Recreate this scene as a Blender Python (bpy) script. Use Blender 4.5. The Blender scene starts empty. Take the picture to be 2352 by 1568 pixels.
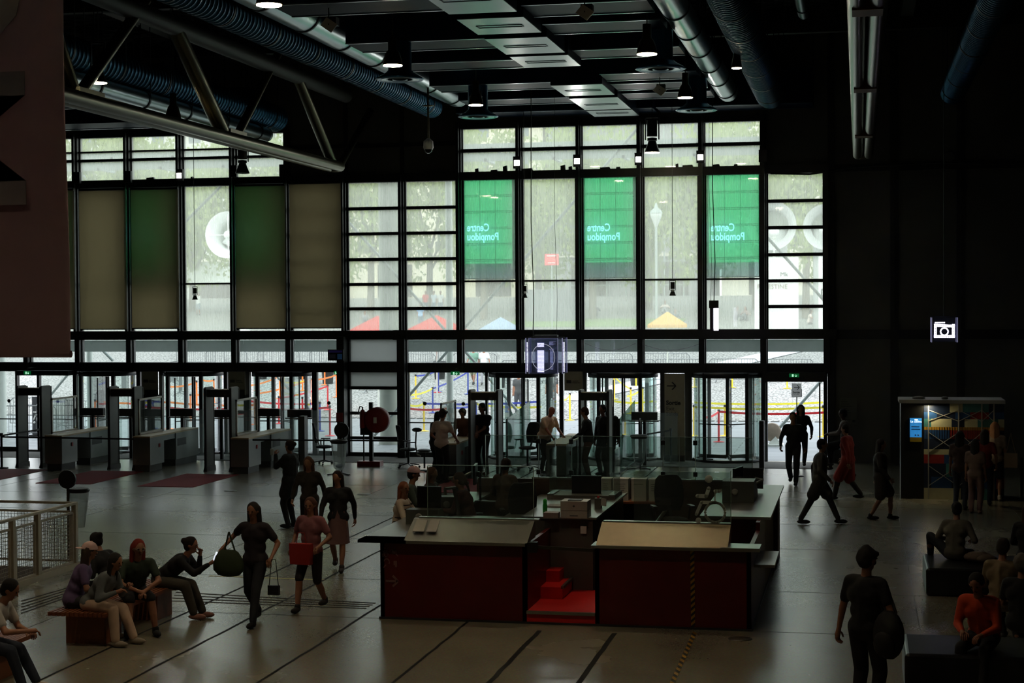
import bpy, bmesh, math, random
from mathutils import Vector, Matrix
R = math.radians
random.seed(7)
SC = bpy.context.scene
COL = SC.collection
# ---------------------------------------------------------------- camera
FPX = 3790.0
yaw = math.atan(797/FPX); pit = math.atan(84/FPX); rol = .0059
EYE = Vector((0, 0, 4.4))
fw = Vector((-math.sin(yaw)*math.cos(pit), math.cos(yaw)*math.cos(pit), -math.sin(pit)))
rt0 = Vector((math.cos(yaw), math.sin(yaw), 0)); up0 = rt0.cross(fw)
rt = rt0*math.cos(rol)-up0*math.sin(rol); up = up0*math.cos(rol)+rt0*math.sin(rol)
cd = bpy.data.cameras.new('camera'); cam = bpy.data.objects.new('camera', cd); COL.objects.link(cam)
cd.sensor_width = 36; cd.lens = FPX/2352*36; cd.clip_end = 600; cd.clip_start = .2
m3 = Matrix((rt, up, -fw)).transposed()
cam.matrix_world = Matrix.Translation(EYE) @ m3.to_4x4()
SC.camera = cam
# ---------------------------------------------------------------- world, sun, exposure
SC.view_settings.view_transform = 'Standard'; SC.view_settings.look = 'None'
SC.view_settings.exposure = 0.0; SC.view_settings.gamma = 1; SC.view_settings.use_curve_mapping = False
w = bpy.data.worlds.new('overcast_sky'); SC.world = w; w.use_nodes = True
nt = w.node_tree; bg = nt.nodes['Background']
tc = nt.nodes.new('ShaderNodeTexCoord'); sp = nt.nodes.new('ShaderNodeSeparateXYZ'); cr = nt.nodes.new('ShaderNodeValToRGB')
nt.links.new(tc.outputs['Generated'], sp.inputs[0]); nt.links.new(sp.outputs['Z'], cr.inputs[0]); nt.links.new(cr.outputs[0], bg.inputs[0])
cr.color_ramp.elements[0].position = .0; cr.color_ramp.elements[0].color = (.9, .93, .95, 1)
cr.color_ramp.elements[1].position = .6; cr.color_ramp.elements[1].color = (.8, .9, 1, 1)
bg.inputs[1].default_value = 3.7
sl = bpy.data.lights.new('sun', 'SUN'); sun = bpy.data.objects.new('sun', sl); COL.objects.link(sun)
sl.energy = 2.0; sl.angle = R(20); sl.color = (1, .96, .9); sun.rotation_euler = (R(42), R(-14), 0)
# ---------------------------------------------------------------- pixel -> point in the place
def at(px, py, X=None, Y=None, Z=None):
    d = fw+rt*((px-1176)/FPX)+up*((784-py)/FPX)
    t = (X-EYE.x)/d.x if X is not None else (Y-EYE.y)/d.y if Y is not None else (Z-EYE.z)/d.z
    return EYE+d*t
SL = .065
def ez(y): return max(0.0, SL*(y-62))
def gp(px, py):
    p = at(px, py, Z=0) if py > 760 else None
    if p and 0 < p.y <= 62: return p
    d = fw+rt*((px-1176)/FPX)+up*((784-py)/FPX)
    return EYE+d*((EYE.z+SL*62)/(SL*d.y-d.z))
def lin(v): v /= 255; return v/12.92 if v < .04045 else ((v+.055)/1.055)**2.4
def rgb(r, g, b): return (lin(r), lin(g), lin(b), 1)
# ---------------------------------------------------------------- materials
MATS = {}
def M(name, col=(128, 128, 128), rough=.6, metal=0, var=.12, scale=6, emit=0, bump=0, spec=.5, coat=0):
    if name in MATS: return MATS[name]
    m = bpy.data.materials.new(name); m.use_nodes = True; nt = m.node_tree; b = nt.nodes['Principled BSDF']
    c = rgb(*col); b.inputs['Base Color'].default_value = c; b.inputs['Roughness'].default_value = rough
    b.inputs['Metallic'].default_value = metal; b.inputs['Specular IOR Level'].default_value = spec; b.inputs['Coat Weight'].default_value = coat
    if var:
        t = nt.nodes.new('ShaderNodeTexCoord'); n = nt.nodes.new('ShaderNodeTexNoise'); n.inputs['Scale'].default_value = scale; n.inputs['Detail'].default_value = 4
        mx = nt.nodes.new('ShaderNodeMix'); mx.data_type = 'RGBA'
        mx.inputs[6].default_value = tuple(x*(1-var) for x in c[:3])+(1,); mx.inputs[7].default_value = tuple(min(1, x*(1+var)) for x in c[:3])+(1,)
        nt.links.new(t.outputs['Object'], n.inputs['Vector']); nt.links.new(n.outputs[0], mx.inputs[0]); nt.links.new(mx.outputs[2], b.inputs['Base Color'])
        if bump:
            bp = nt.nodes.new('ShaderNodeBump'); bp.inputs['Strength'].default_value = bump; bp.inputs['Distance'].default_value = .02
            nt.links.new(n.outputs[0], bp.inputs['Height']); nt.links.new(bp.outputs[0], b.inputs['Normal'])
    if emit:
        b.inputs['Emission Color'].default_value = c; b.inputs['Emission Strength'].default_value = emit
    MATS[name] = m; return m
def glassy(name, tint=(235, 245, 240), dust=.0, dustcol=(200, 205, 195), gloss=.08, streak=True, rough=.02, glow=None):
    if name in MATS: return MATS[name]
    m = bpy.data.materials.new(name); m.use_nodes = True; nt = m.node_tree; nt.nodes.clear()
    o = nt.nodes.new('ShaderNodeOutputMaterial'); tr = nt.nodes.new('ShaderNodeBsdfTransparent'); tr.inputs[0].default_value = rgb(*tint)
    gl = nt.nodes.new('ShaderNodeBsdfGlossy'); gl.inputs['Roughness'].default_value = rough
    lw = nt.nodes.new('ShaderNodeLayerWeight'); lw.inputs[0].default_value = .25
    ml = nt.nodes.new('ShaderNodeMath'); ml.operation = 'MULTIPLY_ADD'; ml.inputs[1].default_value = .55; ml.inputs[2].default_value = gloss*.5
    nt.links.new(lw.outputs['Fresnel'], ml.inputs[0])
    a = nt.nodes.new('ShaderNodeMixShader'); nt.links.new(ml.outputs[0], a.inputs[0]); nt.links.new(tr.outputs[0], a.inputs[1]); nt.links.new(gl.outputs[0], a.inputs[2])
    last = a
    if dust:
        tl = nt.nodes.new('ShaderNodeBsdfTranslucent'); tl.inputs[0].default_value = rgb(*dustcol)
        b = nt.nodes.new('ShaderNodeMixShader'); nt.links.new(a.outputs[0], b.inputs[1]); nt.links.new(tl.outputs[0], b.inputs[2])
        b.inputs[0].default_value = dust
        if streak:
            t = nt.nodes.new('ShaderNodeTexCoord'); mp = nt.nodes.new('ShaderNodeMapping'); mp.inputs['Scale'].default_value = (14, 14, .8)
            n = nt.nodes.new('ShaderNodeTexNoise'); n.inputs['Scale'].default_value = 1.5; n.inputs['Detail'].default_value = 6
            mr = nt.nodes.new('ShaderNodeMapRange'); mr.inputs[1].default_value = .35; mr.inputs[2].default_value = .75
            mr.inputs[3].default_value = dust*.88; mr.inputs[4].default_value = dust*1.15
            nt.links.new(t.outputs['Object'], mp.inputs[0]); nt.links.new(mp.outputs[0], n.inputs[0]); nt.links.new(n.outputs[0], mr.inputs[0]); nt.links.new(mr.outputs[0], b.inputs[0])
        last = b
    if glow:        # a lit mesh screen gives off light of its own
        em = nt.nodes.new('ShaderNodeEmission'); em.inputs[0].default_value = rgb(*glow[:3]); em.inputs[1].default_value = glow[3]
        ad = nt.nodes.new('ShaderNodeAddShader'); nt.links.new(last.outputs[0], ad.inputs[0]); nt.links.new(em.outputs[0], ad.inputs[1]); last = ad
    nt.links.new(last.outputs[0], o.inputs[0]); MATS[name] = m; return m
def fabric_through(name, col, tcol, thin, weave=True):
    # cloth that lets some light through: part open weave, part translucent, part diffuse
    if name in MATS: return MATS[name]
    m = bpy.data.materials.new(name); m.use_nodes = True; nt = m.node_tree; nt.nodes.clear()
    o = nt.nodes.new('ShaderNodeOutputMaterial'); tr = nt.nodes.new('ShaderNodeBsdfTransparent'); tr.inputs[0].default_value = rgb(*tcol)
    tl = nt.nodes.new('ShaderNodeBsdfTranslucent'); tl.inputs[0].default_value = rgb(*col)
    df = nt.nodes.new('ShaderNodeBsdfDiffuse'); df.inputs[0].default_value = rgb(*col)
    a = nt.nodes.new('ShaderNodeMixShader'); a.inputs[0].default_value = .5; nt.links.new(tl.outputs[0], a.inputs[1]); nt.links.new(df.outputs[0], a.inputs[2])
    b = nt.nodes.new('ShaderNodeMixShader'); b.inputs[0].default_value = thin; nt.links.new(a.outputs[0], b.inputs[1]); nt.links.new(tr.outputs[0], b.inputs[2])
    t = nt.nodes.new('ShaderNodeTexCoord'); n = nt.nodes.new('ShaderNodeTexNoise'); n.inputs['Scale'].default_value = 30
    mr = nt.nodes.new('ShaderNodeMapRange'); mr.inputs[3].default_value = thin*.8; mr.inputs[4].default_value = thin*1.2
    nt.links.new(t.outputs['Object'], n.inputs[0]); nt.links.new(n.outputs[0], mr.inputs[0]); nt.links.new(mr.outputs[0], b.inputs[0])
    nt.links.new(b.outputs[0], o.inputs[0]); MATS[name] = m; return m
# ---------------------------------------------------------------- mesh builder
def V(*a): return Vector(a)
class MB:
    def __init__(s): s.v = []; s.f = []; s.mi = []; s.sm = []; s.k = 0
    def add(s, vs, fs, smooth=False):
        n = len(s.v); s.v += [Vector(q) for q in vs]
        for f in fs: s.f.append([i+n for i in f]); s.mi.append(s.k); s.sm.append(smooth)
        return s
    def box(s, x0, x1, y0, y1, z0, z1):
        vs = [(x, y, z) for x in (x0, x1) for y in (y0, y1) for z in (z0, z1)]
        return s.add(vs, [(0, 1, 3, 2), (4, 6, 7, 5), (0, 4, 5, 1), (2, 3, 7, 6), (0, 2, 6, 4), (1, 5, 7, 3)])
    def cbox(s, c, sx, sy, sz): return s.box(c[0]-sx/2, c[0]+sx/2, c[1]-sy/2, c[1]+sy/2, c[2]-sz/2, c[2]+sz/2)
    def prism(s, pts, d):          # polygon extruded by vector d
        n = len(pts); a = [Vector(p) for p in pts]; d = Vector(d)
        return s.add(a+[p+d for p in a], [list(range(n))[::-1], list(range(n, 2*n))]+[(i, (i+1) % n, n+(i+1) % n, n+i) for i in range(n)])
    def bar(s, a, b, wd, hg, upv=(0, 0, 1)):   # rectangular bar from a to b
        a = Vector(a); b = Vector(b); d = (b-a).normalized(); u_ = Vector(upv)
        if abs(d.dot(u_)) > .98: u_ = V(0, 1, 0)
        sd = d.cross(u_).normalized(); u_ = sd.cross(d).normalized()
        q = [a+sd*wd/2*i+u_*hg/2*j for i, j in ((-1, -1), (1, -1), (1, 1), (-1, 1))]
        return s.prism(q, b-a)
    def rings(s, rings, close=True, smooth=True):
        n = len(rings[0]); vs = [p for r_ in rings for p in r_]; fs = []
        for k in range(len(rings)-1):
            for i in range(n): j = (i+1) % n; fs.append((k*n+i, k*n+j, k*n+n+j, k*n+n+i))
        s.add(vs, fs, smooth)
        if close:
            s.add(rings[0], [list(range(n))[::-1]]); s.add(rings[-1], [list(range(n))])
        return s
    def tube(s, a, b, r, r2=None, n=12, cap=True):
        a = Vector(a); b = Vector(b); r2 = r if r2 is None else r2; d = (b-a).normalized()
        u_ = V(0, 0, 1) if abs(d.z) < .9 else V(1, 0, 0); p = d.cross(u_).normalized(); q = d.cross(p)
        ci = lambda c, rr: [c+(p*math.cos(2*math.pi*i/n)+q*math.sin(2*math.pi*i/n))*rr for i in range(n)]
        return s.rings([ci(a, r), ci(b, r2)], cap)
    def path(s, pts, r, n=6):
        for a, b in zip(pts, pts[1:]): s.tube(a, b, r, n=n)
        return s
    def lathe(s, c, prof, n=20, axis='z', close=True):
        c = Vector(c); rs = []
        for rr, h in prof:
            ring = []
            for i in range(n):
                t = 2*math.pi*i/n; x, y = rr*math.cos(t), rr*math.sin(t)
                ring.append(c+(V(x, y, h) if axis == 'z' else V(x, h, y) if axis == 'y' else V(h, x, y)))
            rs.append(ring)
        return s.rings(rs, close)
    def ell(s, c, rad, n=10, rot=None):
        c = Vector(c); rs = []
        for k in range(1, n):
            ph = math.pi*k/n; ring = []
            for i in range(n*2):
                t = math.pi*i/n; q = V(rad[0]*math.sin(ph)*math.cos(t), rad[1]*math.sin(ph)*math.sin(t), -rad[2]*math.cos(ph))
                ring.append(c+(rot @ q if rot else q))
            rs.append(ring)
        return s.rings(rs)
    def cap(s, a, ra, b, rb, n=10):
        a = Vector(a); b = Vector(b); d = b-a; L = d.length or 1e-4; d = d/L if L > 1e-4 else V(0, 0, 1)
        u_ = V(0, 0, 1) if abs(d.z) < .9 else V(1, 0, 0); p = d.cross(u_).normalized(); q = d.cross(p); rs = []
        for c, rr, angs in ((a, ra, (-80, -50, -20, 0)), (b, rb, (0, 20, 50, 80))):
            for g in angs:
                g = R(g); o = c+d*rr*math.sin(g); k = rr*math.cos(g)
                rs.append([o+(p*math.cos(2*math.pi*i/n)+q*math.sin(2*math.pi*i/n))*k for i in range(n)])
        return s.rings(rs)
    def mesh(s, name, mats, off=V(0, 0, 0)):
        me = bpy.data.meshes.new(name); me.from_pydata([v-off for v in s.v], [], s.f)
        for m in (mats if isinstance(mats, (list, tuple)) else [mats]): me.materials.append(m)
        me.polygons.foreach_set('material_index', s.mi); me.polygons.foreach_set('use_smooth', s.sm)
        bm = bmesh.new(); bm.from_mesh(me); bmesh.ops.recalc_face_normals(bm, faces=bm.faces); bm.to_mesh(me); bm.free()
        return me
    def build(s, name, mats, parent=None, label=None):
        # coordinates are world coordinates; the origin moves to the parent, or to the base centre
        if parent is None:
            xs = [v.x for v in s.v]; ys = [v.y for v in s.v]; zs = [v.z for v in s.v]
            off = V((min(xs)+max(xs))/2, (min(ys)+max(ys))/2, min(zs))
        else:
            off = V(0, 0, 0); q = parent
            while q: off += q.location; q = q.parent
        o = bpy.data.objects.new(name, s.mesh(name, mats, off)); COL.objects.link(o)
        if parent is None: o.location = off
        else: o.parent = parent
        if label: o['label'] = label
        return o
def tag(o, label, cat, group=None, kind=None):
    o['label'] = label; o['category'] = cat
    if group: o['group'] = group
    if kind: o['kind'] = kind
    return o
def thing(name, label, cat, loc=(0, 0, 0), group=None):
    o = bpy.data.objects.new(name, None); o.empty_display_size = .2; COL.objects.link(o); o.location = loc
    return tag(o, label, cat, group)
def struct(o, label=None, cat=None):
    o['kind'] = 'structure'
    if label: o['label'] = label
    if cat: o['category'] = cat
    return o
def sthing(name, label, cat, loc=(0, 0, 0)): return struct(thing(name, label, cat, loc))
def copy_tree(o, parent=None):
    c = o.copy(); COL.objects.link(c)
    if parent: c.parent = parent
    for ch in list(o.children): copy_tree(ch, c)
    return c
ORD = ['first', 'second', 'third', 'fourth', 'fifth', 'sixth', 'seventh', 'eighth', 'ninth', 'tenth', 'eleventh', 'twelfth', 'thirteenth', 'fourteenth', 'fifteenth', 'sixteenth', 'seventeenth', 'eighteenth']
def text_mesh(s, size, thick=.004, off=0, al='LEFT'):
    cu = bpy.data.curves.new('writing', 'FONT'); cu.align_x = al; cu.body = s; cu.size = size; cu.extrude = thick; cu.offset = off; cu.resolution_u = 3; cu.space_line = .95
    ob = bpy.data.objects.new('writing', cu); COL.objects.link(ob); dg = bpy.context.evaluated_depsgraph_get()
    me = bpy.data.meshes.new_from_object(ob.evaluated_get(dg)); bpy.data.objects.remove(ob)
    return me
def writing(s, size, loc, mat, parent=None, axis='front', off=0, mirror=False, rotz=0, name='writing', thick=.004, spin=0, al='LEFT'):
    me = text_mesh(s, size, thick, off, al); me.materials.clear(); me.materials.append(mat)
    Mx = Matrix.Rotation(spin, 4, 'Z')
    if mirror: Mx = Matrix.Scale(-1, 4, (1, 0, 0)) @ Mx
    if axis == 'front': Mx = Matrix.Rotation(R(90), 4, 'X') @ Mx          # readable from -Y
    Mx = Matrix.Rotation(rotz, 4, 'Z') @ Mx
    me.transform(Mx); o = bpy.data.objects.new(name, me); COL.objects.link(o)
    off_ = V(0, 0, 0); q = parent
    while q: off_ += q.location; q = q.parent
    o.location = Vector(loc)-off_
    if parent: o.parent = parent
    return o

# ================================================================ STRUCTURE
YF = 46.3
black = M('blackened_steel', (22, 22, 21), .45, .0, .2)
wallm = M('dark_wall_paint', (88, 87, 77), .75, 0, .1, 2)
# floor
def floor_mat():
    m = bpy.data.materials.new('polished_terrazzo'); m.use_nodes = True; nt = m.node_tree; b = nt.nodes['Principled BSDF']; N = nt.nodes.new; L = nt.links.new
    t = N('ShaderNodeTexCoord'); n1 = N('ShaderNodeTexNoise'); n1.inputs['Scale'].default_value = .35; n1.inputs['Detail'].default_value = 6
    n2 = N('ShaderNodeTexVoronoi'); n2.inputs['Scale'].default_value = 60
    cr = N('ShaderNodeValToRGB'); cr.color_ramp.elements[0].color = rgb(112, 108, 94); cr.color_ramp.elements[1].color = rgb(142, 136, 118)
    cr.color_ramp.elements[0].position = .3; cr.color_ramp.elements[1].position = .7
    mx = N('ShaderNodeMix'); mx.data_type = 'RGBA'; mx.blend_type = 'MULTIPLY'; mx.inputs[0].default_value = .25
    L(t.outputs['Object'], n1.inputs[0]); L(t.outputs['Object'], n2.inputs[0]); L(n1.outputs[0], cr.inputs[0]); L(cr.outputs[0], mx.inputs[6]); L(n2.outputs['Color'], mx.inputs[7])
    L(mx.outputs[2], b.inputs['Base Color'])
    mr = N('ShaderNodeMapRange'); mr.inputs[3].default_value = .25; mr.inputs[4].default_value = .29; L(n1.outputs[0], mr.inputs[0]); L(mr.outputs[0], b.inputs['Roughness'])
    b.inputs['Specular IOR Level'].default_value = .6
    return m
fl = struct(MB().box(-31, 11, -14, YF+.3, -.3, 0).build('floor', floor_mat()), 'grey polished stone hall floor reflecting the windows', 'floor')
jm = M('floor_joint_tar', (20, 20, 18), .75, spec=.2)
for i, (a, b) in enumerate([((1120, 1568), (1250, 1440)), ((1330, 1568), (1420, 1442)), ((285, 1568), (565, 1424)), ((107, 1556), (401, 1418)), ((500, 1568), (905, 1418)), ((860, 1590), (945, 1545))]):
    p = at(*a, Z=0); q = at(*b, Z=0); x = (p.x+q.x)/2; mb = MB(); y = 12.0; wdt = .034 if i < 2 else .02
    pts = []
    while y < 46: pts.append(V(x+random.uniform(-.008, .008), y, .0)); y += .35
    if i < 2: pts = [q_ for q_ in pts if q_.y < 22.1]
    for s0, s1 in zip(pts, pts[1:]): mb.add([s0+V(-wdt, 0, .003), s0+V(wdt, 0, .003), s1+V(wdt, 0, .003), s1+V(-wdt, 0, .003)], [(0, 1, 2, 3)])
    struct(mb.build('trim_%d' % (i+1), jm), 'dark expansion joint running across the hall floor', 'floor joint')
mb = MB()
for py in (1245, 1340, 1190, 1150, 1120, 1430): y = at(1176, py, Z=0).y; mb.box(-30, 10, y-.006, y+.006, 0, .002)
for px in (-28, -25.6, -20.8, -16, -11.2, .8, 3.2): mb.box(px-.005, px+.005, 12, 45, 0, .002)
struct(mb.build('trim_7', M('fine_joint', (70, 68, 60), .6)), 'fine grid joints cut across the hall floor', 'floor joint')
# tactile strips
tm = M('tactile_strip', (40, 36, 32), .5)
t = thing('tactile_floor_strip', 'dark ribbed guiding strip on the floor leading to the red desk', 'floor strip', at(640, 1370, Z=0))
for k in range(4):
    a = at(405-k*4, 1360+k*6.5, Z=0); b = at(862-k*7, 1385+k*4, Z=0); MB().bar(a+V(0, 0, .003), b+V(0, 0, .003), .035, .008).build('rib', tm, t)
t = thing('tactile_floor_strip', 'dark ribbed strip on the floor between railing and benches', 'floor strip', at(110, 1370, Z=0))
for k in range(5):
    a = at(50, 1388+k*7-8, Z=0); b = at(172, 1345+k*5, Z=0); MB().bar(a+V(0, 0, .003), b+V(0, 0, .003), .03, .008).build('rib', tm, t)
tag(MB().bar(at(480, 1322, Z=.002), at(745, 1331, Z=.002), .05, .003).build('floor_tape', M('pale_tape', (190, 180, 110), .6)), 'worn pale yellow tape line on the floor left of the red desk', 'tape')
# walls, ceiling
BX = [-28.26, -26.56, -24.86, -23.16, -21.49, -19.82, -18.14, -16.45, -14.72, -12.97, -11.25, -9.50, -7.76, -6.02, -4.29, -2.58, -.85]
mb = MB(); mb.box(-.85, 11, YF, YF+.35, 0, 12.2).box(-31, -28.26, YF, YF+.35, 0, 12.2).box(-16.45, -11.25, YF, YF+.35, 8.2, 12.2).box(-28.26, -16.45, YF, YF+.35, 9.62, 12.2).box(-11.25, -2.58, YF, YF+.35, 9.62, 12.2).box(-2.58, -.85, YF, YF+.35, 8.2, 12.2)
wf = struct(mb.build('wall_front', wallm), 'dark panelled end wall around the tall windows', 'wall')
struct(MB().box(-31.3, -31, -14, YF+.3, 0, 12.2).build('wall_left', wallm), 'dark side wall at the left', 'wall')
struct(MB().box(11, 11.3, -14, YF+.3, 0, 12.2).build('wall_right', wallm), 'dark side wall at the right', 'wall')
struct(MB().box(-31.3, 11.3, -14.3, -14, 0, 12.2).build('wall_back', wallm), 'dark rear wall', 'wall')
ceil = M('ceiling_black', (30, 30, 28), .8, 0, .2)
mb = MB().box(-31.3, 11.3, -14.3, YF+.35, 12.2, 12.5)
for k in range(120): y = 24+k*.19; mb.box(-31, 11, y, y+.07, 12.13, 12.2)
struct(mb.build('ceiling', ceil), 'dark ribbed metal deck ceiling', 'ceiling')
# wall battens at the right (panel joints)
mb = MB()
for px in (2055, 2207): x = at(px, 600, Y=YF).x; mb.box(x-.12, x+.1, YF-.06, YF, 0, 12).box(x-.02, x+.02, YF-.1, YF-.06, 3.6, 12)
x = at(1910, 600, Y=YF).x; mb.box(x-.1, x+.08, YF-.1, YF, 0, 12)
mb.box(-.8, 11, YF-.05, YF, 3.4, 3.66).box(-.8, 11, YF-.04, YF, 8.0, 8.2).box(-14.72, -14.6, YF-.06, YF, 8.2, 12).box(-13, -12.9, YF-.06, YF, 8.2, 12).box(-16.4, -11.3, YF-.04, YF, 9.0, 9.1)
struct(mb.build('trim_8', M('batten', (30, 30, 27), .6)), 'dark steel battens dividing the end wall into panels', 'batten')
# facade frame: posts, beams
mb = MB()
for x in BX:
    topz = 9.62 if (x <= -16.4 or -11.3 < x < -2.5) else 8.2
    w_ = .075
    mb.box(x-w_, x+w_, YF-.16, YF+.2, 2.48, topz); mb.box(x-.035, x+.035, YF-.3, YF-.16, 3.68, topz)
mb.box(-28.3, -.75, YF-.1, YF+.2, 2.46, 2.74)
mb.box(-28.3, -12.9, YF-.22, YF+.15, 3.42, 3.68).box(-13.2, -.6, YF-.3, YF+.15, 3.41, 3.69)
mb.box(-28.3, -.75, YF-.14, YF+.2, 7.98, 8.22)
mb.box(-28.3, -16.4, YF-.08, YF+.12, 8.78, 8.86).box(-28.3, -16.4, YF-.08, YF+.12, 9.05, 9.1).box(-11.3, -2.55, YF-.08, YF+.12, 8.78, 8.88)
mb.box(-28.3, -16.4, YF-.08, YF+.12, 9.5, 9.62).box(-11.3, -2.55, YF-.08, YF+.12, 9.45, 9.62)
struct(mb.build('trim_9', black), 'black steel posts and beams of the glazed front', 'steel frame')
wt = writing('32.07.W', .1, at(338, 780, Y=YF-.225), M('faint_grey_paint', (120, 118, 108)), None, name='beam_lettering')
tag(wt, 'small grey lettering 32.07.W on the black beam at the left', 'lettering')
# windows
gmain = glassy('dusty_glass', (238, 242, 236), .28, (230, 231, 222), .06)
gclear = glassy('door_glass', (240, 243, 241), .04, (215, 220, 216), .05)
gfrost = M('frosted_glass', (150, 155, 152), .4)
gfro = fabric_through('frosted_pane', (205, 208, 204), (230, 235, 230), .02)
wn = 0
LAD = {7: 0, 8: 1, 9: 1, 15: 1}     # bays 664-793, 793-926, 926-1058, 1755-1900 have ladder glazing
def fz(py, px=1176): return at(px, py, Y=YF).z
lad = [fz(y) for y in (473, 532, 592, 650, 707)]
for i in range(len(BX)-1):
    a, b = BX[i]+.075, BX[i+1]-.075; cx = (a+b)/2; ladder = i in (7, 8, 9, 15)
    wn += 1; big = sthing('window_%d' % wn, 'tall dusty window pane, %s bay of the glazed front from the left%s' % (ORD[i], ', divided by five black bars' if ladder else ''), 'window', (cx, YF, 3.68))
    MB().box(a, b, YF+.02, YF+.04, 3.69, 7.98).build('pane', gmain, big)
    f = MB(); f.box(a, a+.05, YF-.02, YF+.08, 3.69, 7.98).box(b-.05, b, YF-.02, YF+.08, 3.69, 7.98)
    if ladder:
        for z in lad: f.box(a, b, YF-.06, YF+.1, z-.045, z+.045)
    else: z = fz(645); f.box(a, b, YF, YF+.06, z-.025, z+.025)
    f.build('window_frame', black, big)
    if i != 8:
        wn += 1; st = sthing('window_%d' % wn, 'low strip window above the doors, %s bay from the left' % ORD[i], 'window', (cx, YF, 2.74))
        MB().box(a, b, YF+.02, YF+.04, 2.74, 3.42).build('pane', gclear, st)
        MB().box(a, a+.03, YF, YF+.08, 2.74, 3.42).box(b-.03, b, YF, YF+.08, 2.74, 3.42).build('window_frame', black, st)
    if BX[i+1] <= -16.4 or -11.3 < BX[i] < -2.6:
        wn += 1; st = sthing('window_%d' % wn, 'upper window under the ceiling, %s bay from the left' % ORD[i], 'window', (cx, YF, 8.22))
        MB().box(a, b, YF+.02, YF+.04, 8.22, 9.5).build('pane', gmain, st)
        MB().box(a, a+.03, YF, YF+.08, 8.22, 9.5).box(b-.03, b, YF, YF+.08, 8.22, 9.5).build('window_frame', black, st)
# frosted bay (793-926)
a, b = BX[8]+.05, BX[9]-.05
wn += 1; st = sthing('window_%d' % wn, 'bay with frosted upper panes behind the red hose reel', 'window', ((a+b)/2, YF, 0))
zs = [0.1]+[fz(y) for y in (1009, 951, 892, 834)]+[3.42]
f = MB().box(a, a+.1, YF-.1, YF+.1, 0, 3.42).box(b-.12, b, YF-.1, YF+.1, 0, 3.42).box(a, b, YF-.08, YF+.1, 0, .12)
for z in zs[1:-1]: f.box(a, b, YF-.06, YF+.1, z-.045, z+.045)
f.build('window_frame', black, st); MB().box(a, b, YF+.02, YF+.04, 0, zs[3]).build('pane', gclear, st); MB().box(a, b, YF+.02, YF+.04, zs[3], 3.42).build('frosted_pane', gfro, st, 'milky frosted pane')
# heavy dark posts beside it
mb = MB().box(BX[8]-.12, BX[8]+.1, YF-.5, YF, 0, 3.5).box(BX[9]-.05, BX[9]+.16, YF-.5, YF, 0, 3.45)
mb.tube((BX[9]+.2, YF-.4, 0), (BX[9]+.2, YF-.4, 8), .03)
struct(mb.build('trim_10', black), 'heavy black posts flanking the frosted bay', 'post')
# door level posts and leaves
dn = 0
posts = [(174, 9), (320, 10), (371, 8), (520, 9), (570, 10), (724, 12), (787, 18),
 (935, 12), (1118, 5), (1290, 9), (1343, 9), (1522, 10), (1581, 16), (1756, 14), (1896, 8), (40, 5), (90, 6)]
mb = MB()
for px, wd in posts:
    p = at(px, 950, Y=YF); h = wd/81/2; mb.box(p.x-h, p.x+h, YF-.06, YF+.1, 0, 2.48)
mb.box(-28.3, -14.6, YF+.02, YF+.08, 0, .06).box(-12.9, -4.0, YF+.02, YF+.08, 0, .06)
struct(mb.build('trim_11', black), 'black door posts along the entrance line', 'post')
def leaf(x0, x1, y, z1=2.46, h=.0):
    global dn; dn += 1
    t = sthing('door_%d' % dn, 'clear glass entrance panel, number %s from the left along the entrance' % ORD[min(dn-1, 17)], 'door', ((x0+x1)/2, y, 0))
    MB().box(x0, x1, y, y+.015, .06, z1).build('pane', gclear, t)
    MB().box(x0, x1, y-.02, y+.03, .06, .14).box(x0, x1, y-.02, y+.03, .98, 1.01).build('rail', black, t)
    c = MB()
    c.lathe((x0+(x1-x0)*.5, y-.004, 1.55), [(.01, -.004), (.055, -.004), (.055, 0), (.01, 0)], 16, 'y'); c.build('marker_dot', M('dark_dot', (40, 38, 34)), t)
    return t
for x0, x1 in [(-60, 0), (0, 40), (95, 170), (731, 779), (941, 1010), (1010, 1118)]:
    leaf(at(x0, 950, Y=YF).x, at(x1, 950, Y=YF).x, YF+.03)
alum = M('brushed_aluminium', (150, 150, 145), .35, .9, .1)
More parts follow.
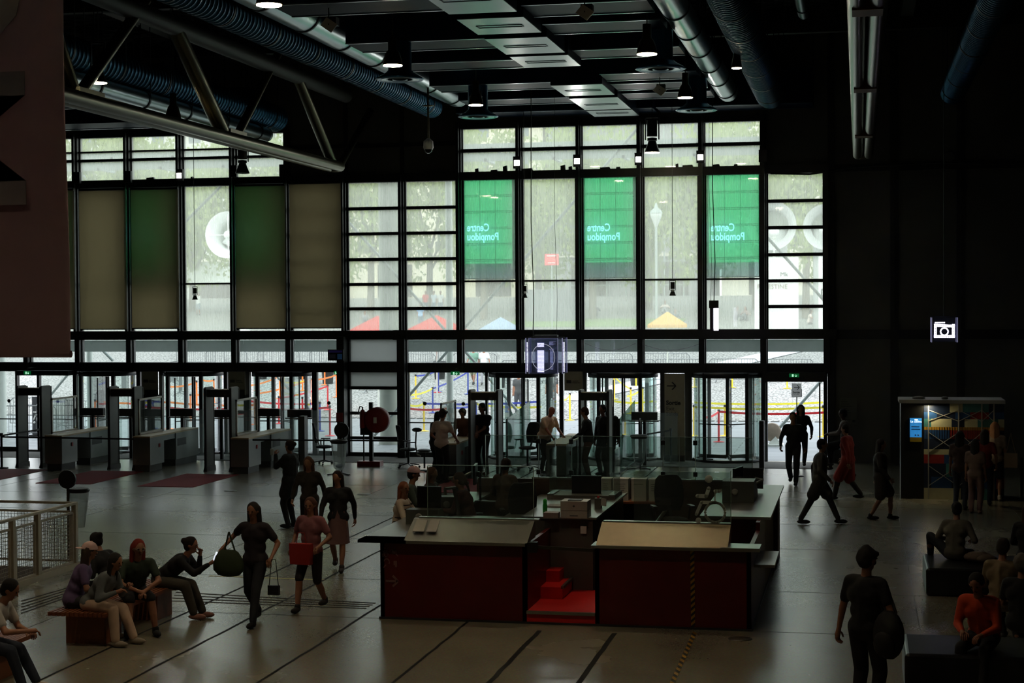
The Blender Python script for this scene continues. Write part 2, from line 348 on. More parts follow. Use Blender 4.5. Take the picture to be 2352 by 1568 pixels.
def revolving(px, rad, lab, rot):
    global dn; dn += 1; c = at(px, 1050, Y=YF+.2); c.z = 0
    t = sthing('door_%d' % dn, lab, 'revolving door', c)
    for sgn in (0, 1):
        g = MB(); base = R(180)*sgn; n = 10; angs = [base+R(-52)+R(104)*k/n for k in range(n+1)]
        for a0, a1 in zip(angs, angs[1:]):
            p0 = c+V(math.cos(a0), math.sin(a0), 0)*rad; p1 = c+V(math.cos(a1), math.sin(a1), 0)*rad; g.add([p0+V(0, 0, .05), p1+V(0, 0, .05), p1+V(0, 0, 2.4), p0+V(0, 0, 2.4)], [(0, 1, 2, 3)], True)
        g.build('curved_glass', glassy('curved_glass', (218, 232, 227), .03, (200, 210, 205), .06), t)
        f = MB()
        for a0 in (angs[0], angs[-1]): p0 = c+V(math.cos(a0), math.sin(a0), 0)*rad; f.box(p0.x-.05, p0.x+.05, p0.y-.05, p0.y+.05, 0, 2.48)
        f.build('post', black, t)
    f = MB(); f.lathe(c, [(rad-.06, 0), (rad+.04, 0), (rad+.04, .08), (rad-.06, .08), (rad-.06, 0)], 28, 'z', False); f.build('base_ring', black, t)
    MB().lathe(c+V(0, 0, 2.34), [(.01, 0), (rad+.05, 0), (rad+.05, .14), (.01, .14)], 28).build('canopy', black, t)
    for k in range(3):
        a0 = rot+k*2*math.pi/3; d = V(math.cos(a0), math.sin(a0), 0); wg = MB().add([c+d*.05+V(0, 0, .1), c+d*(rad-.06)+V(0, 0, .1), c+d*(rad-.06)+V(0, 0, 2.3), c+d*.05+V(0, 0, 2.3)], [(0, 1, 2, 3)]).build('wing', gclear, t)
        e = MB(); e.bar(c+d*.04+V(0, 0, .1), c+d*.04+V(0, 0, 2.3), .04, .04).bar(c+d*(rad-.06)+V(0, 0, .1), c+d*(rad-.06)+V(0, 0, 2.3), .03, .04).bar(c+d*.04+V(0, 0, .1), c+d*(rad-.06)+V(0, 0, .1), .03, .1).bar(c+d*.04+V(0, 0, 1.0), c+d*(rad-.06)+V(0, 0, 1.0), .03, .03)
        e.build('wing_frame', black, wg)
revolving(1672, .95, 'revolving glass door beside the open doorway, black frame', R(-80))
revolving(1432, .95, 'revolving glass door behind the rightmost metal detector', R(20))
revolving(1203, .95, 'revolving glass door in the middle, behind the bald man', R(50))
revolving(248, .85, 'leftmost revolving glass door, behind the first two metal detectors', R(35))
revolving(446, .85, 'revolving glass door behind the third metal detector from the left', R(10))
revolving(650, .85, 'revolving glass door behind the numbered desk 3', R(70))
# open doorway at the right
dn += 1; t = sthing('door_%d' % dn, 'open sliding glass doorway with green exit sign above', 'door', at(1828, 1060, Y=YF))
x0 = at(1755, 950, Y=YF).x; x1 = at(1897, 950, Y=YF).x
MB().box(x0, x1, YF-.3, YF+.05, 2.24, 2.5).build('header', black, t)
MB().box(x1-.16, x1-.145, YF-.7, YF-.02, .05, 2.22).build('folded_leaf', gclear, t); MB().box(x0+.06, x0+.075, YF-.5, YF-.02, .05, 2.22).build('folded_leaf', gclear, t)
MB().box(x1-.17, x1-.13, YF-.75, YF-.7, 0, 2.24).box(x1-.17, x1-.13, YF-.7, YF-.02, 0, .1).build('leaf_frame', alum, t)
# threshold mat and sand strip
tag(MB().box(-28, -.9, YF-1.9, YF-.12, .001, .012).build('entrance_mat', M('grey_mat', (92, 90, 82), .9, 0, .3, 30)), 'long grey entrance mat inside the doors', 'mat')
# ================================================================ OUTSIDE
def cobble():
    m = bpy.data.materials.new('cobblestones'); m.use_nodes = True; nt = m.node_tree; b = nt.nodes['Principled BSDF']; N = nt.nodes.new; L = nt.links.new
    t = N('ShaderNodeTexCoord'); v = N('ShaderNodeTexVoronoi'); v.inputs['Scale'].default_value = 6; v.feature = 'DISTANCE_TO_EDGE'
    cr = N('ShaderNodeValToRGB'); cr.color_ramp.elements[0].color = rgb(84, 83, 78); cr.color_ramp.elements[1].color = rgb(172, 171, 165); cr.color_ramp.elements[1].position = .2
    L(t.outputs['Object'], v.inputs[0]); L(v.outputs['Distance'], cr.inputs[0]); n = N('ShaderNodeTexNoise'); n.inputs['Scale'].default_value = .8; n.inputs['Detail'].default_value = 8
    mx = N('ShaderNodeMix'); mx.data_type = 'RGBA'; mx.blend_type = 'MULTIPLY'; mx.inputs[0].default_value = .35; L(t.outputs['Object'], n.inputs[0]); L(cr.outputs[0], mx.inputs[6]); L(n.outputs[0], mx.inputs[7]); L(mx.outputs[2], b.inputs['Base Color'])
    b.inputs['Roughness'].default_value = .9; return m
def deckm():
    m = bpy.data.materials.new('paving_slabs'); m.use_nodes = True; nt = m.node_tree; b = nt.nodes['Principled BSDF']; N = nt.nodes.new; L = nt.links.new
    t = N('ShaderNodeTexCoord'); br = N('ShaderNodeTexBrick'); br.inputs['Scale'].default_value = 1; br.inputs['Brick Width'].default_value = 1.6; br.inputs['Row Height'].default_value = .42; br.inputs['Mortar Size'].default_value = .02
    br.inputs['Color1'].default_value = rgb(126, 130, 130); br.inputs['Color2'].default_value = rgb(112, 116, 116); br.inputs['Mortar'].default_value = rgb(50, 52, 52)
    L(t.outputs['Object'], br.inputs[0]); L(br.outputs[0], b.inputs['Base Color']); b.inputs['Roughness'].default_value = .6; return m
struct(MB().box(-60, 40, YF+.3, 62, -.3, 0).build('ground_paving', deckm()), 'grey slab paving just outside the doors', 'paving')
mb = MB().add([(-90, 62, 0), (70, 62, 0), (70, 140, ez(140)), (-90, 140, ez(140))], [(0, 1, 2, 3)]); mb.add([(-90, 140, ez(140)), (70, 140, ez(140)), (70, 260, ez(140)), (-90, 260, ez(140))], [(0, 1, 2, 3)])
struct(mb.build('ground_cobbles', cobble()), 'pale cobbled square rising away from the building', 'square')
mb = MB()
for k in range(130): x = -40+k*.4; mb.box(x, x+.3, 61.8, 62.1, 0, .03)
tag(mb.build('drain_grate', M('drain', (70, 70, 66))), 'long dark drain grate between slabs and cobbles', 'drain')
tag(MB().bar(V(-12, 68, ez(68)+.02), V(0, 100, ez(100)+.02), 1.8, .02).build('pale_stone_path', M('pale_stone', (200, 202, 205))), 'pale smooth stone path crossing the cobbles', 'path')
stl = M('painted_exterior_steel', (150, 160, 155), .5, 0)
wst = M('white_exterior_steel', (215, 220, 212), .5, 0)
conc = M('fireproofed_column', (165, 170, 155), .8, 0, .2, 3)
t = thing('exterior_column', 'thick grey round column outside behind the frosted bay', 'column', at(890, 1050, Y=50.5)); c = at(896, 1050, Y=50.5)
MB().tube((c.x, 50.5, 0), (c.x, 50.5, 12), .31, n=24).build('shaft', conc, t); MB().lathe((c.x, 50.5, 0), [(.36, 0), (.36, .2), (.31, .25)], 24).build('footing', conc, t)
for px, y, r_, lab in ((1034, 50, .11, 'slim white round column outside, right of the hose reel bay'), (207, 50, .1, 'slim white round column outside the left glass doors'), (4, 51, .16, 'pale column outside at the far left edge')):
    c = at(px, 950, Y=y); tag(MB().tube((c.x, y, 0), (c.x, y, 12 if px != 207 else 3.3), r_, n=16).lathe((c.x, y, 0), [(r_*1.6, 0), (r_*1.6, .03), (r_, .05)], 16).build('exterior_column', wst), lab, 'column')
c = at(1083, 600, Y=49.5)
rods = [((780, 487), (1060, 800), 49.2, 'diagonal pale brace outside crossing behind the ladder windows'), ((1052, 770), (1490, 265), 49.4, 'long diagonal pale brace outside the green screens'), ((1740, 520), (1920, 720), 49.2, 'diagonal grey brace outside the rightmost tall window'), ((400, 535), (540, 395), 49.2, 'diagonal pale brace outside the uncovered left window'),
 ((163, 851), (118, 905), 52, 'diagonal brace outside the leftmost doors'), ((627, 854), (672, 902), 52, 'thin diagonal brace outside the left queue'), ((236, 805), (259, 828), 50, 'short diagonal brace behind the left strip window'), ((860, 1000), (1028, 806), 49.6, 'diagonal brace running down behind the frosted bay'), ((1068, 806), (1190, 945), 51, 'diagonal brace outside between column and revolving door')]
for a, b, y, lab in rods: tag(MB().tube(at(*a, Y=y), at(*b, Y=y), .045, n=8).build('brace_rod', stl), lab, 'brace')
# tilted brace with round foot outside the open doorway
y = 51.5; t = thing('tension_brace', 'steel brace rising from a big round hinge outside the open doorway', 'brace', at(1772, 1015, Y=y)); t.location.z = 0
a = at(1788, 985, Y=y); b = at(1890, 870, Y=y); MB().tube(a, a+(b-a)*2.2, .05, n=10).build('rod', stl, t)
c = at(1773, 992, Y=y); MB().lathe((c.x, y, c.z), [(.01, -.12), (.27, -.12), (.29, -.08), (.29, .08), (.27, .12), (.01, .12)], 28, 'y').build('hinge_disc', M('hinge_stone', (140, 128, 112), .8, 0, .25, 8), t)
MB().box(c.x-.3, c.x+.35, y-.3, y+.3, 0, .06).prism([(c.x-.12, y-.15, .06), (c.x+.3, y-.15, .06), (c.x+.12, y-.15, .3)], (0, .08, 0)).build('foot_plate', wst, t)
# exterior beams
for z0, z1, y, lab, m_ in ((2.98, 3.34, 49, 'long greenish glass and steel canopy beam outside above the doors', M('canopy_beam', (148, 165, 158), .5)), (8.95, 9.2, 51, 'lower grey steel walkway beam outside the upper windows', stl), (9.4, 9.6, 52, 'upper grey steel walkway beam outside the upper windows', stl)):
    mb = MB().box(-40, 10, y, y+.12, z0, z1)
    if z0 > 5: 
        for k in range(24): mb.box(-38+k*2.2, -37.9+k*2.2, y, y+1.2, z0, z0+.08)
    else:
        for k in range(28): mb.box(-38+k*1.72, -37.85+k*1.72, y-.03, y, z1-.12, z1)
    tag(mb.build('walkway_beam', m_), lab, 'beam')
# cable swags
for k, (x0, x1) in enumerate(((1345, 1460), (1470, 1610))):
    pts = []
    for i in range(9): u_ = i/8; p = at(x0+(x1-x0)*u_, 788+16*math.sin(math.pi*u_), Y=48.98); pts.append(p)
    tag(MB().path(pts, .012).build('hanging_cable', black), 'thin cable sagging outside the strip window, %s of two' % ('left' if k == 0 else 'right'), 'cable')
# crowd barriers
def barrier():
    t = thing('crowd_barrier', 'x', 'barrier', (0, 0, 0)); m_ = M('galvanised_steel', (120, 122, 122), .4, .6)
    f = MB(); L_, H_ = 1.1, 1.05
    pts = [V(-L_, 0, .12), V(-L_, 0, H_-.12), V(-L_+.12, 0, H_), V(L_-.12, 0, H_), V(L_, 0, H_-.12), V(L_, 0, .12), V(-L_, 0, .12)]; f.path(pts, .02, 6); f.build('frame', m_, t)
    b = MB()
    for k in range(1, 18): x = -L_+k*2*L_/18; b.tube((x, 0, .12), (x, 0, H_), .009, n=5, cap=False)
    b.build('bars', m_, t)
    for s in (-1, 1): MB().path([V(s*.8, -.3, 0), V(s*.8, 0, .12), V(s*.8, .3, 0)], .018, 6).build('foot', m_, t)
    return t
br0 = barrier(); used = False
bl = [(60, 1002, 5), (120, 1000, 0), (170, 985, -30), (235, 968, -35), (90, 978, 8), (262, 960, -25), (285, 905, -60), (330, 925, -60), (400, 880, -75), (415, 905, -70), (450, 836, 0), (560, 836, 0), (670, 836, 0), (780, 836, 0), (520, 853, 0), (640, 853, 0), (760, 853, 0), (945, 836, 0), (1055, 836, 0), (950, 862, 0), (1205, 880, 0), (1330, 880, 0), (1400, 862, 0), (1530, 862, 0), (1560, 877, 0), (1685, 877, 0), (1810, 878, 0), (880, 902, 0), (1450, 878, 0), (1090, 862, 0)]
bl.sort()
for i, (px, py, rz) in enumerate(bl):
    o = br0 if i == 0 else copy_tree(br0); p = gp(px, py); o.location = p; o.rotation_euler = (0, 0, R(rz))
    o['label'] = 'steel crowd barrier on the cobbles outside, number %d of thirty counted from the left' % (i+1); o['group'] = 'crowd barriers outside'
# belt posts
BC = {'orange': (235, 120, 40), 'red': (200, 30, 38), 'blue': (38, 60, 150), 'yellow': (240, 205, 50), 'yellow_gold': (225, 170, 60)}
bp = {'orange': [(219, 982), (388, 985), (438, 966), (452, 930), (492, 925), (586, 975), (591, 897), (643, 915), (695, 897), (714, 924), (746, 884), (773, 912)],
 'red': [(641, 973), (695, 975), (753, 941), (758, 1001), (1004, 901), (1038, 1002), (1651, 1015), (566, 981)],
 'blue': [(735, 990), (994, 948), (1007, 900), (1075, 905), (1097, 900), (1094, 992)],
 'yellow': [(570, 940), (652, 890), (955, 915), (974, 990), (1309, 965), (1411, 917), (1461, 888), (1476, 949), (1449, 950), (1594, 1001), (1595, 889), (1665, 1001), (1682, 890), (1808, 892), (1891, 1003)]}
PT = []
for c_, lst in bp.items():
    lst.sort(); pm = M('post_'+c_, BC[c_], .4); pr = None
    for i, (px, py) in enumerate(lst):
        p = gp(px, py)
        if pr is None:
            pr = thing('belt_post', 'x', 'queue post', (0, 0, 0)); MB().tube((0, 0, .03), (0, 0, 1.0), .035, n=10).build('pole', pm, pr); MB().lathe((0, 0, 0), [(.01, 0), (.18, 0), (.18, .015), (.04, .04)], 16).build('base', pm, pr); MB().tube((0, 0, .96), (0, 0, 1.04), .042, n=10).build('belt_head', M('belt_head', (40, 30, 30)), pr)
            o = pr
        else: o = copy_tree(pr)
        o.location = p; o['label'] = '%s queue post outside, %s %s post from the left' % (c_, ORD[i], c_); o['group'] = '%s queue posts outside' % c_; PT.append(p)
belts = [('orange', (219, 925), (388, 932)), ('orange', (388, 930), (586, 930)), ('orange', (388, 888), (452, 877)), ('orange', (438, 908), (586, 878)), ('orange', (586, 880), (670, 862)), ('orange', (586, 905), (714, 873)), ('orange', (733, 872), (779, 862)),
 ('orange', (460, 870), (515, 866)), ('red', (380, 936), (566, 936)), ('red', (641, 915), (753, 888)), ('red', (753, 892), (779, 885)), ('red', (566, 925), (779, 930)), ('red', (586, 937), (779, 937)), ('blue', (735, 928), (779, 928)), ('blue', (941, 872), (1008, 856)), ('blue', (994, 892), (1097, 856)),
 ('blue', (994, 921), (1240, 922)), ('blue', (994, 934), (1200, 934)), ('yellow', (941, 907), (994, 892)), ('yellow', (941, 930), (994, 930)), ('red', (941, 938), (1075, 940)), ('red', (1036, 955), (1076, 938)), ('yellow', (1200, 934), (1243, 934)), ('yellow', (1294, 918), (1320, 906)), ('yellow', (1380, 885), (1430, 860)),
 ('yellow', (1440, 910), (1496, 882)), ('yellow', (1410, 921), (1500, 921)), ('yellow', (1594, 924), (1890, 924)), ('yellow', (1594, 935), (1890, 936)), ('red', (1651, 948), (1892, 947)), ('red', (1616, 958), (1651, 946)), ('yellow', (655, 878), (720, 868)), ('yellow', (630, 855), (690, 850))]
for i, (c_, a, b) in enumerate(sorted(belts, key=lambda q: (q[0], q[1][0]))):
    def lift(px, py):          # a point 0.95 m above the sloping ground on this line of sight
        d = fw+rt*((px-1176)/FPX)+up*((784-py)/FPX); tt = (EYE.z-.95)/(-d.z)
        if EYE.y+d.y*tt > 62: tt = (EYE.z-.95+SL*62)/(SL*d.y-d.z)
        return EYE+d*tt
    p, q = lift(*a), lift(*b); n = 6
    def snap(v):
        c = min(PT, key=lambda z: (z.xy-v.xy).length); return V(c.x, c.y, c.z+.97) if (c.xy-v.xy).length < 2.2 else v
    p, q = (snap(p), snap(q)) if snap(p) != snap(q) else (p, snap(q)); mb = MB()
    for k in range(n):
        u0, u1 = k/n, (k+1)/n; f0 = p.lerp(q, u0)-V(0, 0, .25*u0*(1-u0)); f1 = p.lerp(q, u1)-V(0, 0, .25*u1*(1-u1)); mb.bar(f0, f1, .008, .07)
    tag(mb.build('queue_belt', M('belt_'+c_, {'orange': (240, 130, 50), 'red': (225, 30, 40), 'blue': (45, 60, 170), 'yellow': (245, 230, 60)}[c_], .5)), '%s queue belt stretched outside the doors, number %d of thirty-three belts sorted by colour' % (c_, i+1), 'belt', 'queue belts outside')
# bins outside
for px, py, lab in ((1461, 886, 'black waste bin outside behind a yellow post'), (601, 870, 'black waste bin outside beyond the first orange posts'), (690, 870, 'black waste bin outside, middle of the left queue'), (753, 881, 'black waste bin outside near the blue belt'), (1147, 890, 'black waste bin outside by the middle revolving door'), (1010, 870, 'black waste bin outside near red and blue posts')):
    p = gp(px, py); tag(MB().lathe(p, [(.01, 0), (.24, 0), (.3, .75), (.34, .8), (.3, .86), (.01, .86)], 14).build('waste_bin', M('bin_black', (28, 28, 28), .5)), lab, 'bin')
# disabled access sign outside left
p = at(88, 1020, Y=52); p.z = 0; t = thing('access_sign', 'dark board with white wheelchair symbol outside the first metal detector', 'sign', p)
MB().box(p.x-.22, p.x+.22, 52, 52.06, .05, 1.35).build('board', M('sign_navy', (45, 48, 52)), t); MB().box(p.x-.25, p.x+.25, 51.8, 52.26, 0, .05).build('foot', black, t)
wht = M('white_paint', (225, 225, 220), .5)
def wheelchair(mb, c, s, ax=V(1, 0, 0), d=V(0, -.01, 0)):
    # access symbol drawn as thick strokes in a vertical plane, height about s
    def st(pts, r_):
        for a, b in zip(pts, pts[1:]): mb.bar(c+ax*a[0]*s+V(0, 0, a[1]*s), c+ax*b[0]*s+V(0, 0, b[1]*s), .012, r_*s)
        for a in pts: mb.lathe(c+ax*a[0]*s+V(0, 0, a[1]*s), [(.001, -.006), (r_*s/2, -.006), (r_*s/2, .006), (.001, .006)], 12, 'y')
    n = 24; st([(.12+.19*math.cos(2*math.pi*k/n), -.22+.19*math.sin(2*math.pi*k/n)) for k in range(n+1)], .05)
    mb.lathe(c+ax*.0*s+V(0, 0, .42*s), [(.001, -.006), (.075*s, -.006), (.075*s, .006), (.001, .006)], 18, 'y')
    st([(0, .24), (-.05, .09), (-.22, .09)], .07); st([(.2, .19), (.12, .19), (.12, -.03), (-.14, -.03), (-.24, -.26)], .06)
    mb.lathe(c+ax*(-.2)*s+V(0, 0, -.38*s), [(.001, -.006), (.055*s, -.006), (.055*s, .006), (.001, .006)], 14, 'y')
mb = MB(); wheelchair(mb, V(p.x+.02, 51.99, .75), .75); mb.build('access_symbol', wht, t)
# funnels
funw = M('white_funnel_paint', (238, 240, 240), .5)
def funnel(px, py, rp, Y, colw, lab, dim=False, hub=True):
    c = at(px, py, Y=Y); r_ = rp/FPX*Y; t = thing('air_vent_funnel', lab, 'ventilation funnel', (c.x, c.y+r_, ez(c.y)))
    m_ = funw if not dim else M('grey_funnel_paint', (190, 193, 192), .5)
    rs = [(r_, 0), (r_*.98, .1*r_), (r_*.72, .35*r_), (r_*.66, .75*r_), (r_*.66, 1.2*r_)]
    rsI = [(r_*.97, .02), (r_*.68, .36*r_), (r_*.62, 1.2*r_)]
    MB().lathe(c, rs+rsI[::-1]+[(r_, 0)], 32, 'y', False).build('horn', m_, t)
    MB().tube((c.x, c.y+1.2*r_, c.z), (c.x, c.y+1.25*r_, c.z), r_*.66, n=28).build('grille', M('funnel_grille', (190, 198, 180) if not dim else (120, 122, 118)), t)
    cw = colw/FPX*Y/2; MB().tube((c.x+(.3*r_ if hub else 0), c.y+r_, ez(c.y)-.2), (c.x+(.3*r_ if hub else 0), c.y+r_, c.z-.4*r_), cw, n=24).tube((c.x+(.3*r_ if hub else 0), c.y+r_, c.z-.5*r_), (c.x, c.y+r_, c.z), cw, r_*.66, 24).build('stack_pipe', m_, t)
    if hub:
        MB().ell((c.x, c.y+.1, c.z), (r_*.18,)*3, 10).build('hub', m_, t)
        s = MB()
        for d in (V(1, 0, 0), V(0, 0, 1)): s.bar(Vector((c.x, c.y+.15, c.z))-d*r_*.9, Vector((c.x, c.y+.15, c.z))+d*r_*.9, .05, .05)
        s.build('spoke', m_, t)
    return t
funnel(522, 539, 57, 99, 34, 'white ventilation funnel on a thick pipe seen through the uncovered left window')
f1 = funnel(1772, 518, 56, 99, 66, 'grey ventilation funnel seen in the rightmost tall window, left of two', True, False)
f2 = funnel(1898, 521, 52, 99, 62, 'grey ventilation funnel seen in the rightmost tall window, right of two', True, False)
c = at(1785, 672, Y=95)
mb = MB().box(at(1733, 700, Y=95).x, at(1834, 700, Y=95).x, 95, 95.2, ez(95)-.1, at(1780, 590, Y=95).z)
t = tag(mb.build('white_hoarding', M('hoarding_white', (232, 232, 230))), 'white hoarding with graffiti beneath the grey funnels', 'hoarding')
writing('PALESTINE', .36, at(1739, 663, Y=94.97), M('grey_spray', (150, 135, 126)), t, name='graffiti')
writing('Mk', .34, at(1792, 634, Y=94.97), M('dark_spray', (60, 60, 60)), t, name='graffiti')
mb = MB().box(at(1880, 700, Y=95).x, at(1925, 700, Y=95).x, 95, 95.2, ez(95)-.1, at(1780, 590, Y=95).z)
t = tag(mb.build('white_hoarding', M('hoarding_white')), 'second white hoarding at the far right of the square', 'hoarding'); writing('D', .6, at(1884, 680, Y=94.97), M('dark_spray'), t, name='graffiti')
# lamps outside
for px, py, Y, lab in ((1778, 532, 96, 'white globe lamp in the rightmost tall window, left one'), (1894, 528, 96, 'white globe lamp in the rightmost tall window, right one')):
    c = at(px, py, Y=Y); t = thing('globe_lamp', lab, 'street lamp', (c.x, Y, ez(Y))); MB().ell(c, (.3,)*3, 10).build('globe', M('globe_white', (245, 245, 245)), t); MB().tube((c.x, Y, ez(Y)), (c.x, Y, c.z-.3), .06, n=10).lathe((c.x, Y, c.z-.45), [(.06, 0), (.14, .1), (.1, .2)], 12).build('pole', wst, t)
c = at(1507, 500, Y=92); t = thing('street_lantern', 'old fashioned street lantern outside between the green screens', 'street lamp', (c.x, 92, ez(92)))
MB().lathe((c.x, 92, c.z-.5), [(.08, 0), (.3, .55), (.34, .75), (.01, .75)], 8).build('lantern_glass', M('lantern_glass', (190, 195, 190)), t); MB().lathe((c.x, 92, c.z+.25), [(.36, 0), (.3, .15), (.12, .3), (.05, .55), (.01, .6)], 8).build('cap', stl, t)
MB().tube((c.x, 92, ez(92)), (c.x, 92, c.z-.5), .07, n=8).build('pole', stl, t)
# parasols / tents
for px, py, wd, hg, col, lab in ((868, 757, 110, 34, (235, 70, 60), 'red parasol top outside behind the thick column'), (1003, 760, 130, 38, (235, 75, 62), 'red parasol top outside left of the green screens'), (1533, 745, 82, 30, (250, 205, 110), 'yellow parasol top outside between the green screens'), (1150, 757, 90, 30, (190, 210, 235), 'pale blue parasol top outside below the first green screen')):
    Y = 64; c = at(px, py, Y=Y); h = wd/FPX*Y/2; t = thing('parasol', lab, 'parasol', (c.x, Y, ez(Y))); top = c+V(0, 0, hg/FPX*Y); mb = MB()
    q = [V(c.x-h, Y-h, c.z), V(c.x+h, Y-h, c.z), V(c.x+h, Y+h, c.z), V(c.x-h, Y+h, c.z)]
    for a, b in zip(q, q[1:]+q[:1]): mb.add([a, b, top], [(0, 1, 2)]); mb.add([a, b, b-V(0, 0, .12), a-V(0, 0, .12)], [(0, 1, 2, 3)])
    mb.build('canopy', fabric_through('parasol_%d' % px, col, col, .05), t); MB().tube((c.x, Y, ez(Y)), (c.x, Y, top.z), .03, n=8).build('pole', wst, t)
# trees
def leafmesh(name, seed, rx, ry, rz_, n, sz):
    rnd = random.Random(seed); vs = []; fs = []
    blobs = [(V(rnd.uniform(-.6, .6)*rx, rnd.uniform(-.6, .6)*ry, rnd.uniform(-.7, .75)*rz_), rnd.uniform(.25, .45)) for _ in range(26)]
    for i in range(n):
        c, k = rnd.choice(blobs); d = V(rnd.gauss(0, 1), rnd.gauss(0, 1), rnd.gauss(0, 1)).normalized()*rnd.uniform(.5, 1)
        p = c+V(d.x*rx*k, d.y*ry*k, d.z*rz_*k); a = V(rnd.gauss(0, 1), rnd.gauss(0, 1), rnd.gauss(0, 1)).normalized(); b = a.cross(V(rnd.gauss(0, 1), rnd.gauss(0, 1), rnd.gauss(0, 1))).normalized(); s = sz*rnd.uniform(.6, 1.3)
        k0 = len(vs); vs += [p-a*s, p+b*s*.6, p+a*s, p-b*s*.6]; fs.append((k0, k0+1, k0+2, k0+3))
    me = bpy.data.meshes.new(name); me.from_pydata(vs, [], fs); return me
lm = fabric_through('plane_leaves', (166, 178, 116), (215, 225, 180), .07)
lms = []
for s in range(3):
    me = leafmesh('foliage', s, 5.2, 4, 5.0, 6200, .17); me.materials.append(lm); lms.append(me)
barkm = M('bark', (120, 112, 98), .9, 0, .3, 4)
tl_ = [(330, 116), (440, 124), (560, 114), (850, 114), (985, 122), (1110, 114), (1235, 123), (1360, 114), (1490, 123), (1610, 114), (1735, 123), (1850, 114), (200, 116), (700, 123)]
for i, (px, Y) in enumerate(sorted(tl_)):
    c = at(px, 560, Y=Y); g = ez(Y); t = thing('plane_tree', 'pale green plane tree across the square, %s tree from the left' % ORD[i], 'tree', (c.x, Y, g), 'plane trees across the square')
    o = bpy.data.objects.new('foliage', lms[i % 3]); COL.objects.link(o); o.parent = t; o.location = (0, 0, 11.5-g+random.uniform(-1, 1)); o.rotation_euler = (0, 0, random.uniform(0, 6)); s = random.uniform(.9, 1.15); o.scale = (s, s, 1.25*s)
    b = MB(); b.tube((c.x, Y, g), (c.x+.1, Y, 9), .28, .2, 10)
    for k in range(5): a = random.uniform(0, 6.28); b.tube((c.x+.1, Y, 7+k*.5), (c.x+math.cos(a)*2.4, Y+math.sin(a)*1.5, 11+k), .11, .04, 6)
    b.build('trunk', barkm, t)
# buildings across the square
wm = M('building_window', (120, 128, 132), .3)
def building(x0, x1, Y, H_, col, lab, rows, cols):
    g = ez(140); t = thing('stone_building', lab, 'building', ((x0+x1)/2, Y, g)); MB().box(x0, x1, Y, Y+10, g-1, H_).build('walls', M('stone_'+str(int(x0)), col, .9, 0, .15, 1), t)
    MB().prism([(x0-.1, Y-.3, H_), (x1+.1, Y-.3, H_), (x1+.1, Y+3, H_+3), (x0-.1, Y+3, H_+3)], (0, 7, 0)).build('roof', M('zinc_roof', (130, 135, 142), .5), t)
    MB().box(x0, x1, Y-.25, Y, g+3.4, g+3.7).box(x0, x1, Y-.25, Y, H_-.4, H_).build('cornice', M('cornice', (205, 198, 182)), t)
    for r_ in range(rows):
        for k in range(cols):
            cx = x0+(k+.5)*(x1-x0)/cols; z = g+4.3+r_*3.3; wnd = MB().box(cx-.55, cx+.55, Y-.06, Y+.02, z, z+1.9).build('window', wm, t)
            if r_ == 0: MB().box(cx-.7, cx+.7, Y-.25, Y-.2, z-.1, z+.7).build('balcony', M('iron', (60, 62, 60)), wnd)
    for k in range(max(2, cols//2)):
        cx = x0+(k+.5)*(x1-x0)/max(2, cols//2); MB().box(cx-1.6, cx+1.6, Y-.05, Y+.02, g+.1, g+3).build('shop_front', M('shop_dark', (90, 84, 78), .4), t)
building(-75, -46.5, 141, 23, (205, 205, 200), 'pale grey building across the square behind the left windows', 5, 8)
building(-45.3, -27.2, 143, 22, (220, 212, 190), 'cream stone building across the square behind the ladder windows', 5, 5)
building(-26.2, -12.4, 141, 24, (150, 150, 150), 'scaffolded grey building across the square behind the middle windows', 5, 4)
building(-11.5, 20, 142, 22, (222, 216, 202), 'cream building across the square at the right', 5, 8)
mb = MB()
for k in range(9): x = -26.1+k*1.65; mb.tube((x, 140.2, ez(140)), (x, 140.2, 24), .06, n=5)
for k in range(9): mb.box(-26.2, -12.6, 140.1, 140.2, 6+k*2, 6.08+k*2)
tag(mb.build('scaffold', stl), 'scaffold of steel tubes in front of the grey building', 'scaffold')
c = at(1267, 596, Y=100); t = thing('red_banner', 'small red banner sign outside left of the middle green screen', 'sign', (c.x, 100, ez(100)))
MB().box(c.x-.44, c.x+.44, 100, 100.03, c.z-.35, c.z+.35).build('cloth', M('banner_red', (225, 80, 80)), t); MB().tube((c.x, 100.06, ez(100)), (c.x, 100.06, c.z+.4), .03).build('pole', stl, t)
MB().box(c.x-.3, c.x+.3, 99.98, 100, c.z+.2, c.z+.26).box(c.x-.24, c.x+.24, 99.98, 100, c.z-.22, c.z-.18).build('white_marking', wht, t)
for px, py, lab in ((1290, 640, 'orange construction panel outside behind the middle window'),):
    c = at(px, py, Y=112); tag(MB().box(c.x-2.5, c.x+1.5, 112, 112.1, ez(112), ez(112)+2.2).build('site_panel', M('site_dark', (110, 112, 115))), 'grey site hoarding across the square behind the middle windows', 'hoarding')
c = at(487, 640, Y=122); mb = MB().prism([(c.x-3.4, 122, c.z-.4), (c.x+4, 122, c.z-.4), (c.x+3.4, 125, c.z+1.3), (c.x-2.6, 125, c.z+1.3)], (0, 0, .08)); tag(mb.build('cafe_awning', M('awning_white', (240, 240, 240))), 'white cafe awning behind the white funnel', 'awning')
c = at(1360, 728, Y=110); tag(MB().add([(c.x-6, 107, ez(107)+.02), (c.x+6, 107, ez(107)+.02), (c.x+6, 114, ez(114)+.02), (c.x-6, 114, ez(114)+.02)], [(0, 1, 2, 3)]).build('grass_patch', M('grass', (110, 135, 75), .9, 0, .4, 20), None), 'small green grass patch across the square', 'grass', None, 'stuff')
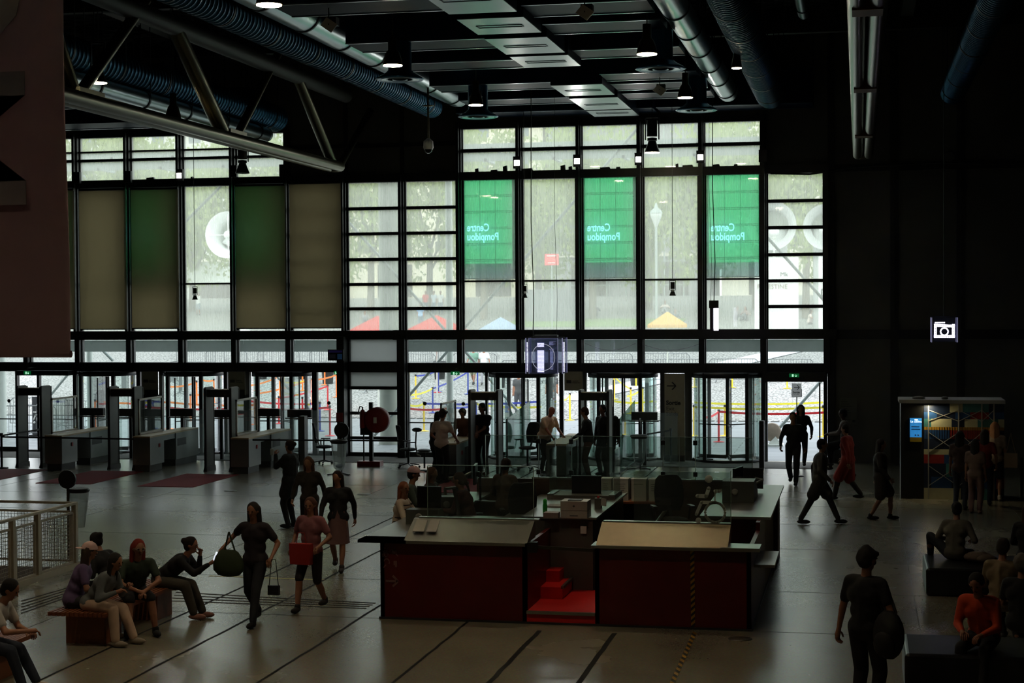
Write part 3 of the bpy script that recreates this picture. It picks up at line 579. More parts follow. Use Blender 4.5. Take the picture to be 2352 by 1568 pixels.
# ================================================================ CEILING EQUIPMENT
duct_blue = M('dark_blue_duct', (42, 90, 120), .32, .85, .15, 3)
duct_flat = M('flat_duct_blue', (10, 30, 54), .5, .1, .15, 2, spec=.06)
duct_al = M('duct_aluminium', (150, 165, 170), .28, 1, .12, 3)
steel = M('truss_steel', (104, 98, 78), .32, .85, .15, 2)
def duct(x, z, r_, y0, y1, lab, ribbed, endcap=True):
    t = thing('ceiling_duct', lab, 'duct', (x, (y0+y1)/2, z-r_)); m_ = duct_blue if ribbed else duct_al
    mb = MB()
    if ribbed:
        prof = []; y = y0
        while y < y1: prof += [(r_, y), (r_, y+.13), (r_+.014, y+.14), (r_+.014, y+.165), (r_, y+.175)]; y += .18
        mb.lathe((x, 0, z), prof, 28, 'y')
    else: mb.lathe((x, 0, z), [(r_, y0), (r_, y1-.15), (r_*.9, y1), (.02, y1+.01)], 28, 'y')
    mb.build('duct_shell', m_, t); y = y1-.8
    while y > 24: s = MB(); s.lathe((x, y, z), [(r_+.018, -.03), (r_+.018, .03)], 28, 'y'); s.bar((x-r_-.01, y, z), (x-r_-.01, y, 12.15), .02, .01); s.bar((x+r_+.01, y, z), (x+r_+.01, y, 12.15), .02, .01); s.build('hanger_strap', M('strap', (40, 48, 54), .5, .5), t); y -= 2.4
    if endcap: MB().ell((x, y1, z), (r_*.98, r_*.7, r_*.98), 12).build('duct_end', duct_blue if ribbed else duct_al, t)
duct(-11.36, 9.79, .28, 8, 43.6, 'ribbed blue round duct over the left of the hall, longest one', True)
duct(-10.68, 10.12, .34, 8, 43.8, 'smooth metal round duct beside the long ribbed blue duct', False)
duct(-3.35, 9.95, .27, 8, 43.6, 'smooth metal round duct right of the lamps, ending above the green screens', False)
duct(-2.15, 9.62, .36, 8, 41.5, 'ribbed blue round duct ending before the dark end wall', True)
duct(-16.0, 9.66, .36, 12, 44, 'ribbed blue round duct behind the left truss', True)
duct(-15.9, 9.1, .2, 12, 43, 'thin smooth metal duct under the ribbed duct behind the left truss', False)
duct(2.33, 9.7, .3, 12, 43, 'dark blue round duct at the upper right', True)
duct(3.9, 9.2, .45, 12, 32, 'dark blue round duct at the far upper right corner', True)
duct(-1.15, 10.6, .13, 12, 36, 'thin metal pipe near the right ribbed duct', False)
# central trunk with stepped boxes
for i, (y0, y1, xl, xr) in enumerate(((-40, 27, 905, 1112), (30, 37, 990, 1108), (40, 77, 975, 1200), (88, 125, 1035, 1246), (121, 130, 1122, 1222), (131, 157, 1122, 1275), (200, 225, 1216, 1382), (222, 229, 1280, 1360), (231, 260, 1276, 1436), (258, 274, 1340, 1442))):
    Yn = at(1176, y0, Z=9.6).y; Yf = at(1176, y1, Z=9.6).y; ym = (y0+y1)/2; w_ = (at(xr, y1, Z=9.6).x-at(xl, y0, Z=9.6).x); xc = -6.55
    small = i in (1, 4, 7); hw = .32 if small else .62
    t = thing('trunk_duct_box', 'metal duct box in the stepped row under the ceiling centre, %s from the camera' % ORD[i], 'duct', (xc, (Yn+Yf)/2, 9.6)); t['group'] = 'stepped duct boxes'
    MB().box(xc-hw, xc+hw, Yn, Yf, 9.62 if not small else 9.7, 10.76).build('box_body', duct_flat, t); MB().box(xc-hw, xc+hw, Yn, Yf, 9.6 if not small else 9.68, 9.62 if not small else 9.7).build('bottom_plate', M('trunk_plate', (112, 126, 126), .33, .95, .2, 2), t)
    if not small:
        p_ = MB(); a, b = xc-hw*.7, xc+hw*.7; yc = (Yn+Yf)/2; p_.box(a, b, yc-.12, yc-.1, 9.59, 9.6).box(a, b, yc+.1, yc+.12, 9.59, 9.6).box(a, a+.02, yc-.12, yc+.12, 9.59, 9.6).box(b-.02, b, yc-.12, yc+.12, 9.59, 9.6); p_.build('inspection_hatch', M('hatch_dark', (50, 58, 60), .4, .6), t)
tag(MB().box(-6.9, -6.2, 16, 45.5, 10.75, 11.3).build('trunk_duct', duct_flat), 'long dark trunk duct above the stepped boxes', 'duct')
# cross ducts
cr = [(16, 'l'), (107, 'l'), (155, 'l'), (206, 'l'), (240, 'l'), (268, 'l'), (40, 'r'), (82, 'r'), (140, 'r'), (193, 'r'), (215, 'r'), (236, 'r'), (268, 'r')]
for i, (py, sd) in enumerate(cr):
    Yb = at(1176, py, Z=9.75).y; x0, x1 = (-10.25, -7.2) if sd == 'l' else (-5.9, -3.65); k = i if sd == 'l' else i-6
    if py == 268: x0, x1 = ((-11.0, -5.5) if sd == 'l' else (-5.4, -1.2))
    t = thing('cross_duct', 'flat blue cross duct %s of the stepped boxes, %s from the camera' % ('left' if sd == 'l' else 'right', ORD[k]), 'duct', ((x0+x1)/2, Yb-.6, 9.75)); t['group'] = 'flat blue cross ducts'
    MB().box(x0, x1, Yb-1.2, Yb, 9.75, 10.7).build('duct_body', duct_flat, t); 
    for yy in (Yb, Yb-1.2): MB().box(x0, x1, yy-.02, yy+.03, 9.735, 9.76).build('flange', duct_al, t)
    for xx in (x0, x1): MB().bar((xx, Yb-.6, 10.7), (xx, Yb-.6, 12.15), .03, .03).build('hanger', black, t)
# left area flat ducts
for i, (a, b, y) in enumerate((((-28), (-17), 33), ((-28), (-17), 39.5), ((-28), (-16.6), 44.3))):
    t = thing('cross_duct', 'wide flat blue duct behind the left truss, %s from the camera' % ORD[i], 'duct', ((a+b)/2, y, 9.6)); MB().box(a, b, y-.8, y+.6, 9.62, 10.5).build('duct_body', duct_flat, t); MB().box(a, b, y+.55, y+.62, 9.6, 9.63).build('flange', duct_al, t)
    for xx in (a+1, b-1): MB().bar((xx, y, 10.5), (xx, y, 12.15), .03, .03).build('hanger', black, t)
# roof beams
mb = MB()
for x in (-24, -18, -5, 1.2, 7): mb.box(x-.15, x+.15, -10, 46, 11.6, 12.12)
for y in (29, 36, 43): mb.box(-31, 11, y-.12, y+.12, 11.3, 11.6)
struct(mb.build('trim_12', M('roof_beam', (40, 36, 28), .6)), 'dark roof beams under the ceiling deck', 'beam')
# trusses
XT = -13.92
def tp(px, py): return at(px, py, X=XT)
t = thing('roof_truss', 'tubular steel roof truss at the left with diagonal struts', 'truss', (XT, 36, 7.9))
zc = tp(770, 383).z; ye = tp(770, 383).y
for s in (-.14, .14): MB().tube((XT+s, 16, zc), (XT+s, ye, zc), .135, n=20).build('bottom_chord', steel, t)
MB().ell((XT, ye, zc), (.26, .2, .15), 8).build('end_node', steel, t)
for px, py in ((190, 250), (530, 315)):
    p = tp(px, py); MB().box(XT-.2, XT+.2, p.y-.5, p.y+.5, zc-.1, zc+.2).build('node_casting', steel, t)
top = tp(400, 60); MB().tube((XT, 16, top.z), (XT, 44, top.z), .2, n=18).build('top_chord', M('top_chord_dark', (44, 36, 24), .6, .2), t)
for a, b, r_ in (((398, 58), (512, 305), .17), ((638, 125), (548, 305), .1), ((674, 155), (764, 376), .14), ((850, 255), (778, 385), .1), ((335, 0), (178, 222), .11), ((60, -130), (172, 225), .14)):
    p, q = tp(*a), tp(*b); MB().tube(p, q, r_, n=16).build('strut', steel, t)
MB().tube((XT, 43.9, 12.15), (XT, 43.9, top.z), .08).build('truss_hanger', black, t)
t = thing('roof_truss', 'pair of steel tubes hanging low at the right, ending before the end wall', 'truss', (.11, 33, 7.95))
for s in (-.135, .135): MB().tube((.11+s, 14, 8.17), (.11+s, 43, 8.17), .12, n=20).build('bottom_chord', steel, t)
for py in (5, 190, 300): y = at(1980, py, Z=8.17).y; MB().box(-.08, .3, y-.25, y+.25, 8.03, 8.2).build('saddle_plate', M('copper_plate', (110, 72, 40), .5, .5), t)
MB().ell((.11, 43, 8.17), (.25, .1, .13), 8).build('end_node', steel, t)
for y in (24, 32, 40):
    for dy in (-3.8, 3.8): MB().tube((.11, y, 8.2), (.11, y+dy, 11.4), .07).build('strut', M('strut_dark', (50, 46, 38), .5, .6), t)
# pendant lamps
lampw = M('lamp_glow', (255, 250, 235), .5, emit=14, var=0); shade = M('lamp_shade', (96, 78, 50), .35, .8); shd = M('lamp_shade_dark', (70, 68, 62), .4, .7)
LN = 0
def spot(loc, en, ang=110, col=(1, .9, .74), name='lamp_light', parent=None, rot=(0, 0, 0), size=.12):
    l = bpy.data.lights.new(name, 'SPOT'); l.energy = en; l.spot_size = R(ang); l.spot_blend = .6; l.color = col; l.shadow_soft_size = size
    o = bpy.data.objects.new(name, l); COL.objects.link(o); q = V(0, 0, 0)
    if parent: o.parent = parent; q = parent.location
    o.location = Vector(loc)-q; o.rotation_euler = rot; return o
def pendant(x, y, z, lab, en=60, r_=.19, col=(1, .9, .74)):
    t = thing('pendant_lamp', lab, 'lamp', (x, y, z), 'bell shaped ceiling lamps')
    MB().lathe((x, y, z), [(r_+.005, 0), (r_*.95, .1), (r_*.7, .24), (r_*.45, .3), (r_*.42, .55), (.01, .56)], 24).build('lamp_shade', shade, t)
    MB().lathe((x, y, z), [(r_*.97, -.012), (.002, -.012), (.002, -.004), (r_*.97, -.004)], 24).build('bulb_glow', lampw, t)
    MB().tube((x, y, z+.55), (x, y, 12.15), .012).build('cord', black, t)
    spot((x, y, z-.03), en, col=col, parent=t)
pl = [((618, 11), 'glowing bell lamp cut by the top edge, nearest of the left row', .2), ((902, 150), 'glowing bell lamp above the first left air diffuser', .19), ((1093, 241), 'glowing bell lamp above the second left air diffuser', .17), ((1486, 124), 'glowing bell lamp above the first right air diffuser', .19), ((1574, 224), 'glowing brass bell lamp above the second right air diffuser', .17), ((398, 272), 'glowing bell lamp seen behind the left truss', .17), ((1692, 156), 'small glowing bell lamp between the two right ducts', .1)]
for (px, py), lab, r_ in pl:
    zz = 8.55 if px == 398 else 9.05; p = at(px, py, Z=zz); pendant(p.x, p.y, zz, lab, 45, r_)
for k, (x, y) in enumerate(((-8.7, 17.5), (-3.8, 24), (-3.8, 17.5), (-8.7, 11), (-3.8, 11), (-15.5, 24), (-15.5, 17))): pendant(x, y, 9.05, 'unseen bell lamp added as warm fill over the hall floor, %s of the rear group' % ORD[k], 215, col=(1, .76, .48))  # out of view; added, stronger and warmer, to brighten the foreground
def tiltspot(px, py, Y, lab, lit, sc=1.0):
    c = at(px, py, Y=Y); t = thing('track_spotlight', lab, 'spotlight', (c.x, c.y, c.z)); k = .17*sc; x, y, z = c
    MB().lathe(c, [(k, 0), (k*.55, k*1.2), (k*.5, k*1.4)], 20).build('reflector', shd, t)
    MB().lathe((x, y, z+k*1.45), [(k*.62, 0), (k*.62, k*.35), (k*.3, k*.4)], 16).build('collar', shd, t)
    MB().tube((x, y, z+k*2), (x, y, z+k*4), k*.66, n=18).build('housing', shd, t)
    yk = MB(); yk.path([(x-k*.85, y, z+k*1.6), (x-k*.85, y, z+k*4.4), (x+k*.85, y, z+k*4.4), (x+k*.85, y, z+k*1.6)], k*.09); yk.build('yoke', black, t)
    MB().tube((x, y, z+k*4.4), (x, y, 12.15 if sc < 1 or Y > 40 or lit else zc), .008).build('cable', black, t)
    if lit: MB().lathe((x, y, z-.012), [(k*.92, 0), (.002, 0), (.002, .01), (k*.92, .01)], 20).build('lens_glow', lampw, t); spot((x, y, z-.03), 40, 70, parent=t)
tiltspot(226, 190, 29, 'glowing spotlight with cylindrical housing hanging at the upper left', True)
tiltspot(1498, 350, 44, 'large glowing spotlight hanging in front of the upper right windows', True, 1.25)
tiltspot(557, 398, 41, 'unlit conical spotlight hanging under the left truss', False, 1.1)
tiltspot(448, 688, 45, 'small unlit spotlight on a long cable before the uncovered left window', False, .5)
tiltspot(1205, 684, 45, 'small unlit spotlight on a cable right of the first green screen', False, .5)
tiltspot(1545, 679, 45, 'small unlit spotlight on a cable between the middle and right green screens', False, .55)
# air diffusers
for k, (x, y, lab) in enumerate(((-9.13, 32.49, 'round blue air diffuser disc, front left of four'), (-9.1, 39.4, 'round blue air diffuser disc, rear left of four'), (-3.79, 32.32, 'round blue air diffuser disc, front right of four'), (-3.77, 39.41, 'round blue air diffuser disc, rear right of four'))):
    t = thing('air_diffuser', lab, 'air vent', (x, y, 9.0), 'round air diffusers')
    MB().lathe((x, y, 9.0), [(.24, .75), (.24, .18), (.3, .12), (.46, .03), (.5, .0), (.46, -.02), (.3, .03), (.28, .03)], 32).build('dish', duct_blue, t)
    for rr in (.36, .25, .13): MB().lathe((x, y, 8.99), [(rr, 0), (rr+.025, -.01), (rr+.03, .02)], 28).build('ring', duct_al, t)
# small tilted plates
for px, py, lab in ((755, 57, 'small pale square plate under the ceiling, leftmost of the front row'), (1343, 28, 'small pale square plate at the top edge of the ceiling'), (1093, 222, 'small pale square plate beside the second left lamp'), (1515, 207, 'small pale square plate beside the brass lamp'), (323, 258, 'small pale square plate behind the left truss')):
    c = at(px, py, Z=9.45); t = thing('projector_box', lab, 'projector', c); d = V(.1, 0, -.07); e = V(.09, -.05, .08)
    MB().prism([c-d-e*.8, c+d-e*.8, c+d+e*.8, c-d+e*.8], (0, .03, .0)).build('pale_plate', M('pale_plate', (190, 192, 185)), t); MB().tube(c, (c.x, c.y+.05, 12.15), .01).cbox((c.x+.02, c.y+.15, c.z+.08), .2, .2, .14).build('mount', black, t)
# dome camera on pole
c = at(984, 345, Y=40); t = thing('dome_camera', 'white dome security camera on a long ceiling pole', 'security camera', c)
MB().tube((c.x, 40, c.z+.2), (c.x, 40, 12.15), .025).build('pole', M('brass_pole', (120, 105, 70), .4, .6), t); MB().lathe((c.x, 40, c.z+.02), [(.11, 0), (.13, .05), (.12, .2), (.08, .24), (.03, .28)], 20).build('housing', wht, t); MB().ell((c.x, 40, c.z+.02), (.1, .1, .1), 8).build('dome', M('smoked_dome', (40, 42, 42), .1), t)
MB().lathe((c.x, 40, at(984, 245, Y=40).z), [(.03, 0), (.14, .02), (.14, .03), (.03, .04)], 14).build('collar', M('brass_pole'), t)
# floodlights on the window beam
fg = M('flood_glow', (255, 252, 240), .5, emit=16, var=0)
for px, py, lit, lab in ((177, 408, 0, 'unlit floodlight on the window beam, beside the banner'), (294, 406, 0, 'unlit floodlight on the window beam, second from the banner'), (413, 402, 1, 'glowing square floodlight on the left window beam'), (537, 393, 0, 'unlit floodlight on the window beam under the truss'), (651, 391, 0, 'unlit floodlight at the right end of the upper left windows'), (1188, 373, 1, 'glowing square floodlight, first from the left over the green screens'), (1326, 369, 1, 'glowing square floodlight, second from the left over the green screens'), (1467, 365, 1, 'glowing square floodlight, third from the left over the green screens'), (1609, 360, 1, 'glowing square floodlight, fourth from the left over the green screens'), (1752, 358, 0, 'unlit floodlight at the right end of the upper right windows')):
    c = at(px, py, Y=YF-.3); t = thing('floodlight', lab, 'floodlight', c); MB().cbox(c, .22, .12, .34).build('housing', black, t); MB().tube(c-V(0, -.1, .15), V(c.x, YF-.05, 8.2), .02).build('bracket', black, t)
    if lit: MB().cbox(c-V(0, .065, .02), .15, .01, .15).build('lamp_face', fg, t); spot(c-V(0, .1, 0), 40, 120, (1, .97, .9), parent=t, rot=(R(-65), 0, 0))
# bits on the beam
for k, (px, w_, h_) in enumerate(((1095, .1, .1), (1135, .2, .05), (1160, .12, .16), (1212, .3, .07), (1293, .14, .14), (1310, .1, .1), (1390, .3, .05), (1420, .12, .05), (1555, .08, .1), (1580, .3, .06), (1645, .2, .06), (1690, .1, .05), (345, .25, .06), (440, .06, .05))):
    p = at(px, 390, Y=YF-.12); b_ = tag(MB().prism([(p.x-w_/2, YF-.13, 8.22), (p.x+w_/2, YF-.13, 8.22), (p.x+w_*.4, YF-.13, 8.22+h_), (p.x-w_*.5, YF-.13, 8.22+h_*.8)], (0, .1, 0)).build('cable_coil', black), 'small dark cable bundle on the window beam, %s piece' % ORD[k], 'cable', 'cable bundles on the beam')
# conduit along right wall
tag(MB().path([at(1770, 398, Y=YF-.15), at(1860, 400, Y=YF-.15), at(1960, 384, Y=YF-.15), at(2150, 374, Y=YF-.15), at(2352, 378, Y=YF-.15)], .03).build('wall_conduit', M('conduit', (44, 44, 42), .5)), 'dark conduit running across the upper end wall at the right', 'conduit')
tag(MB().lathe(at(2181, 360, Y=YF-.14), [(.13, -.02), (.15, 0), (.13, .02)], 20, 'y').build('cable_coil', M('grey_cable', (90, 90, 86))), 'coiled grey cable hanging on the upper right wall', 'cable')
# long cables
for k, (px, Y, y1) in enumerate(((1224, 42, 775), (1278, 42, 775), (1640, 43, 690), (1632, 43, 690))):
    p = at(px, y1, Y=Y); tag(MB().path([(p.x, Y, p.z), (p.x+.03, Y, p.z+1), (p.x-.03, Y, p.z+3), (p.x, Y, 12.15)], .012 if k % 2 == 0 else .005).build('suspension_cable', black), ['thick black cable holding the information cube', 'thin wire holding the information cube', 'thick black cable holding the lit vertical sign', 'thin wire holding the lit vertical sign'][k], 'cable')
# info cube
led = M('led_white', (235, 232, 255), .5, emit=5, var=0); acr = glassy('acrylic', (205, 208, 225), .08, (190, 190, 215), .2); acre = M('acrylic_edge', (150, 150, 185), .2, emit=.35, var=0); chip = M('led_dark', (20, 20, 26), .4)
c = at(1255, 815, Y=42); s = .47; t = thing('information_sign', 'hanging clear cube with a glowing letter i', 'sign', (c.x, 42, c.z-s))
g = MB()
for y in (42-s*.9, 42+s*.9): g.box(c.x-s*.8, c.x+s*.8, y-.008, y+.008, c.z-s, c.z+s*.95)
for x in (c.x-s*1.02, c.x+s*1.02): g.box(x-.008, x+.008, 42-s*.7, 42+s*.7, c.z-s, c.z+s*.95)
g.build('clear_panel', acr, t); e = MB()
for sx in (-1, 1):
    for y in (42-s*.7, 42+s*.7): e.box(c.x+sx*s*1.02-.012, c.x+sx*s*1.02+.012, y-.012, y+.012, c.z-s, c.z+s*.95)
    e.box(c.x+sx*s*.8-.008, c.x+sx*s*.8+.008, 42-s*.92, 42-s*.88, c.z-s, c.z+s*.95)
e.box(c.x-s*.8, c.x+s*.8, 42-s*.91, 42-s*.89, c.z+s*.9, c.z+s*.93)
e.build('panel_edge', acre, t)
MB().box(c.x-.3, c.x+.3, 41.9, 42.1, c.z+s*.95, c.z+s*1.1).box(c.x-s, c.x+s, 41.98, 42.02, c.z+s*.95, c.z+s).build('hanging_frame', black, t)
L_ = MB(); n = 0
for (z0, z1) in ((.5, .72), (-.88, .3)):
    z = z0
    while z <= z1:
        for x in (-.15, -.09, -.03, .03, .09): L_.cbox((c.x-.03+(x-.04)*s*1.25, 42-s*.86, c.z+z*s), .026, .01, .026)
        z += .075
L_.build('led_letter_i', led, t); D_ = MB()
for (z0, z1) in ((.5, .72), (-.88, .3)):
    z = z0
    while z <= z1:
        for x in (.2, .26, .32): D_.cbox((c.x+(x-.02)*s*1.5, 42+s*.8, c.z+z*s), .03, .01, .03)
        z += .085
D_.box(c.x+.1*s, c.x+.2*s, 42-.01, 42+.01, c.z-s*.8, c.z+.3*s); D_.build('unlit_led_letter', chip, t)
for sx in (-1, 1):
    q = MB(); z = -.88
    while z < .75: q.cbox((c.x+sx*s*1.03, 42-.1, c.z+z*s), .01, .04, .02); z += .075
    q.build('side_led_strip', led, t)
n = 36; r_ = MB(); pts = [V(c.x+.64*s*math.cos(6.2832*k/n), 42-s*.92, c.z-.1*s+.72*s*math.sin(6.2832*k/n)) for k in range(n+1)]; r_.path(pts, .007, 5); r_.build('engraved_circle', M('engraving', (200, 200, 215), emit=.5, var=0), t)
# camera sign
c = at(2168, 757, Y=40); s = .29; t = thing('photo_sign', 'hanging clear cube with a glowing photo camera symbol', 'sign', (c.x, 40, c.z-s))
g = MB().box(c.x-s*.85, c.x+s*.85, 39.8, 39.81, c.z-s*.95, c.z+s*.95).box(c.x-s, c.x-s+.01, 39.75, 40.2, c.z-s, c.z+s).box(c.x+s-.01, c.x+s, 39.75, 40.2, c.z-s, c.z+s); g.build('clear_panel', acr, t)
e = MB()
for sx in (-1, 1):
    for y in (39.75, 40.2): e.box(c.x+sx*s-.012, c.x+sx*s+.012, y-.012, y+.012, c.z-s, c.z+s)
e.build('panel_edge', acre, t); L_ = MB()
def leds(a, b, st=.035):
    a = Vector(a); b = Vector(b); n = max(1, int((b-a).length/st))
    for k in range(n+1): q = a.lerp(b, k/n); L_.cbox((c.x+q.x, 39.79, c.z+q.y), .026, .01, .026)
for dy in (0, .035): leds((-.22, -.17+dy, 0), (.22, -.17+dy, 0))
for dx in (0, .035): leds((-.22+dx, -.17, 0), (-.22+dx, .12, 0)); leds((.22-dx, -.17, 0), (.22-dx, .12, 0))
leds((-.22, .13, 0), (.22, .1, 0)); leds((-.2, .17, 0), (0, .17, 0)); leds((-.2, .09, 0), (.2, .07, 0))
for k in range(20): q = 6.2832*k/20; L_.cbox((c.x+.085*math.cos(q), 39.79, c.z-.04+.085*math.sin(q)), .026, .01, .026)
L_.build('led_camera_symbol', led, t); MB().tube((c.x, 40, c.z+s), (c.x, 40, 12.15), .01).box(c.x-s, c.x+s, 39.97, 40.03, c.z+s, c.z+s+.03).build('hanging_rod', black, t)
# vertical lit sign
c = at(1638, 725, Y=43); t = thing('vertical_led_sign', 'slim vertical lit sign hanging before the right green screen', 'sign', (c.x, 43, c.z-.38))
MB().box(c.x-.1, c.x+.14, 42.93, 43.07, c.z+.2, c.z+.4).build('top_bracket', black, t)
MB().box(c.x+.02, c.x+.14, 42.95, 42.96, c.z-.38, c.z+.2).build('lit_side', led, t); MB().box(c.x-.08, c.x+.0, 42.95, 43.05, c.z-.38, c.z+.2).build('dark_side', M('led_back', (70, 68, 84)), t)
# banner
bm_ = fabric_through('banner_cloth', (148, 124, 128), (120, 100, 100), .005); YB = 15
p0 = at(143, 0, Y=YB); p1 = at(160, 820, Y=YB)
t = thing('hanging_banner', 'huge mauve banner with dark letters hanging at the left edge', 'banner', (p1.x-1, YB, p1.z))
b = MB(); n = 16; dx = (p0.x-p1.x)/(p0.z-p1.z)
rows = [p1.z+(9.5-p1.z)*k/n for k in range(n+1)]
gr = [[V(p1.x+dx*(z-p1.z)*.9-3.2+3.2*j/6+0, YB+.02*math.sin(z*1.7+j), z) for j in range(7)] for z in rows]
vs = [q for r_ in gr for q in r_]; b.add(vs, [(k*7+j, k*7+j+1, k*7+j+8, k*7+j+7) for k in range(n) for j in range(6)], True); b.add([v+V(0, .02, 0) for v in vs], [(k*7+j, k*7+j+7, k*7+j+8, k*7+j+1) for k in range(n) for j in range(6)], True)
b.build('cloth', bm_, t); MB().tube((p1.x-3.2, YB+.03, p1.z+.03), (p1.x, YB+.03, p1.z+.03), .035, n=14).tube((p1.x-3.2, YB+.03, 9.5), (p1.x-.2, YB+.03, 9.5), .035, n=14).build('bottom_rod', bm_, t)
MB().path([(p1.x-1, YB, 9.5), (p1.x-1, YB, 12.15)], .01).path([(p1.x-3, YB, 9.5), (p1.x-3, YB, 12.15)], .01).build('rope', black, t)
tz = at(30, 500, Y=YB-.04); o = writing('MOM', 2.0, (at(62, 500, Y=YB).x, YB-.05, tz.z), M('banner_letter', (98, 88, 90)), t, name='banner_letters', spin=R(90), off=.02)
# ================================================================ FRONT WINDOW FITTINGS
gscreen = glassy('green_screen_mesh', (172, 228, 198), .4, (150, 225, 190), .04, False, glow=(70, 190, 130, .14))
gscreen2 = glassy('grey_screen_mesh', (190, 205, 205), .15, (180, 195, 200), .04, False)
ltx = M('led_text_cyan', (150, 238, 255), .5, emit=2.4, var=0)
def screen(xl, xr, yt, yg, yb, lab, txt=True, big=True):
    Y = YF+.35; a = at(xl, yt, Y=Y); b = at(xr, yb, Y=Y); zg = at(xl, yg, Y=Y).z; t = thing('led_mesh_screen', lab, 'screen', ((a.x+b.x)/2, Y, b.z), 'green mesh screens behind the glass')
    MB().box(a.x, b.x, Y, Y+.01, zg, a.z).build('green_mesh', gscreen, t); MB().box(a.x, b.x, Y, Y+.01, b.z, zg).build('grey_mesh', gscreen2, t)
    f = MB().box(a.x-.04, a.x, Y-.03, Y+.03, b.z, a.z+.03).box(b.x, b.x+.12, Y-.03, Y+.03, b.z, a.z+.03).box(a.x, b.x+.1, Y-.03, Y+.03, a.z, a.z+.03).box(a.x-.04, b.x+.1, Y-.03, Y+.03, b.z-.03, b.z)
    for k in range(1, 6): z = a.z+(b.z-a.z)*k/6.15; f.box(a.x, b.x, Y-.02, Y, z-.008, z+.008).box(a.x, b.x, Y-.02, Y, z-.05, z-.037)
    for k in (1, 2): x = a.x+(b.x-a.x)*k*.32; f.box(x-.006, x+.006, Y-.02, Y, b.z, a.z)
    f.build('screen_frame', black, t)
    if txt:
        for wd, py in (('Centre', 531), ('Pompidou', 552)): w2 = writing(wd, .255, (a.x+.07, Y-.03, at(xl, py, Y=Y).z), ltx, t, mirror=True, name='screen_writing', off=.006, al='RIGHT'); w2.scale = (.9, 1, 1.2)
screen(1067, 1178, 412, 606, 638, 'green see-through screen, left of the three uncovered ones')
screen(1343, 1455, 406, 603, 636, 'green see-through screen, middle of the three uncovered ones')
screen(1627, 1743, 402, 603, 634, 'green see-through screen, right of the three uncovered ones')
screen(312, 404, 432, 620, 648, 'green screen dimmed behind the second full roller blind')
screen(552, 650, 428, 616, 645, 'green screen dimmed behind the blind right of the white funnel')
screen(80, 168, 440, 625, 652, 'green screen dimmed behind the blind at the banner edge')
blind = fabric_through('blind_cloth', (190, 180, 158), (205, 198, 176), .07)
for xl, xr, yt, yb, lab in ((60, 172, 437, 756, 'grey roller blind half hidden by the banner'), (181, 291, 436, 757, 'plain grey roller blind, first right of the banner'), (300, 411, 434, 755, 'grey roller blind over a green screen, left of the white funnel window'), (540, 657, 426, 755, 'grey roller blind over a green screen, right of the white funnel window'), (664, 785, 421, 754, 'grey roller blind over the ladder window')):
    Y = YF-.33; a = at(xl, yt, Y=Y); b = at(xr, yb, Y=Y); t = thing('roller_blind', lab, 'blind', ((a.x+b.x)/2, Y, b.z), 'lowered roller blinds')
    MB().box(a.x, b.x, Y, Y+.004, b.z+.02, a.z).build('blind_fabric', blind, t); MB().box(a.x, b.x, Y-.01, Y+.015, b.z, b.z+.03).build('bottom_bar', M('blind_bar', (60, 57, 50)), t); MB().tube((a.x, Y+.03, a.z), (b.x, Y+.03, a.z), .045).build('roller', black, t)
# grey sign plates on the doors and the Sortie panel
plate = M('beige_plate', (150, 144, 124), .6); ink = M('sign_ink', (14, 14, 14), .6)
for xl, xr, yb, lab in ((325, 363, 906, 'beige notice panel hung behind the second metal detector'), (524, 563, 906, 'beige notice panel hung behind the third metal detector'), (1296, 1338, 897, 'beige notice panel hung left of the rightmost detector')):
    Y = YF-.2; a = at(xl, 853, Y=Y); b = at(xr, yb, Y=Y); t = thing('notice_panel', lab, 'notice', ((a.x+b.x)/2, Y, b.z)); MB().box(a.x, b.x, Y, Y+.02, b.z, a.z).build('panel', plate, t)
    writing('Centre\nPompidou', .055, (a.x+.24, Y-.006, a.z-.28), M('grey_ink', (60, 58, 50)), t, name='panel_writing'); MB().box(a.x+.06, a.x+.2, Y-.005, Y, a.z-.33, a.z-.24).build('grey_mark', M('grey_ink'), t)
    if yb > 900: MB().box(a.x, b.x, Y+.03, Y+.1, 0, b.z).box(a.x+.1, b.x-.02, Y-.02, Y, b.z-.1, b.z+.14).build('dark_post_casing', black, t)
Y = YF-.4; a = at(1526, 852, Y=Y); b = at(1573, 1048, Y=Y); t = thing('exit_sign', 'tall grey panel with black arrow and the words Sortie Exit Salida', 'sign', ((a.x+b.x)/2, Y, b.z))
MB().box(a.x, b.x, Y, Y+.06, .18, 2.46).build('panel', plate, t); MB().box(a.x, b.x, Y, Y+.06, 0, .18).build('plinth', black, t)
def arrow(mb, c, s, w_, d=V(1, 0, 0)):
    u_ = V(0, 0, 1); mb.bar(c-d*s, c+d*s*.9, .008, w_, u_); mb.bar(c+d*s+u_*0, c+d*s*.15+u_*s*.85, .008, w_, u_); mb.bar(c+d*s, c+d*s*.15-u_*s*.85, .008, w_, u_)
am = MB(); arrow(am, at(1542, 886, Y=Y-.006), .125, .035); am.build('arrow', ink, t)
writing('Sortie', .165, at(1530, 929, Y=Y-.006), ink, t, name='sign_word', off=.006); writing('Exit', .15, at(1530, 942, Y=Y-.006), M('grey_ink'), t, name='sign_word'); writing('Salida', .15, at(1530, 954, Y=Y-.006), M('grey_ink'), t, name='sign_word')
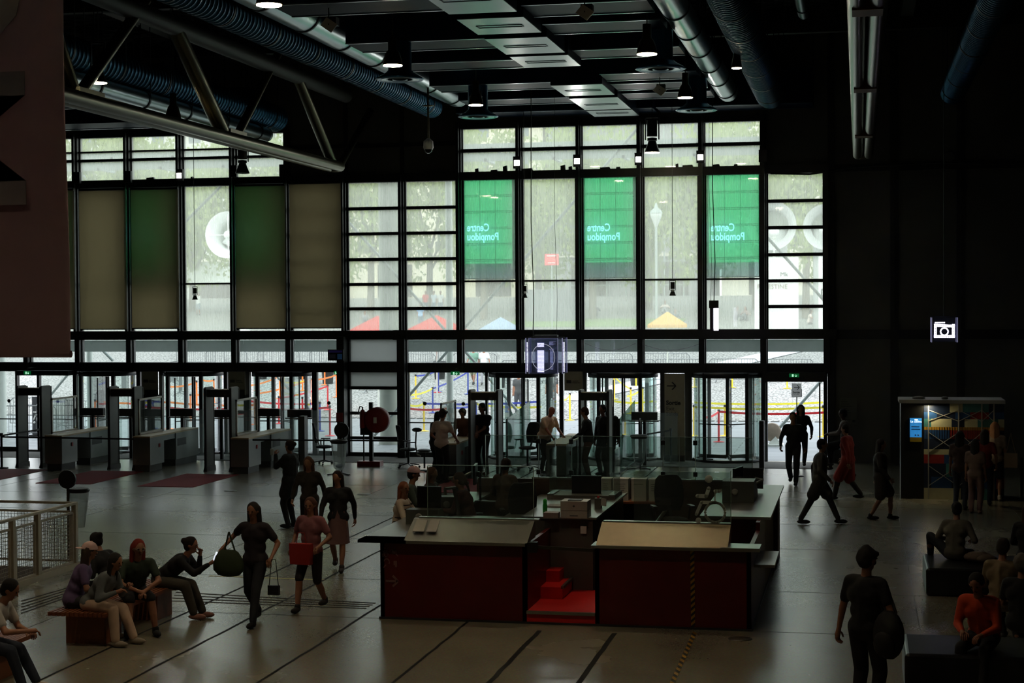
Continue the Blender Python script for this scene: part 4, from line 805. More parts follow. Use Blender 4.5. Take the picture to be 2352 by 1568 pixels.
# sign on pole
Y = 42.5; a = at(1819, 880, Y=Y); b = at(1841, 911, Y=Y); t = thing('exit_sign_stand', 'white arrow sign reading Sortie on a thin pole by the open doorway', 'sign', ((a.x+b.x)/2, Y, 0)); cx = (a.x+b.x)/2
MB().box(a.x, b.x, Y, Y+.012, b.z, a.z).build('sign_board', fabric_through('sign_white', (250, 250, 255), (255, 255, 255), .3), t); MB().box(a.x-.01, a.x, Y-.01, Y+.02, b.z, b.z+.2).box(b.x, b.x+.01, Y-.01, Y+.02, b.z, b.z+.2).box(a.x, b.x, Y-.01, Y+.02, b.z-.01, b.z).build('holder', black, t)
am = MB(); arrow(am, V(cx, Y-.006, a.z-.105), .07, .016); am.build('arrow', ink, t); writing('Sortie', .07, (cx-.095, Y-.006, b.z+.09), ink, t, name='sign_word', off=.002); writing('Exit | Salida', .03, (cx-.08, Y-.006, b.z+.055), ink, t, name='sign_word')
MB().tube((cx, Y, .02), (cx, Y, b.z), .012).build('pole', black, t); MB().lathe((cx, Y, 0), [(.01, 0), (.18, 0), (.18, .012), (.02, .02)], 18).build('base', black, t)
# emergency exit signs
grn = M('exit_green', (12, 120, 60), .5, emit=.35, var=0); grw = M('exit_white', (190, 255, 215), .5, emit=.9, var=0)
for px, py, Y, w_, lab in ((62, 856, 45.6, .22, 'small green emergency exit sign at the far left'), (1045, 857, 45.9, .26, 'small green emergency exit sign left of the middle detector'), (1824, 862, 45.9, .27, 'small green emergency exit sign above the open doorway'), (772, 856, 45.9, .14, 'small green emergency exit sign beside the hanging monitor')):
    c = at(px, py, Y=Y); t = thing('emergency_exit_sign', lab, 'exit sign', (c.x, Y, c.z-.05)); h = w_/2; MB().box(c.x-h, c.x+h, Y, Y+.03, c.z-.05, c.z+.05).build('green_face', grn, t)
    g = MB(); g.box(c.x-h*.45, c.x-h*.1, Y-.004, Y, c.z-.038, c.z+.035).bar((c.x+h*.35, Y-.003, c.z+.035), (c.x+h*.35, Y-.003, c.z-.03), .004, .012).bar((c.x+h*.35, Y-.003, c.z-.035), (c.x+h*.15, Y-.003, c.z), .004, .012).bar((c.x+h*.35, Y-.003, c.z-.035), (c.x+h*.55, Y-.003, c.z), .004, .012)
    g.build('white_symbol', grw, t); MB().box(c.x-.01, c.x+.01, Y+.01, Y+.02, c.z+.05, 2.6).bar((c.x, Y+.015, 2.58), (c.x, YF, 2.58), .02, .02).build('bracket', black, t)
c = at(98, 855, Y=45.7); tag(MB().box(at(37, 855, Y=45.7).x, at(158, 855, Y=45.7).x, 45.65, 46.2, at(98, 862, Y=45.7).z, 2.5).build('door_operator', black), 'black sliding door operator box at the far left', 'door operator')
# hanging monitor
c = at(771, 815, Y=45.3); t = thing('hanging_monitor', 'small dark status monitor fixed on the beam left of the frosted bay', 'monitor', (c.x, 45.3, c.z-.16)); MB().cbox(c, .46, .05, .32).build('casing', M('monitor_black', (16, 16, 18), .35), t)
MB().box(c.x-.2, c.x+.2, 45.27, 45.274, c.z+.07, c.z+.13).build('purple_bar', M('screen_purple', (40, 32, 90), emit=.12, var=0), t); MB().box(c.x+.06, c.x+.2, 45.27, 45.274, c.z-.12, c.z+.03).build('blue_block', M('screen_blue_dim', (30, 60, 90), emit=.2, var=0), t); MB().box(c.x-.18, c.x, 45.27, 45.274, c.z-.1, c.z+.02).build('grey_rows', M('screen_grey_dim', (40, 42, 48), emit=.1, var=0), t)
MB().bar((c.x, 45.33, c.z), (c.x, 46.2, c.z+.2), .04, .04).build('wall_arm', black, t)
# wall poster at the right
a = at(1929, 914, Y=YF-.06); b = at(1968, 974, Y=YF-.06); t = thing('wall_poster', 'pale framed notice board on the dark wall behind the seated guard', 'poster', ((a.x+b.x)/2, YF-.06, b.z)); MB().box(a.x, b.x, YF-.08, YF-.05, b.z, a.z).build('sheet', M('poster_paper', (92, 92, 80), .7), t)
g = MB()
for k in range(9): z = a.z-.1-.06*k; g.box(a.x+.04, a.x+.2+.1*((k*7) % 3)/2, YF-.084, YF-.08, z-.008, z+.008)
g.box(b.x-.12, b.x-.05, YF-.084, YF-.08, b.z+.05, b.z+.12); g.build('printed_lines', M('print_grey', (50, 50, 46)), t)
# photo booth
x0, x1 = .92, 3.15; Yb = 38; H_ = at(2180, 918, Y=Yb).z
t = thing('photo_booth', 'photo booth with patterned front and glowing blue screen', 'photo booth', ((x0+x1)/2, Yb+.5, 0))
MB().box(x0, x1, Yb, Yb+1.1, 0, H_-.08).build('cabin', M('booth_black', (15, 15, 16), .4), t); MB().box(x0-.04, x1+.02, Yb-.06, Yb+1.15, H_-.08, H_).build('roof_slab', M('booth_white', (180, 178, 172), .6), t)
sx = at(2122, 1000, Y=Yb).x; pal = [('p_blue', (30, 70, 120)), ('p_red', (150, 40, 38)), ('p_teal', (60, 120, 120)), ('p_navy', (20, 34, 60)), ('p_cream', (190, 185, 150)), ('p_gold', (190, 140, 40))]
pm = [M(a, b, .5) for a, b in pal]; mb = MB(); rnd = random.Random(5); zrow = [0, .25, .5, .8, 1.0, 1.12, 1.35, 1.55, 1.62, 1.8, 1.95, H_-.08]
for r_, (z0, z1) in enumerate(zip(zrow, zrow[1:])):
    x = sx
    while x < x1-.01:
        w_ = rnd.choice((.16, .28, .4)); xe = min(x+w_, x1); mb.k = rnd.choice((3, 0, 1, 0) if r_ in (1, 3, 6, 9) else (3, 2, 4, 3)) if z1-z0 > .1 else 5; mb.box(x, xe, Yb-.012, Yb, z0, z1); x = xe
mb.build('patterned_front', pm, t)
g = MB(); ws = [sx+.1, sx+.75, sx+1.25, x1-.22]
for i, x in enumerate(ws): g.box(x-.012, x+.012, Yb-.03, Yb-.012, 0, H_-.08)
for a_, b_ in zip(ws, ws[1:]):
    for z in (.3, 1.05, 1.75): g.bar((a_, Yb-.02, z), (b_, Yb-.02, z+.45 if z < 1.7 else z+.25), .01, .012).bar((a_, Yb-.02, z+.45 if z < 1.7 else z+.25), (b_, Yb-.02, z), .01, .012)
g.build('white_lattice', M('lattice_white', (170, 168, 160)), t)
k_ = MB()
for q in range(28): k_.box(sx+q*.055, sx+q*.055+.006, Yb-.018, Yb-.012, 1.35, 1.62)
k_.build('thin_grid', ink, t)
a = at(2090, 960, Y=Yb-.02); b = at(2117, 1004, Y=Yb-.02)
MB().box(a.x, b.x, Yb-.03, Yb, b.z, a.z).build('touch_screen', M('booth_screen', (40, 120, 185), emit=.8, var=.35, scale=14), t)
w_ = writing('La cabine', .066, (a.x+.008, Yb-.035, a.z-.095), M('screen_white', (235, 250, 255), emit=1, var=0), t, name='screen_title', off=.001); MB().box(a.x+.1, a.x+.17, Yb-.036, Yb-.03, a.z-.05, a.z-.02).build('camera_icon', M('screen_white'), t)
g = MB().box(a.x+.03, b.x-.05, Yb-.034, Yb-.03, a.z-.2, a.z-.18).box(a.x+.03, b.x-.03, Yb-.034, Yb-.03, a.z-.26, a.z-.235)
for q in (.12, .18): g.lathe((a.x+q, Yb-.032, b.z+.05), [(.001, -.003), (.018, -.003), (.018, .003), (.001, .003)], 12, 'y')
g.build('screen_marks', M('screen_navy', (14, 50, 90), emit=.3, var=0), t)
MB().box(a.x, b.x, Yb-.03, Yb, b.z-.1, b.z-.005).build('yellow_notice', M('notice_yellow', (150, 125, 20), .6), t)
l = bpy.data.lights.new('booth_light', 'AREA'); l.energy = 5; l.size = .1; l.color = (1, .85, .5); l.shape = 'RECTANGLE'; l.size = .12; l.size_y = .05; lo = bpy.data.objects.new('booth_light', l); COL.objects.link(lo); lo.parent = t; lo.location = V(sx+.1, Yb-.14, H_-.12)-t.location
MB().box(sx+.0, sx+.2, Yb-.2, Yb-.06, H_-.09, H_-.075).build('canopy_lamp', black, t)
for px, w_ in ((2110, .3), (2170, .16)):
    p = at(px, 912, Y=Yb+.2); tag(MB().ell((p.x, Yb+.2, H_+.03), (w_/2, .1, .04), 6).build('cloth_bundle', M('bundle_grey', (120, 118, 112))), 'crumpled grey item lying on the booth roof, %s' % ('left' if px == 2110 else 'right'), 'bundle')
p = V(3.55, 38.2, 0); t = thing('belt_stanchion', 'black belt post right of the photo booth', 'stanchion', p); MB().lathe(p, [(.01, 0), (.18, 0), (.18, .02), (.03, .04)], 18).build('base', black, t); MB().tube(p, p+V(0, 0, .95), .035).build('pole', black, t)
# ================================================================ SECURITY AREA
gatem = M('detector_grey', (128, 130, 128), .45); gated = M('detector_dark', (38, 37, 34), .5)
def gate(px, py, lab):
    p = at(px, py, Z=0); t = thing('metal_detector', lab, 'metal detector', (0, 0, 0), 'walk-through metal detectors'); W_ = .72; D_ = .58
    for s in (0, 1):
        x = s*W_; q = MB(); q.box(x, x+.045, .012, D_, .08, 2.2); q.build('side_panel', gatem, t); MB().box(x-.01, x+.055, 0, .03, .06, 2.22).box(x-.01, x+.055, D_-.02, D_+.01, .06, 2.22).build('panel_edge', gated, t)
        MB().prism([(x-.03, -.03, 0), (x+.08, -.03, 0), (x+.055, 0, .12), (x-.01, 0, .12)], (0, D_+.06, 0)).build('foot', gated, t)
        MB().prism([(x-.01, 0, 2.2), (x-.01, D_, 2.2), (x-.01, D_-.12, 2.25), (x-.01, .06, 2.25)], (.065, 0, 0)).build('top_cap', gatem, t)
    MB().box(.05, W_, .1, D_-.1, 1.98, 2.17).build('header', gated, t); MB().box(.05, W_, .1, D_-.1, 2.17, 2.185).build('header_top', M('header_beige', (170, 150, 125)), t); MB().box(.52, .6, .095, .1, 2.0, 2.06).build('control_panel', M('panel_grey', (80, 78, 72)), t)
    t.location = (p.x, p.y, 0); return t
gate(38, 1073, 'walk-through metal detector, leftmost of five')
gate(249, 1078, 'walk-through metal detector, second from the left')
gate(470, 1082, 'walk-through metal detector, third from the left')
gate(1077, 1098, 'walk-through metal detector with a person in black inside')
gate(1330, 1100, 'walk-through metal detector, rightmost, near the bald man')
inox = M('inox_counter', (118, 120, 118), .35, .6, .1); wtop = M('counter_top_beige', (190, 165, 125), .4)
def table(x, y, n, lab, glass=True):
    t = thing('inspection_counter', lab, 'counter', (0, 0, 0)); L_ = 3.3; W_ = .5; H_ = .95
    
    for y0, y1 in ((0, .9), (1.7, L_)): MB().box(0, W_, y0, y1, .18, H_-.04).build('cabinet', inox, t); MB().box(.04, W_-.04, y0+.05, y1-.05, 0, .18).build('plinth', M('plinth_grey', (70, 70, 68)), t)
    MB().box(0, W_, 0, L_, H_-.04, H_).build('counter_top', wtop, t); MB().box(0, W_-.02, .9, 1.7, H_-.18, H_-.04).build('bridge', inox, t)
    MB().box(W_, W_+.004, 1.8, 2.4, .55, .75).build('recess', black, t); MB().box(W_, W_+.02, .55, .62, .62, .72).build('switch', M('switch_red', (150, 30, 30)), t)
    if n: writing(n, .17, (.04, -.004, .22), M('faint_grey_paint'), t, name='number')
    if glass:
        f = MB(); z0, z1, y0, y1 = H_+.01, H_+.98, .35, 1.9; f.box(.0, .04, y0, y1, z0, z0+.05).box(0, .04, y0, y1, z1-.05, z1).box(0, .04, y0, y0+.05, z0, z1).box(0, .04, y1-.05, y1, z0, z1); f.build('frame', M('frame_alu', (165, 160, 148), .4, .5), t); MB().box(.015, .02, y0+.05, y1-.05, z0+.05, z1-.05).build('frame_glass', gclear, t)
    t.location = (x, y, 0); return t
table(-21.55, 41.0, '1', 'steel inspection counter with framed glass beside the leftmost metal detector')
table(-19.0, 41.0, '2', 'steel inspection counter with framed glass between second and third metal detectors')
table(-16.18, 40.9, '3', 'steel inspection counter with framed glass and long black belt, right of the third detector')
table(-10.35, 40.0, '', 'steel inspection counter beside the man in the white shirt')
table(-7.6, 40.2, '5', 'steel inspection counter in front of the bald man', False)
# card reader gates (glass wings behind the counters)
def turnstile(px, py, lab):
    p = at(px, py, Y=44.6); t = thing('glass_turnstile', lab, 'turnstile', (p.x, 44.6, 0)); MB().box(p.x-.35, p.x+.35, 44.55, 44.7, p.z-.1, p.z+.12).build('reader_box', M('reader_dark', (60, 62, 60), .4), t); MB().box(p.x-.4, p.x+.4, 44.5, 44.56, p.z-.14, p.z-.11).build('bright_rail', alum, t)
    MB().box(p.x-.04, p.x+.04, 44.58, 44.68, 0, p.z-.1).build('leg', black, t); MB().box(p.x+.1, p.x+.9, 44.62, 44.63, .1, p.z+.1).build('glass_wing', gclear, t)
for k, (px, py) in enumerate(((213, 946), (300, 948), (418, 948), (508, 950), (616, 948), (688, 950), (1480, 956))): turnstile(px, py, 'glass wing turnstile behind the detectors, %s from the left' % ORD[k])
# red carpets
rc = M('red_carpet', (125, 12, 24), .9, 0, .2, 20)
for q, lab in ((((-90, 1100), (5, 1075), (104, 1080), (-15, 1104)), 'red floor mat at the left edge'), (((97, 1110), (196, 1081), (318, 1083), (222, 1112)), 'red floor mat, middle of the left three'), (((320, 1117), (428, 1087), (542, 1091), (446, 1119)), 'red floor mat, right of the left three'), (((985, 1130), (1035, 1098), (1150, 1102), (1120, 1134)), 'red floor mat behind the staff at the desk')):
    pts = [at(a, b, Z=0) for a, b in q]; x0 = min(p.x for p in pts); x1 = max(p.x for p in pts); y0 = (pts[0].y+pts[3].y)/2; y1 = (pts[1].y+pts[2].y)/2; xc = sum(p.x for p in pts)/4; w_ = ((pts[2]-pts[1]).length+(pts[3]-pts[0]).length)/4
    tag(MB().box(xc-w_, xc+w_, y0, y1, .002, .01).build('red_mat', rc), lab, 'mat')
# black stanchions and belts inside
def stan(px, py, lab, h=.95):
    p = at(px, py, Z=0); t = thing('belt_stanchion', lab, 'stanchion', p); MB().lathe(p, [(.01, 0), (.18, 0), (.18, .02), (.03, .04)], 18).build('base', black, t); MB().tube(p, p+V(0, 0, h), .032).build('pole', black, t); MB().tube(p+V(0, 0, h-.06), p+V(0, 0, h+.02), .045).build('belt_head', black, t); return p
stan(4, 1075, 'black belt post at the left edge of the entrance'); stan(1541, 1064, 'black belt post before the Sortie panel')
def belt(a, b, lab): tag(MB().bar(a, b, .006, .045).build('queue_belt', black), lab, 'belt')
belt(at(4, 1000, Y=40.9), at(104, 984, Y=43), 'black belt at the left edge rising to the first detector')
belt(at(4, 1003, Y=40.9), at(307, 1008, Y=40.9), 'black belt between the first two inspection counters')
belt(at(580, 1010, Y=40.8), at(925, 1012, Y=41.2), 'long black belt from counter 3 past the office chair')
belt(at(1486, 997, Y=45), at(1541, 988, Y=at(1541, 1064, Z=0).y), 'black belt before the Sortie panel')
MBk = MB(); tag(MB().box(at(1744, 965, Y=44.2).x, at(1755, 965, Y=44.2).x, 44.1, 44.35, 0, at(1750, 966, Y=44.2).z).build('access_pillar', M('pillar_black', (20, 20, 20), .4)), 'black access control pillar left of the open doorway', 'pillar')
tag(MB().box(at(690, 965, Y=43.6).x, at(702, 965, Y=43.6).x, 43.5, 43.75, 0, at(700, 955, Y=43.6).z).build('access_pillar', M('pillar_grey', (75, 76, 74), .4)), 'grey access pillar behind inspection counter 3', 'pillar')
# glass side screens (greenish)
gg = glassy('green_glass', (200, 222, 214), .12, (190, 210, 200), .12)
for xa, ya, ytop0, ytop1, xb, lab in ((1165, 1090, 952, 936, 1218, 'greenish glass screen left of the bald man'), (1423, 1090, 960, 938, 1458, 'greenish glass screen right of the rightmost detector'), (1180, 1080, 950, 940, 1160, 'narrow glass screen by the middle detector')):
    p = at(xa, ya, Z=0); q = at(xb, ya-25, Z=0); t = thing('glass_screen', lab, 'glass screen', (p.x, p.y, 0)); MB().prism([p, q, V(q.x, q.y, 1.75), V(p.x, p.y, 1.45)], (.012, 0, 0)).build('pane', gg, t); MB().bar(p, p+V(0, 0, 1.45), .04, .04).bar(p+V(0, 0, .05), q+V(0, 0, .05), .03, .05).build('post', black, t)
# trash bag holders
clr = glassy('clear_bag', (225, 228, 225), .22, (215, 218, 215), .25, True, .15)
def bagstand(px, py, lab, disc, dr=.2, H_=.9):
    p = at(px, py, Z=0); t = thing('bag_stand', lab, 'trash stand', p); MB().lathe(p+V(0, 0, .12), [(.06, 0), (.14, .08), (.17, .3), (.2, .6), (.21, .78)], 18).build('clear_bag', clr, t); MB().lathe(p+V(0, 0, H_-.02), [(.2, -.05), (.235, 0), (.235, .03), (.2, .05)], 20).build('rim', black, t)
    MB().bar(p+V(0, .24, 0), p+V(0, .24, 1.0), .03, .03).bar(p+V(-.3, -.05, .02), p+V(0, .24, .03), .05, .03).bar(p+V(.3, -.05, .02), p+V(0, .24, .03), .05, .03).build('stand', black, t)
    if disc: d = V(*disc); MB().tube(p+V(0, .24, 1.15)-d*.02, p+V(0, .24, 1.15)+d*.02, dr, n=28).build('black_disc', black, t)
    MB().ell(p+V(0, 0, .24), (.1, .1, .06), 6).build('litter', M('litter', (120, 130, 150)), t)
bagstand(779, 1091, 'clear bag trash stand with round black disc near the office chair', (0, 1, 0)); bagstand(1468, 1078, 'clear bag trash stand by the rightmost detector', (1, .1, 0))
p = at(139, 1283, Z=0)+V(-.02, .35, 0); t = thing('bag_stand', 'bag stand with black disc and striped pole behind the mesh railing', 'trash stand', p)
MB().bar(p, p+V(0, 0, 1.2), .04, .04).build('pole', M('pole_stripe', (60, 52, 20)), t); MB().tube(V(p.x, p.y-.04, 1.36), V(p.x, p.y, 1.36), .165, n=28).build('black_disc', black, t); MB().lathe(p+V(.16, .1, 1.12), [(.17, 0), (.19, .03), (.17, .07)], 20).build('rim', black, t); MB().lathe(p+V(.16, .1, .5), [(.1, 0), (.16, .5), (.17, .62)], 16).build('clear_bag', clr, t)
# hose reel
p = at(852, 1070, Z=0); redp = M('hose_red', (120, 12, 18), .45); t = thing('fire_hose_reel', 'round red fire hose reel with extinguisher on a stand', 'fire hose', p)
c = at(866, 964, Y=p.y); MB().lathe(c, [(.01, -.14), (.3, -.14), (.35, -.1), (.35, .1), (.3, .14), (.01, .14)], 32, 'y').build('reel_cover', redp, t); MB().box(c.x-.06, c.x+.03, c.y-.15, c.y-.14, c.z-.08, c.z+.08).build('white_label', M('label_white', (190, 190, 185)), t)
MB().box(p.x-.05, p.x+.05, c.y, c.y+.1, .05, 1.75).box(p.x-.3, p.x+.02, c.y, c.y+.06, .85, 1.4).tube((p.x-.2, c.y, 0), (p.x-.2, c.y, .9), .02).build('stand', M('stand_green_black', (24, 34, 28), .5), t); MB().box(p.x-.35, p.x+.3, c.y-.15, c.y+.2, 0, .14).build('base', redp, t)
q = at(833, 960, Y=c.y-.05); MB().lathe((q.x, q.y, q.z-.28), [(.01, 0), (.08, .01), (.085, .42), (.05, .5), (.02, .52), (.02, .58)], 16).build('extinguisher', redp, t); MB().path([(q.x, q.y, q.z+.3), (q.x-.08, q.y, q.z+.32), (q.x-.14, q.y, q.z+.1)], .015).build('hose', black, t)
c = at(780, 958, Y=YF-.52); tag(MB().cbox(c, .2, .04, .26).build('alarm_notice', M('alarm_red', (130, 25, 25))), 'red and white fire notice on the black post behind the disc', 'notice')
# office chairs
def chair(px, py, rz, lab, back=True, col=black, seatz=.5):
    t = thing('office_chair', lab, 'office chair', (0, 0, 0)); f = M('chair_fabric', (24, 24, 24), .85)
    MB().ell((0, 0, seatz), (.25, .24, .05), 8).build('seat', f, t); MB().tube((0, 0, .12), (0, 0, seatz-.03), .03).build('gas_column', black, t)
    for k in range(5):
        a = k*1.2566; d = V(math.cos(a), math.sin(a), 0); lg = MB().bar(V(0, 0, .13), d*.3+V(0, 0, .08), .04, .03).build('leg', black, t); MB().tube(d*.3+V(0, 0, .03)-V(d.y, -d.x, 0)*.02, d*.3+V(0, 0, .03)+V(d.y, -d.x, 0)*.02, .03, n=10).build('castor', black, lg)
    if back:
        rs = []
        for k, (z, w_, y) in enumerate(((seatz+.12, .16, -.2), (seatz+.25, .22, -.23), (seatz+.42, .23, -.24), (seatz+.6, .2, -.28), (seatz+.66, .14, -.29))): rs.append([V(-w_, y+.03, z), V(0, y, z), V(w_, y+.03, z), V(w_, y-.02, z), V(0, y-.05, z), V(-w_, y-.02, z)])
        MB().rings(rs).build('backrest', f, t); MB().bar((0, -.1, seatz-.02), (0, -.25, seatz+.3), .05, .02).build('back_support', black, t)
        for s in (-1, 1): MB().path([(s*.26, -.05, seatz), (s*.29, -.05, seatz+.2)], .018).cbox((s*.29, 0, seatz+.21), .07, .26, .03).build('armrest', black, t)
    t.location = (*at(px, py, Z=0).xy, 0); t.rotation_euler = (0, 0, R(rz)); return t
chair(745, 1067, -80, 'black office chair left of the frosted bay, facing right'); chair(938, 1074, -60, 'black office chair right of the hose reel'); chair(1212, 1080, 150, 'tall office chair draped with a dark jacket before the bald man', seatz=.6)
p = at(975, 1082, Z=0); t = thing('saddle_stool', 'stool with curved chrome back support beside the black office chair', 'stool', p)
MB().lathe(p, [(.01, 0), (.24, 0), (.24, .03), (.01, .05)], 24).tube(p+V(0, 0, .08), p+V(0, 0, .5), .025).build('base', black, t); MB().ell(p+V(0, 0, .55), (.2, .2, .05), 8).build('seat', black, t); MB().path([p+V(-.1, 0, .4), p+V(-.2, 0, .45), p+V(-.24, 0, .7), p+V(-.22, 0, 1.05)], .02, 8).build('curved_bar', alum, t); MB().ell(p+V(-.2, 0, 1.1), (.14, .08, .06), 8).build('arm_pad', black, t)
# ================================================================ RAILING
rm = M('railing_paint', (176, 168, 148), .5, .2); meshm = M('wire_mesh', (140, 132, 116), .5, .4)
t = thing('mesh_railing', 'pale steel stair railing with wire mesh panels at the left', 'railing', (-14, 24.6, 0)); x1 = -12.95; ya, yb = 22.6, 25.75
def mesh_panel(a, b, z0, z1):
    m_ = MB(); d = (b-a); n = int(d.length/.06)
    for k in range(1, n): q = a+d*k/n; m_.bar(q+V(0, 0, z0), q+V(0, 0, z1), .006, .006)
    k = z0
    while k < z1: m_.bar(a+V(0, 0, k), b+V(0, 0, k), .006, .006); k += .06
    m_.build('wire_mesh', meshm, t)
    f = MB(); f.bar(a+V(0, 0, z0), b+V(0, 0, z0), .035, .035).bar(a+V(0, 0, z1), b+V(0, 0, z1), .035, .035).bar(a+V(0, 0, z0), a+V(0, 0, z1), .035, .035).bar(b+V(0, 0, z0), b+V(0, 0, z1), .035, .035); f.build('panel_frame', rm, t)
ys = [22.3, 23.4, 24.15, 25.6-.02, 25.75]
for y0, y1 in ((22.35, 23.5), (23.6, 24.3), (24.4, 25.6)): mesh_panel(V(x1, y0+.04, 0), V(x1, y1-.04, 0), .12, .95)
for y in (22.3, 23.55, 24.35, 25.65): MB().box(x1-.04, x1+.04, y-.04, y+.04, 0, 1.08).build('post', rm, t)
MB().bar((x1, 22.2, 1.1), (x1, 25.7, 1.1), .07, .04).bar((x1, 25.7, 1.1), (-16.6, 25.7, 1.1), .05, .04).build('handrail', rm, t)
mesh_panel(V(-16.4, 25.7, 0), V(x1-.1, 25.7, 0), .12, .95)
MB().box(x1-.05, x1+.05, 22.2, 25.75, 0, .1).build('kerb', rm, t)
tag(MB().box(-16.5, x1-.1, 22.2, 25.6, .003, .02).build('stair_mat', M('stair_brown', (60, 48, 34), .8, 0, .3, 10)), 'brown slatted landing inside the railing', 'landing')
# ================================================================ BENCHES
wood = M('bench_wood', (128, 72, 38), .5, 0, .25, 5)
def bench(x0, x1, y0, y1, lab):
    t = thing('slatted_bench', lab, 'bench', ((x0+x1)/2, (y0+y1)/2, 0)); s = MB(); n = 13
    for k in range(n): x = x0+(x1-x0)*(k+.5)/n; s.box(x-.021, x+.021, y0, y1, .4, .45)
    s.build('slatted_seat', wood, t); MB().box(x0+.03, x1-.03, y0+.3, y0+.36, .36, .4).box(x0+.03, x1-.03, y1-.36, y1-.3, .36, .4).build('batten', wood, t)
    for y in (y0+.25, y1-.75): MB().box(x0+.14, x1-.14, y, y+.5, 0, .4).build('leg', wood, t)
bench(-10.33, -9.5, 19.65, 22.3, 'slatted wooden bench with four people sitting'); bench(-10.45, -9.8, 15.8, 18.35, 'slatted wooden bench at the bottom left corner under the man in white')
# black seats at the right
lea = M('black_leather', (20, 21, 24), .38, 0, .1, 3)
def ottoman(x0, x1, y0, y1, lab, h=.42):
    o = MB().box(x0, x1, y0, y1, 0, h).build('leather_seat', lea); tag(o, lab, 'leather seat'); b = o.modifiers.new('bevel', 'BEVEL'); b.width = .05; b.segments = 4; return o
ottoman(.98, 3.6, 25.4, 26.9, 'long black leather seat at the right under the woman in the knit top'); ottoman(.5, 2.3, 19.0, 20.2, 'black leather seat at the bottom right under the person in orange', .45)
ottoman(2.45, 3.9, 21.4, 22.9, 'black leather seat at the right edge behind the curly grey head', .45)
# ================================================================ INFORMATION DESK
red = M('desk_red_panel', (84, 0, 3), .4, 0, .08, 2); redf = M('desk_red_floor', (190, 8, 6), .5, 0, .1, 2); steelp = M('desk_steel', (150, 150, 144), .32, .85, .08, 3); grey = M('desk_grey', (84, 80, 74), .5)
Y0 = 22.25; XL, XR = -6.59, -1.42; gl = at(1210, 1400, Y=Y0).x; gr = at(1367, 1400, Y=Y0).x
t = desk = thing('information_desk', 'large red information desk with steel counters in the middle of the hall', 'desk', ((XL+XR)/2, 25.2, 0))
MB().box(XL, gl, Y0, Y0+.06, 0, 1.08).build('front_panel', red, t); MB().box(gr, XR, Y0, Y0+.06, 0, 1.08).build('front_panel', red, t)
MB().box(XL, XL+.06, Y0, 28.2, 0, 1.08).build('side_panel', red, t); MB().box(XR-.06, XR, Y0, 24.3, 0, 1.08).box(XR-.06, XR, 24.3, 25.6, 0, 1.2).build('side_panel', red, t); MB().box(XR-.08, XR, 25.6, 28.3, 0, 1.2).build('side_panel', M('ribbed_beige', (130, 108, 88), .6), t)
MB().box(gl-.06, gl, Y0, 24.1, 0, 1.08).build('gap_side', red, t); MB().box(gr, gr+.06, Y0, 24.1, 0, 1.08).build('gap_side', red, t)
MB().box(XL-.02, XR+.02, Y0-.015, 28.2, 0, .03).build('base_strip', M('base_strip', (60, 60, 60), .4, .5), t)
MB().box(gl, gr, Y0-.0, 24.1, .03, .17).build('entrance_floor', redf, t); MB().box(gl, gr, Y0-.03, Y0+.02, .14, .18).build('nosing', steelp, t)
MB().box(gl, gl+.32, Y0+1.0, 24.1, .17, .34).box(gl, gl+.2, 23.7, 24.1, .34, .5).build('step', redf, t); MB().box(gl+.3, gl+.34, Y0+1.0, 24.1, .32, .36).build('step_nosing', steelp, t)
MB().box(XL+.06, XR-.08, 24.1, 28.2, .05, .34).build('platform', M('platform_dark', (34, 30, 28), .8), t)
MB().box(XL-.3, gl, Y0-.1, Y0+.3, 1.08, 1.12).box(XL-.3, XL+.4, Y0-.1, 24.8, 1.08, 1.12).box(XL-.12, XL+.3, 24.8, 28.2, 1.08, 1.12).build('counter_top', steelp, t)
MB().box(gr-.04, XR+.12, Y0-.1, Y0+.3, 1.08, 1.12).build('counter_top', steelp, t)
MB().box(-2.33, -1.28, 24.6, 29.0, 1.2, 1.24).build('counter_top', steelp, t); MB().box(-2.3, -1.35, 28.2, 28.95, 0, 1.2).build('counter_end', red, t)
MB().box(XR, XR+.28, 22.9, 24.2, .76, .8).build('side_shelf', steelp, t); MB().box(XR-.4, XR+.12, 22.15, 22.6, 1.12, 1.13).build('corner_top', steelp, t)
def fascia(xa, xb):
    return MB().prism([(xa, Y0-.05, 1.12), (xa, Y0+.5, 1.36), (xa, Y0+.56, 1.36), (xa, Y0+.56, 1.12)], (xb-xa, 0, 0))
fl_ = at(925, 1238, Y=Y0).x; fr_ = at(1212, 1238, Y=Y0).x
fascia(fl_+.03, fr_).build('sloped_fascia', steelp, t); fa, fb = at(1370, 1240, Y=Y0).x, at(1672, 1240, Y=Y0).x; fascia(fa, fb).build('sloped_fascia', M('desk_cream', (188, 172, 142), .35, .4), t)
MB().box(fl_+.1, fr_+.06, Y0+.5, Y0+.6, 1.36, 1.38).build('glass_rail', alum, t); MB().box(fa+.02, fb, Y0+.5, Y0+.6, 1.36, 1.38).build('glass_rail', alum, t)
dg_ = glassy('desk_glass', (225, 232, 228), .02, (160, 165, 160), .06, False)
MB().box(fl_+.22, fr_-.02, Y0+.54, Y0+.55, 1.38, 2.12).build('glass_screen', dg_, t); MB().box(at(1455, 1100, Y=Y0+.5).x, fb, Y0+.54, Y0+.55, 1.38, 2.08).build('glass_screen', dg_, t)
ed = M('glass_edge', (130, 150, 142), .3); e = MB()
for x in (fl_+.22, fr_-.02, fb): e.box(x-.004, x+.004, Y0+.535, Y0+.555, 1.38, 2.1)
e.box(fl_+.22, fr_-.02, Y0+.535, Y0+.555, 2.117, 2.123).build('glass_edge', ed, t)
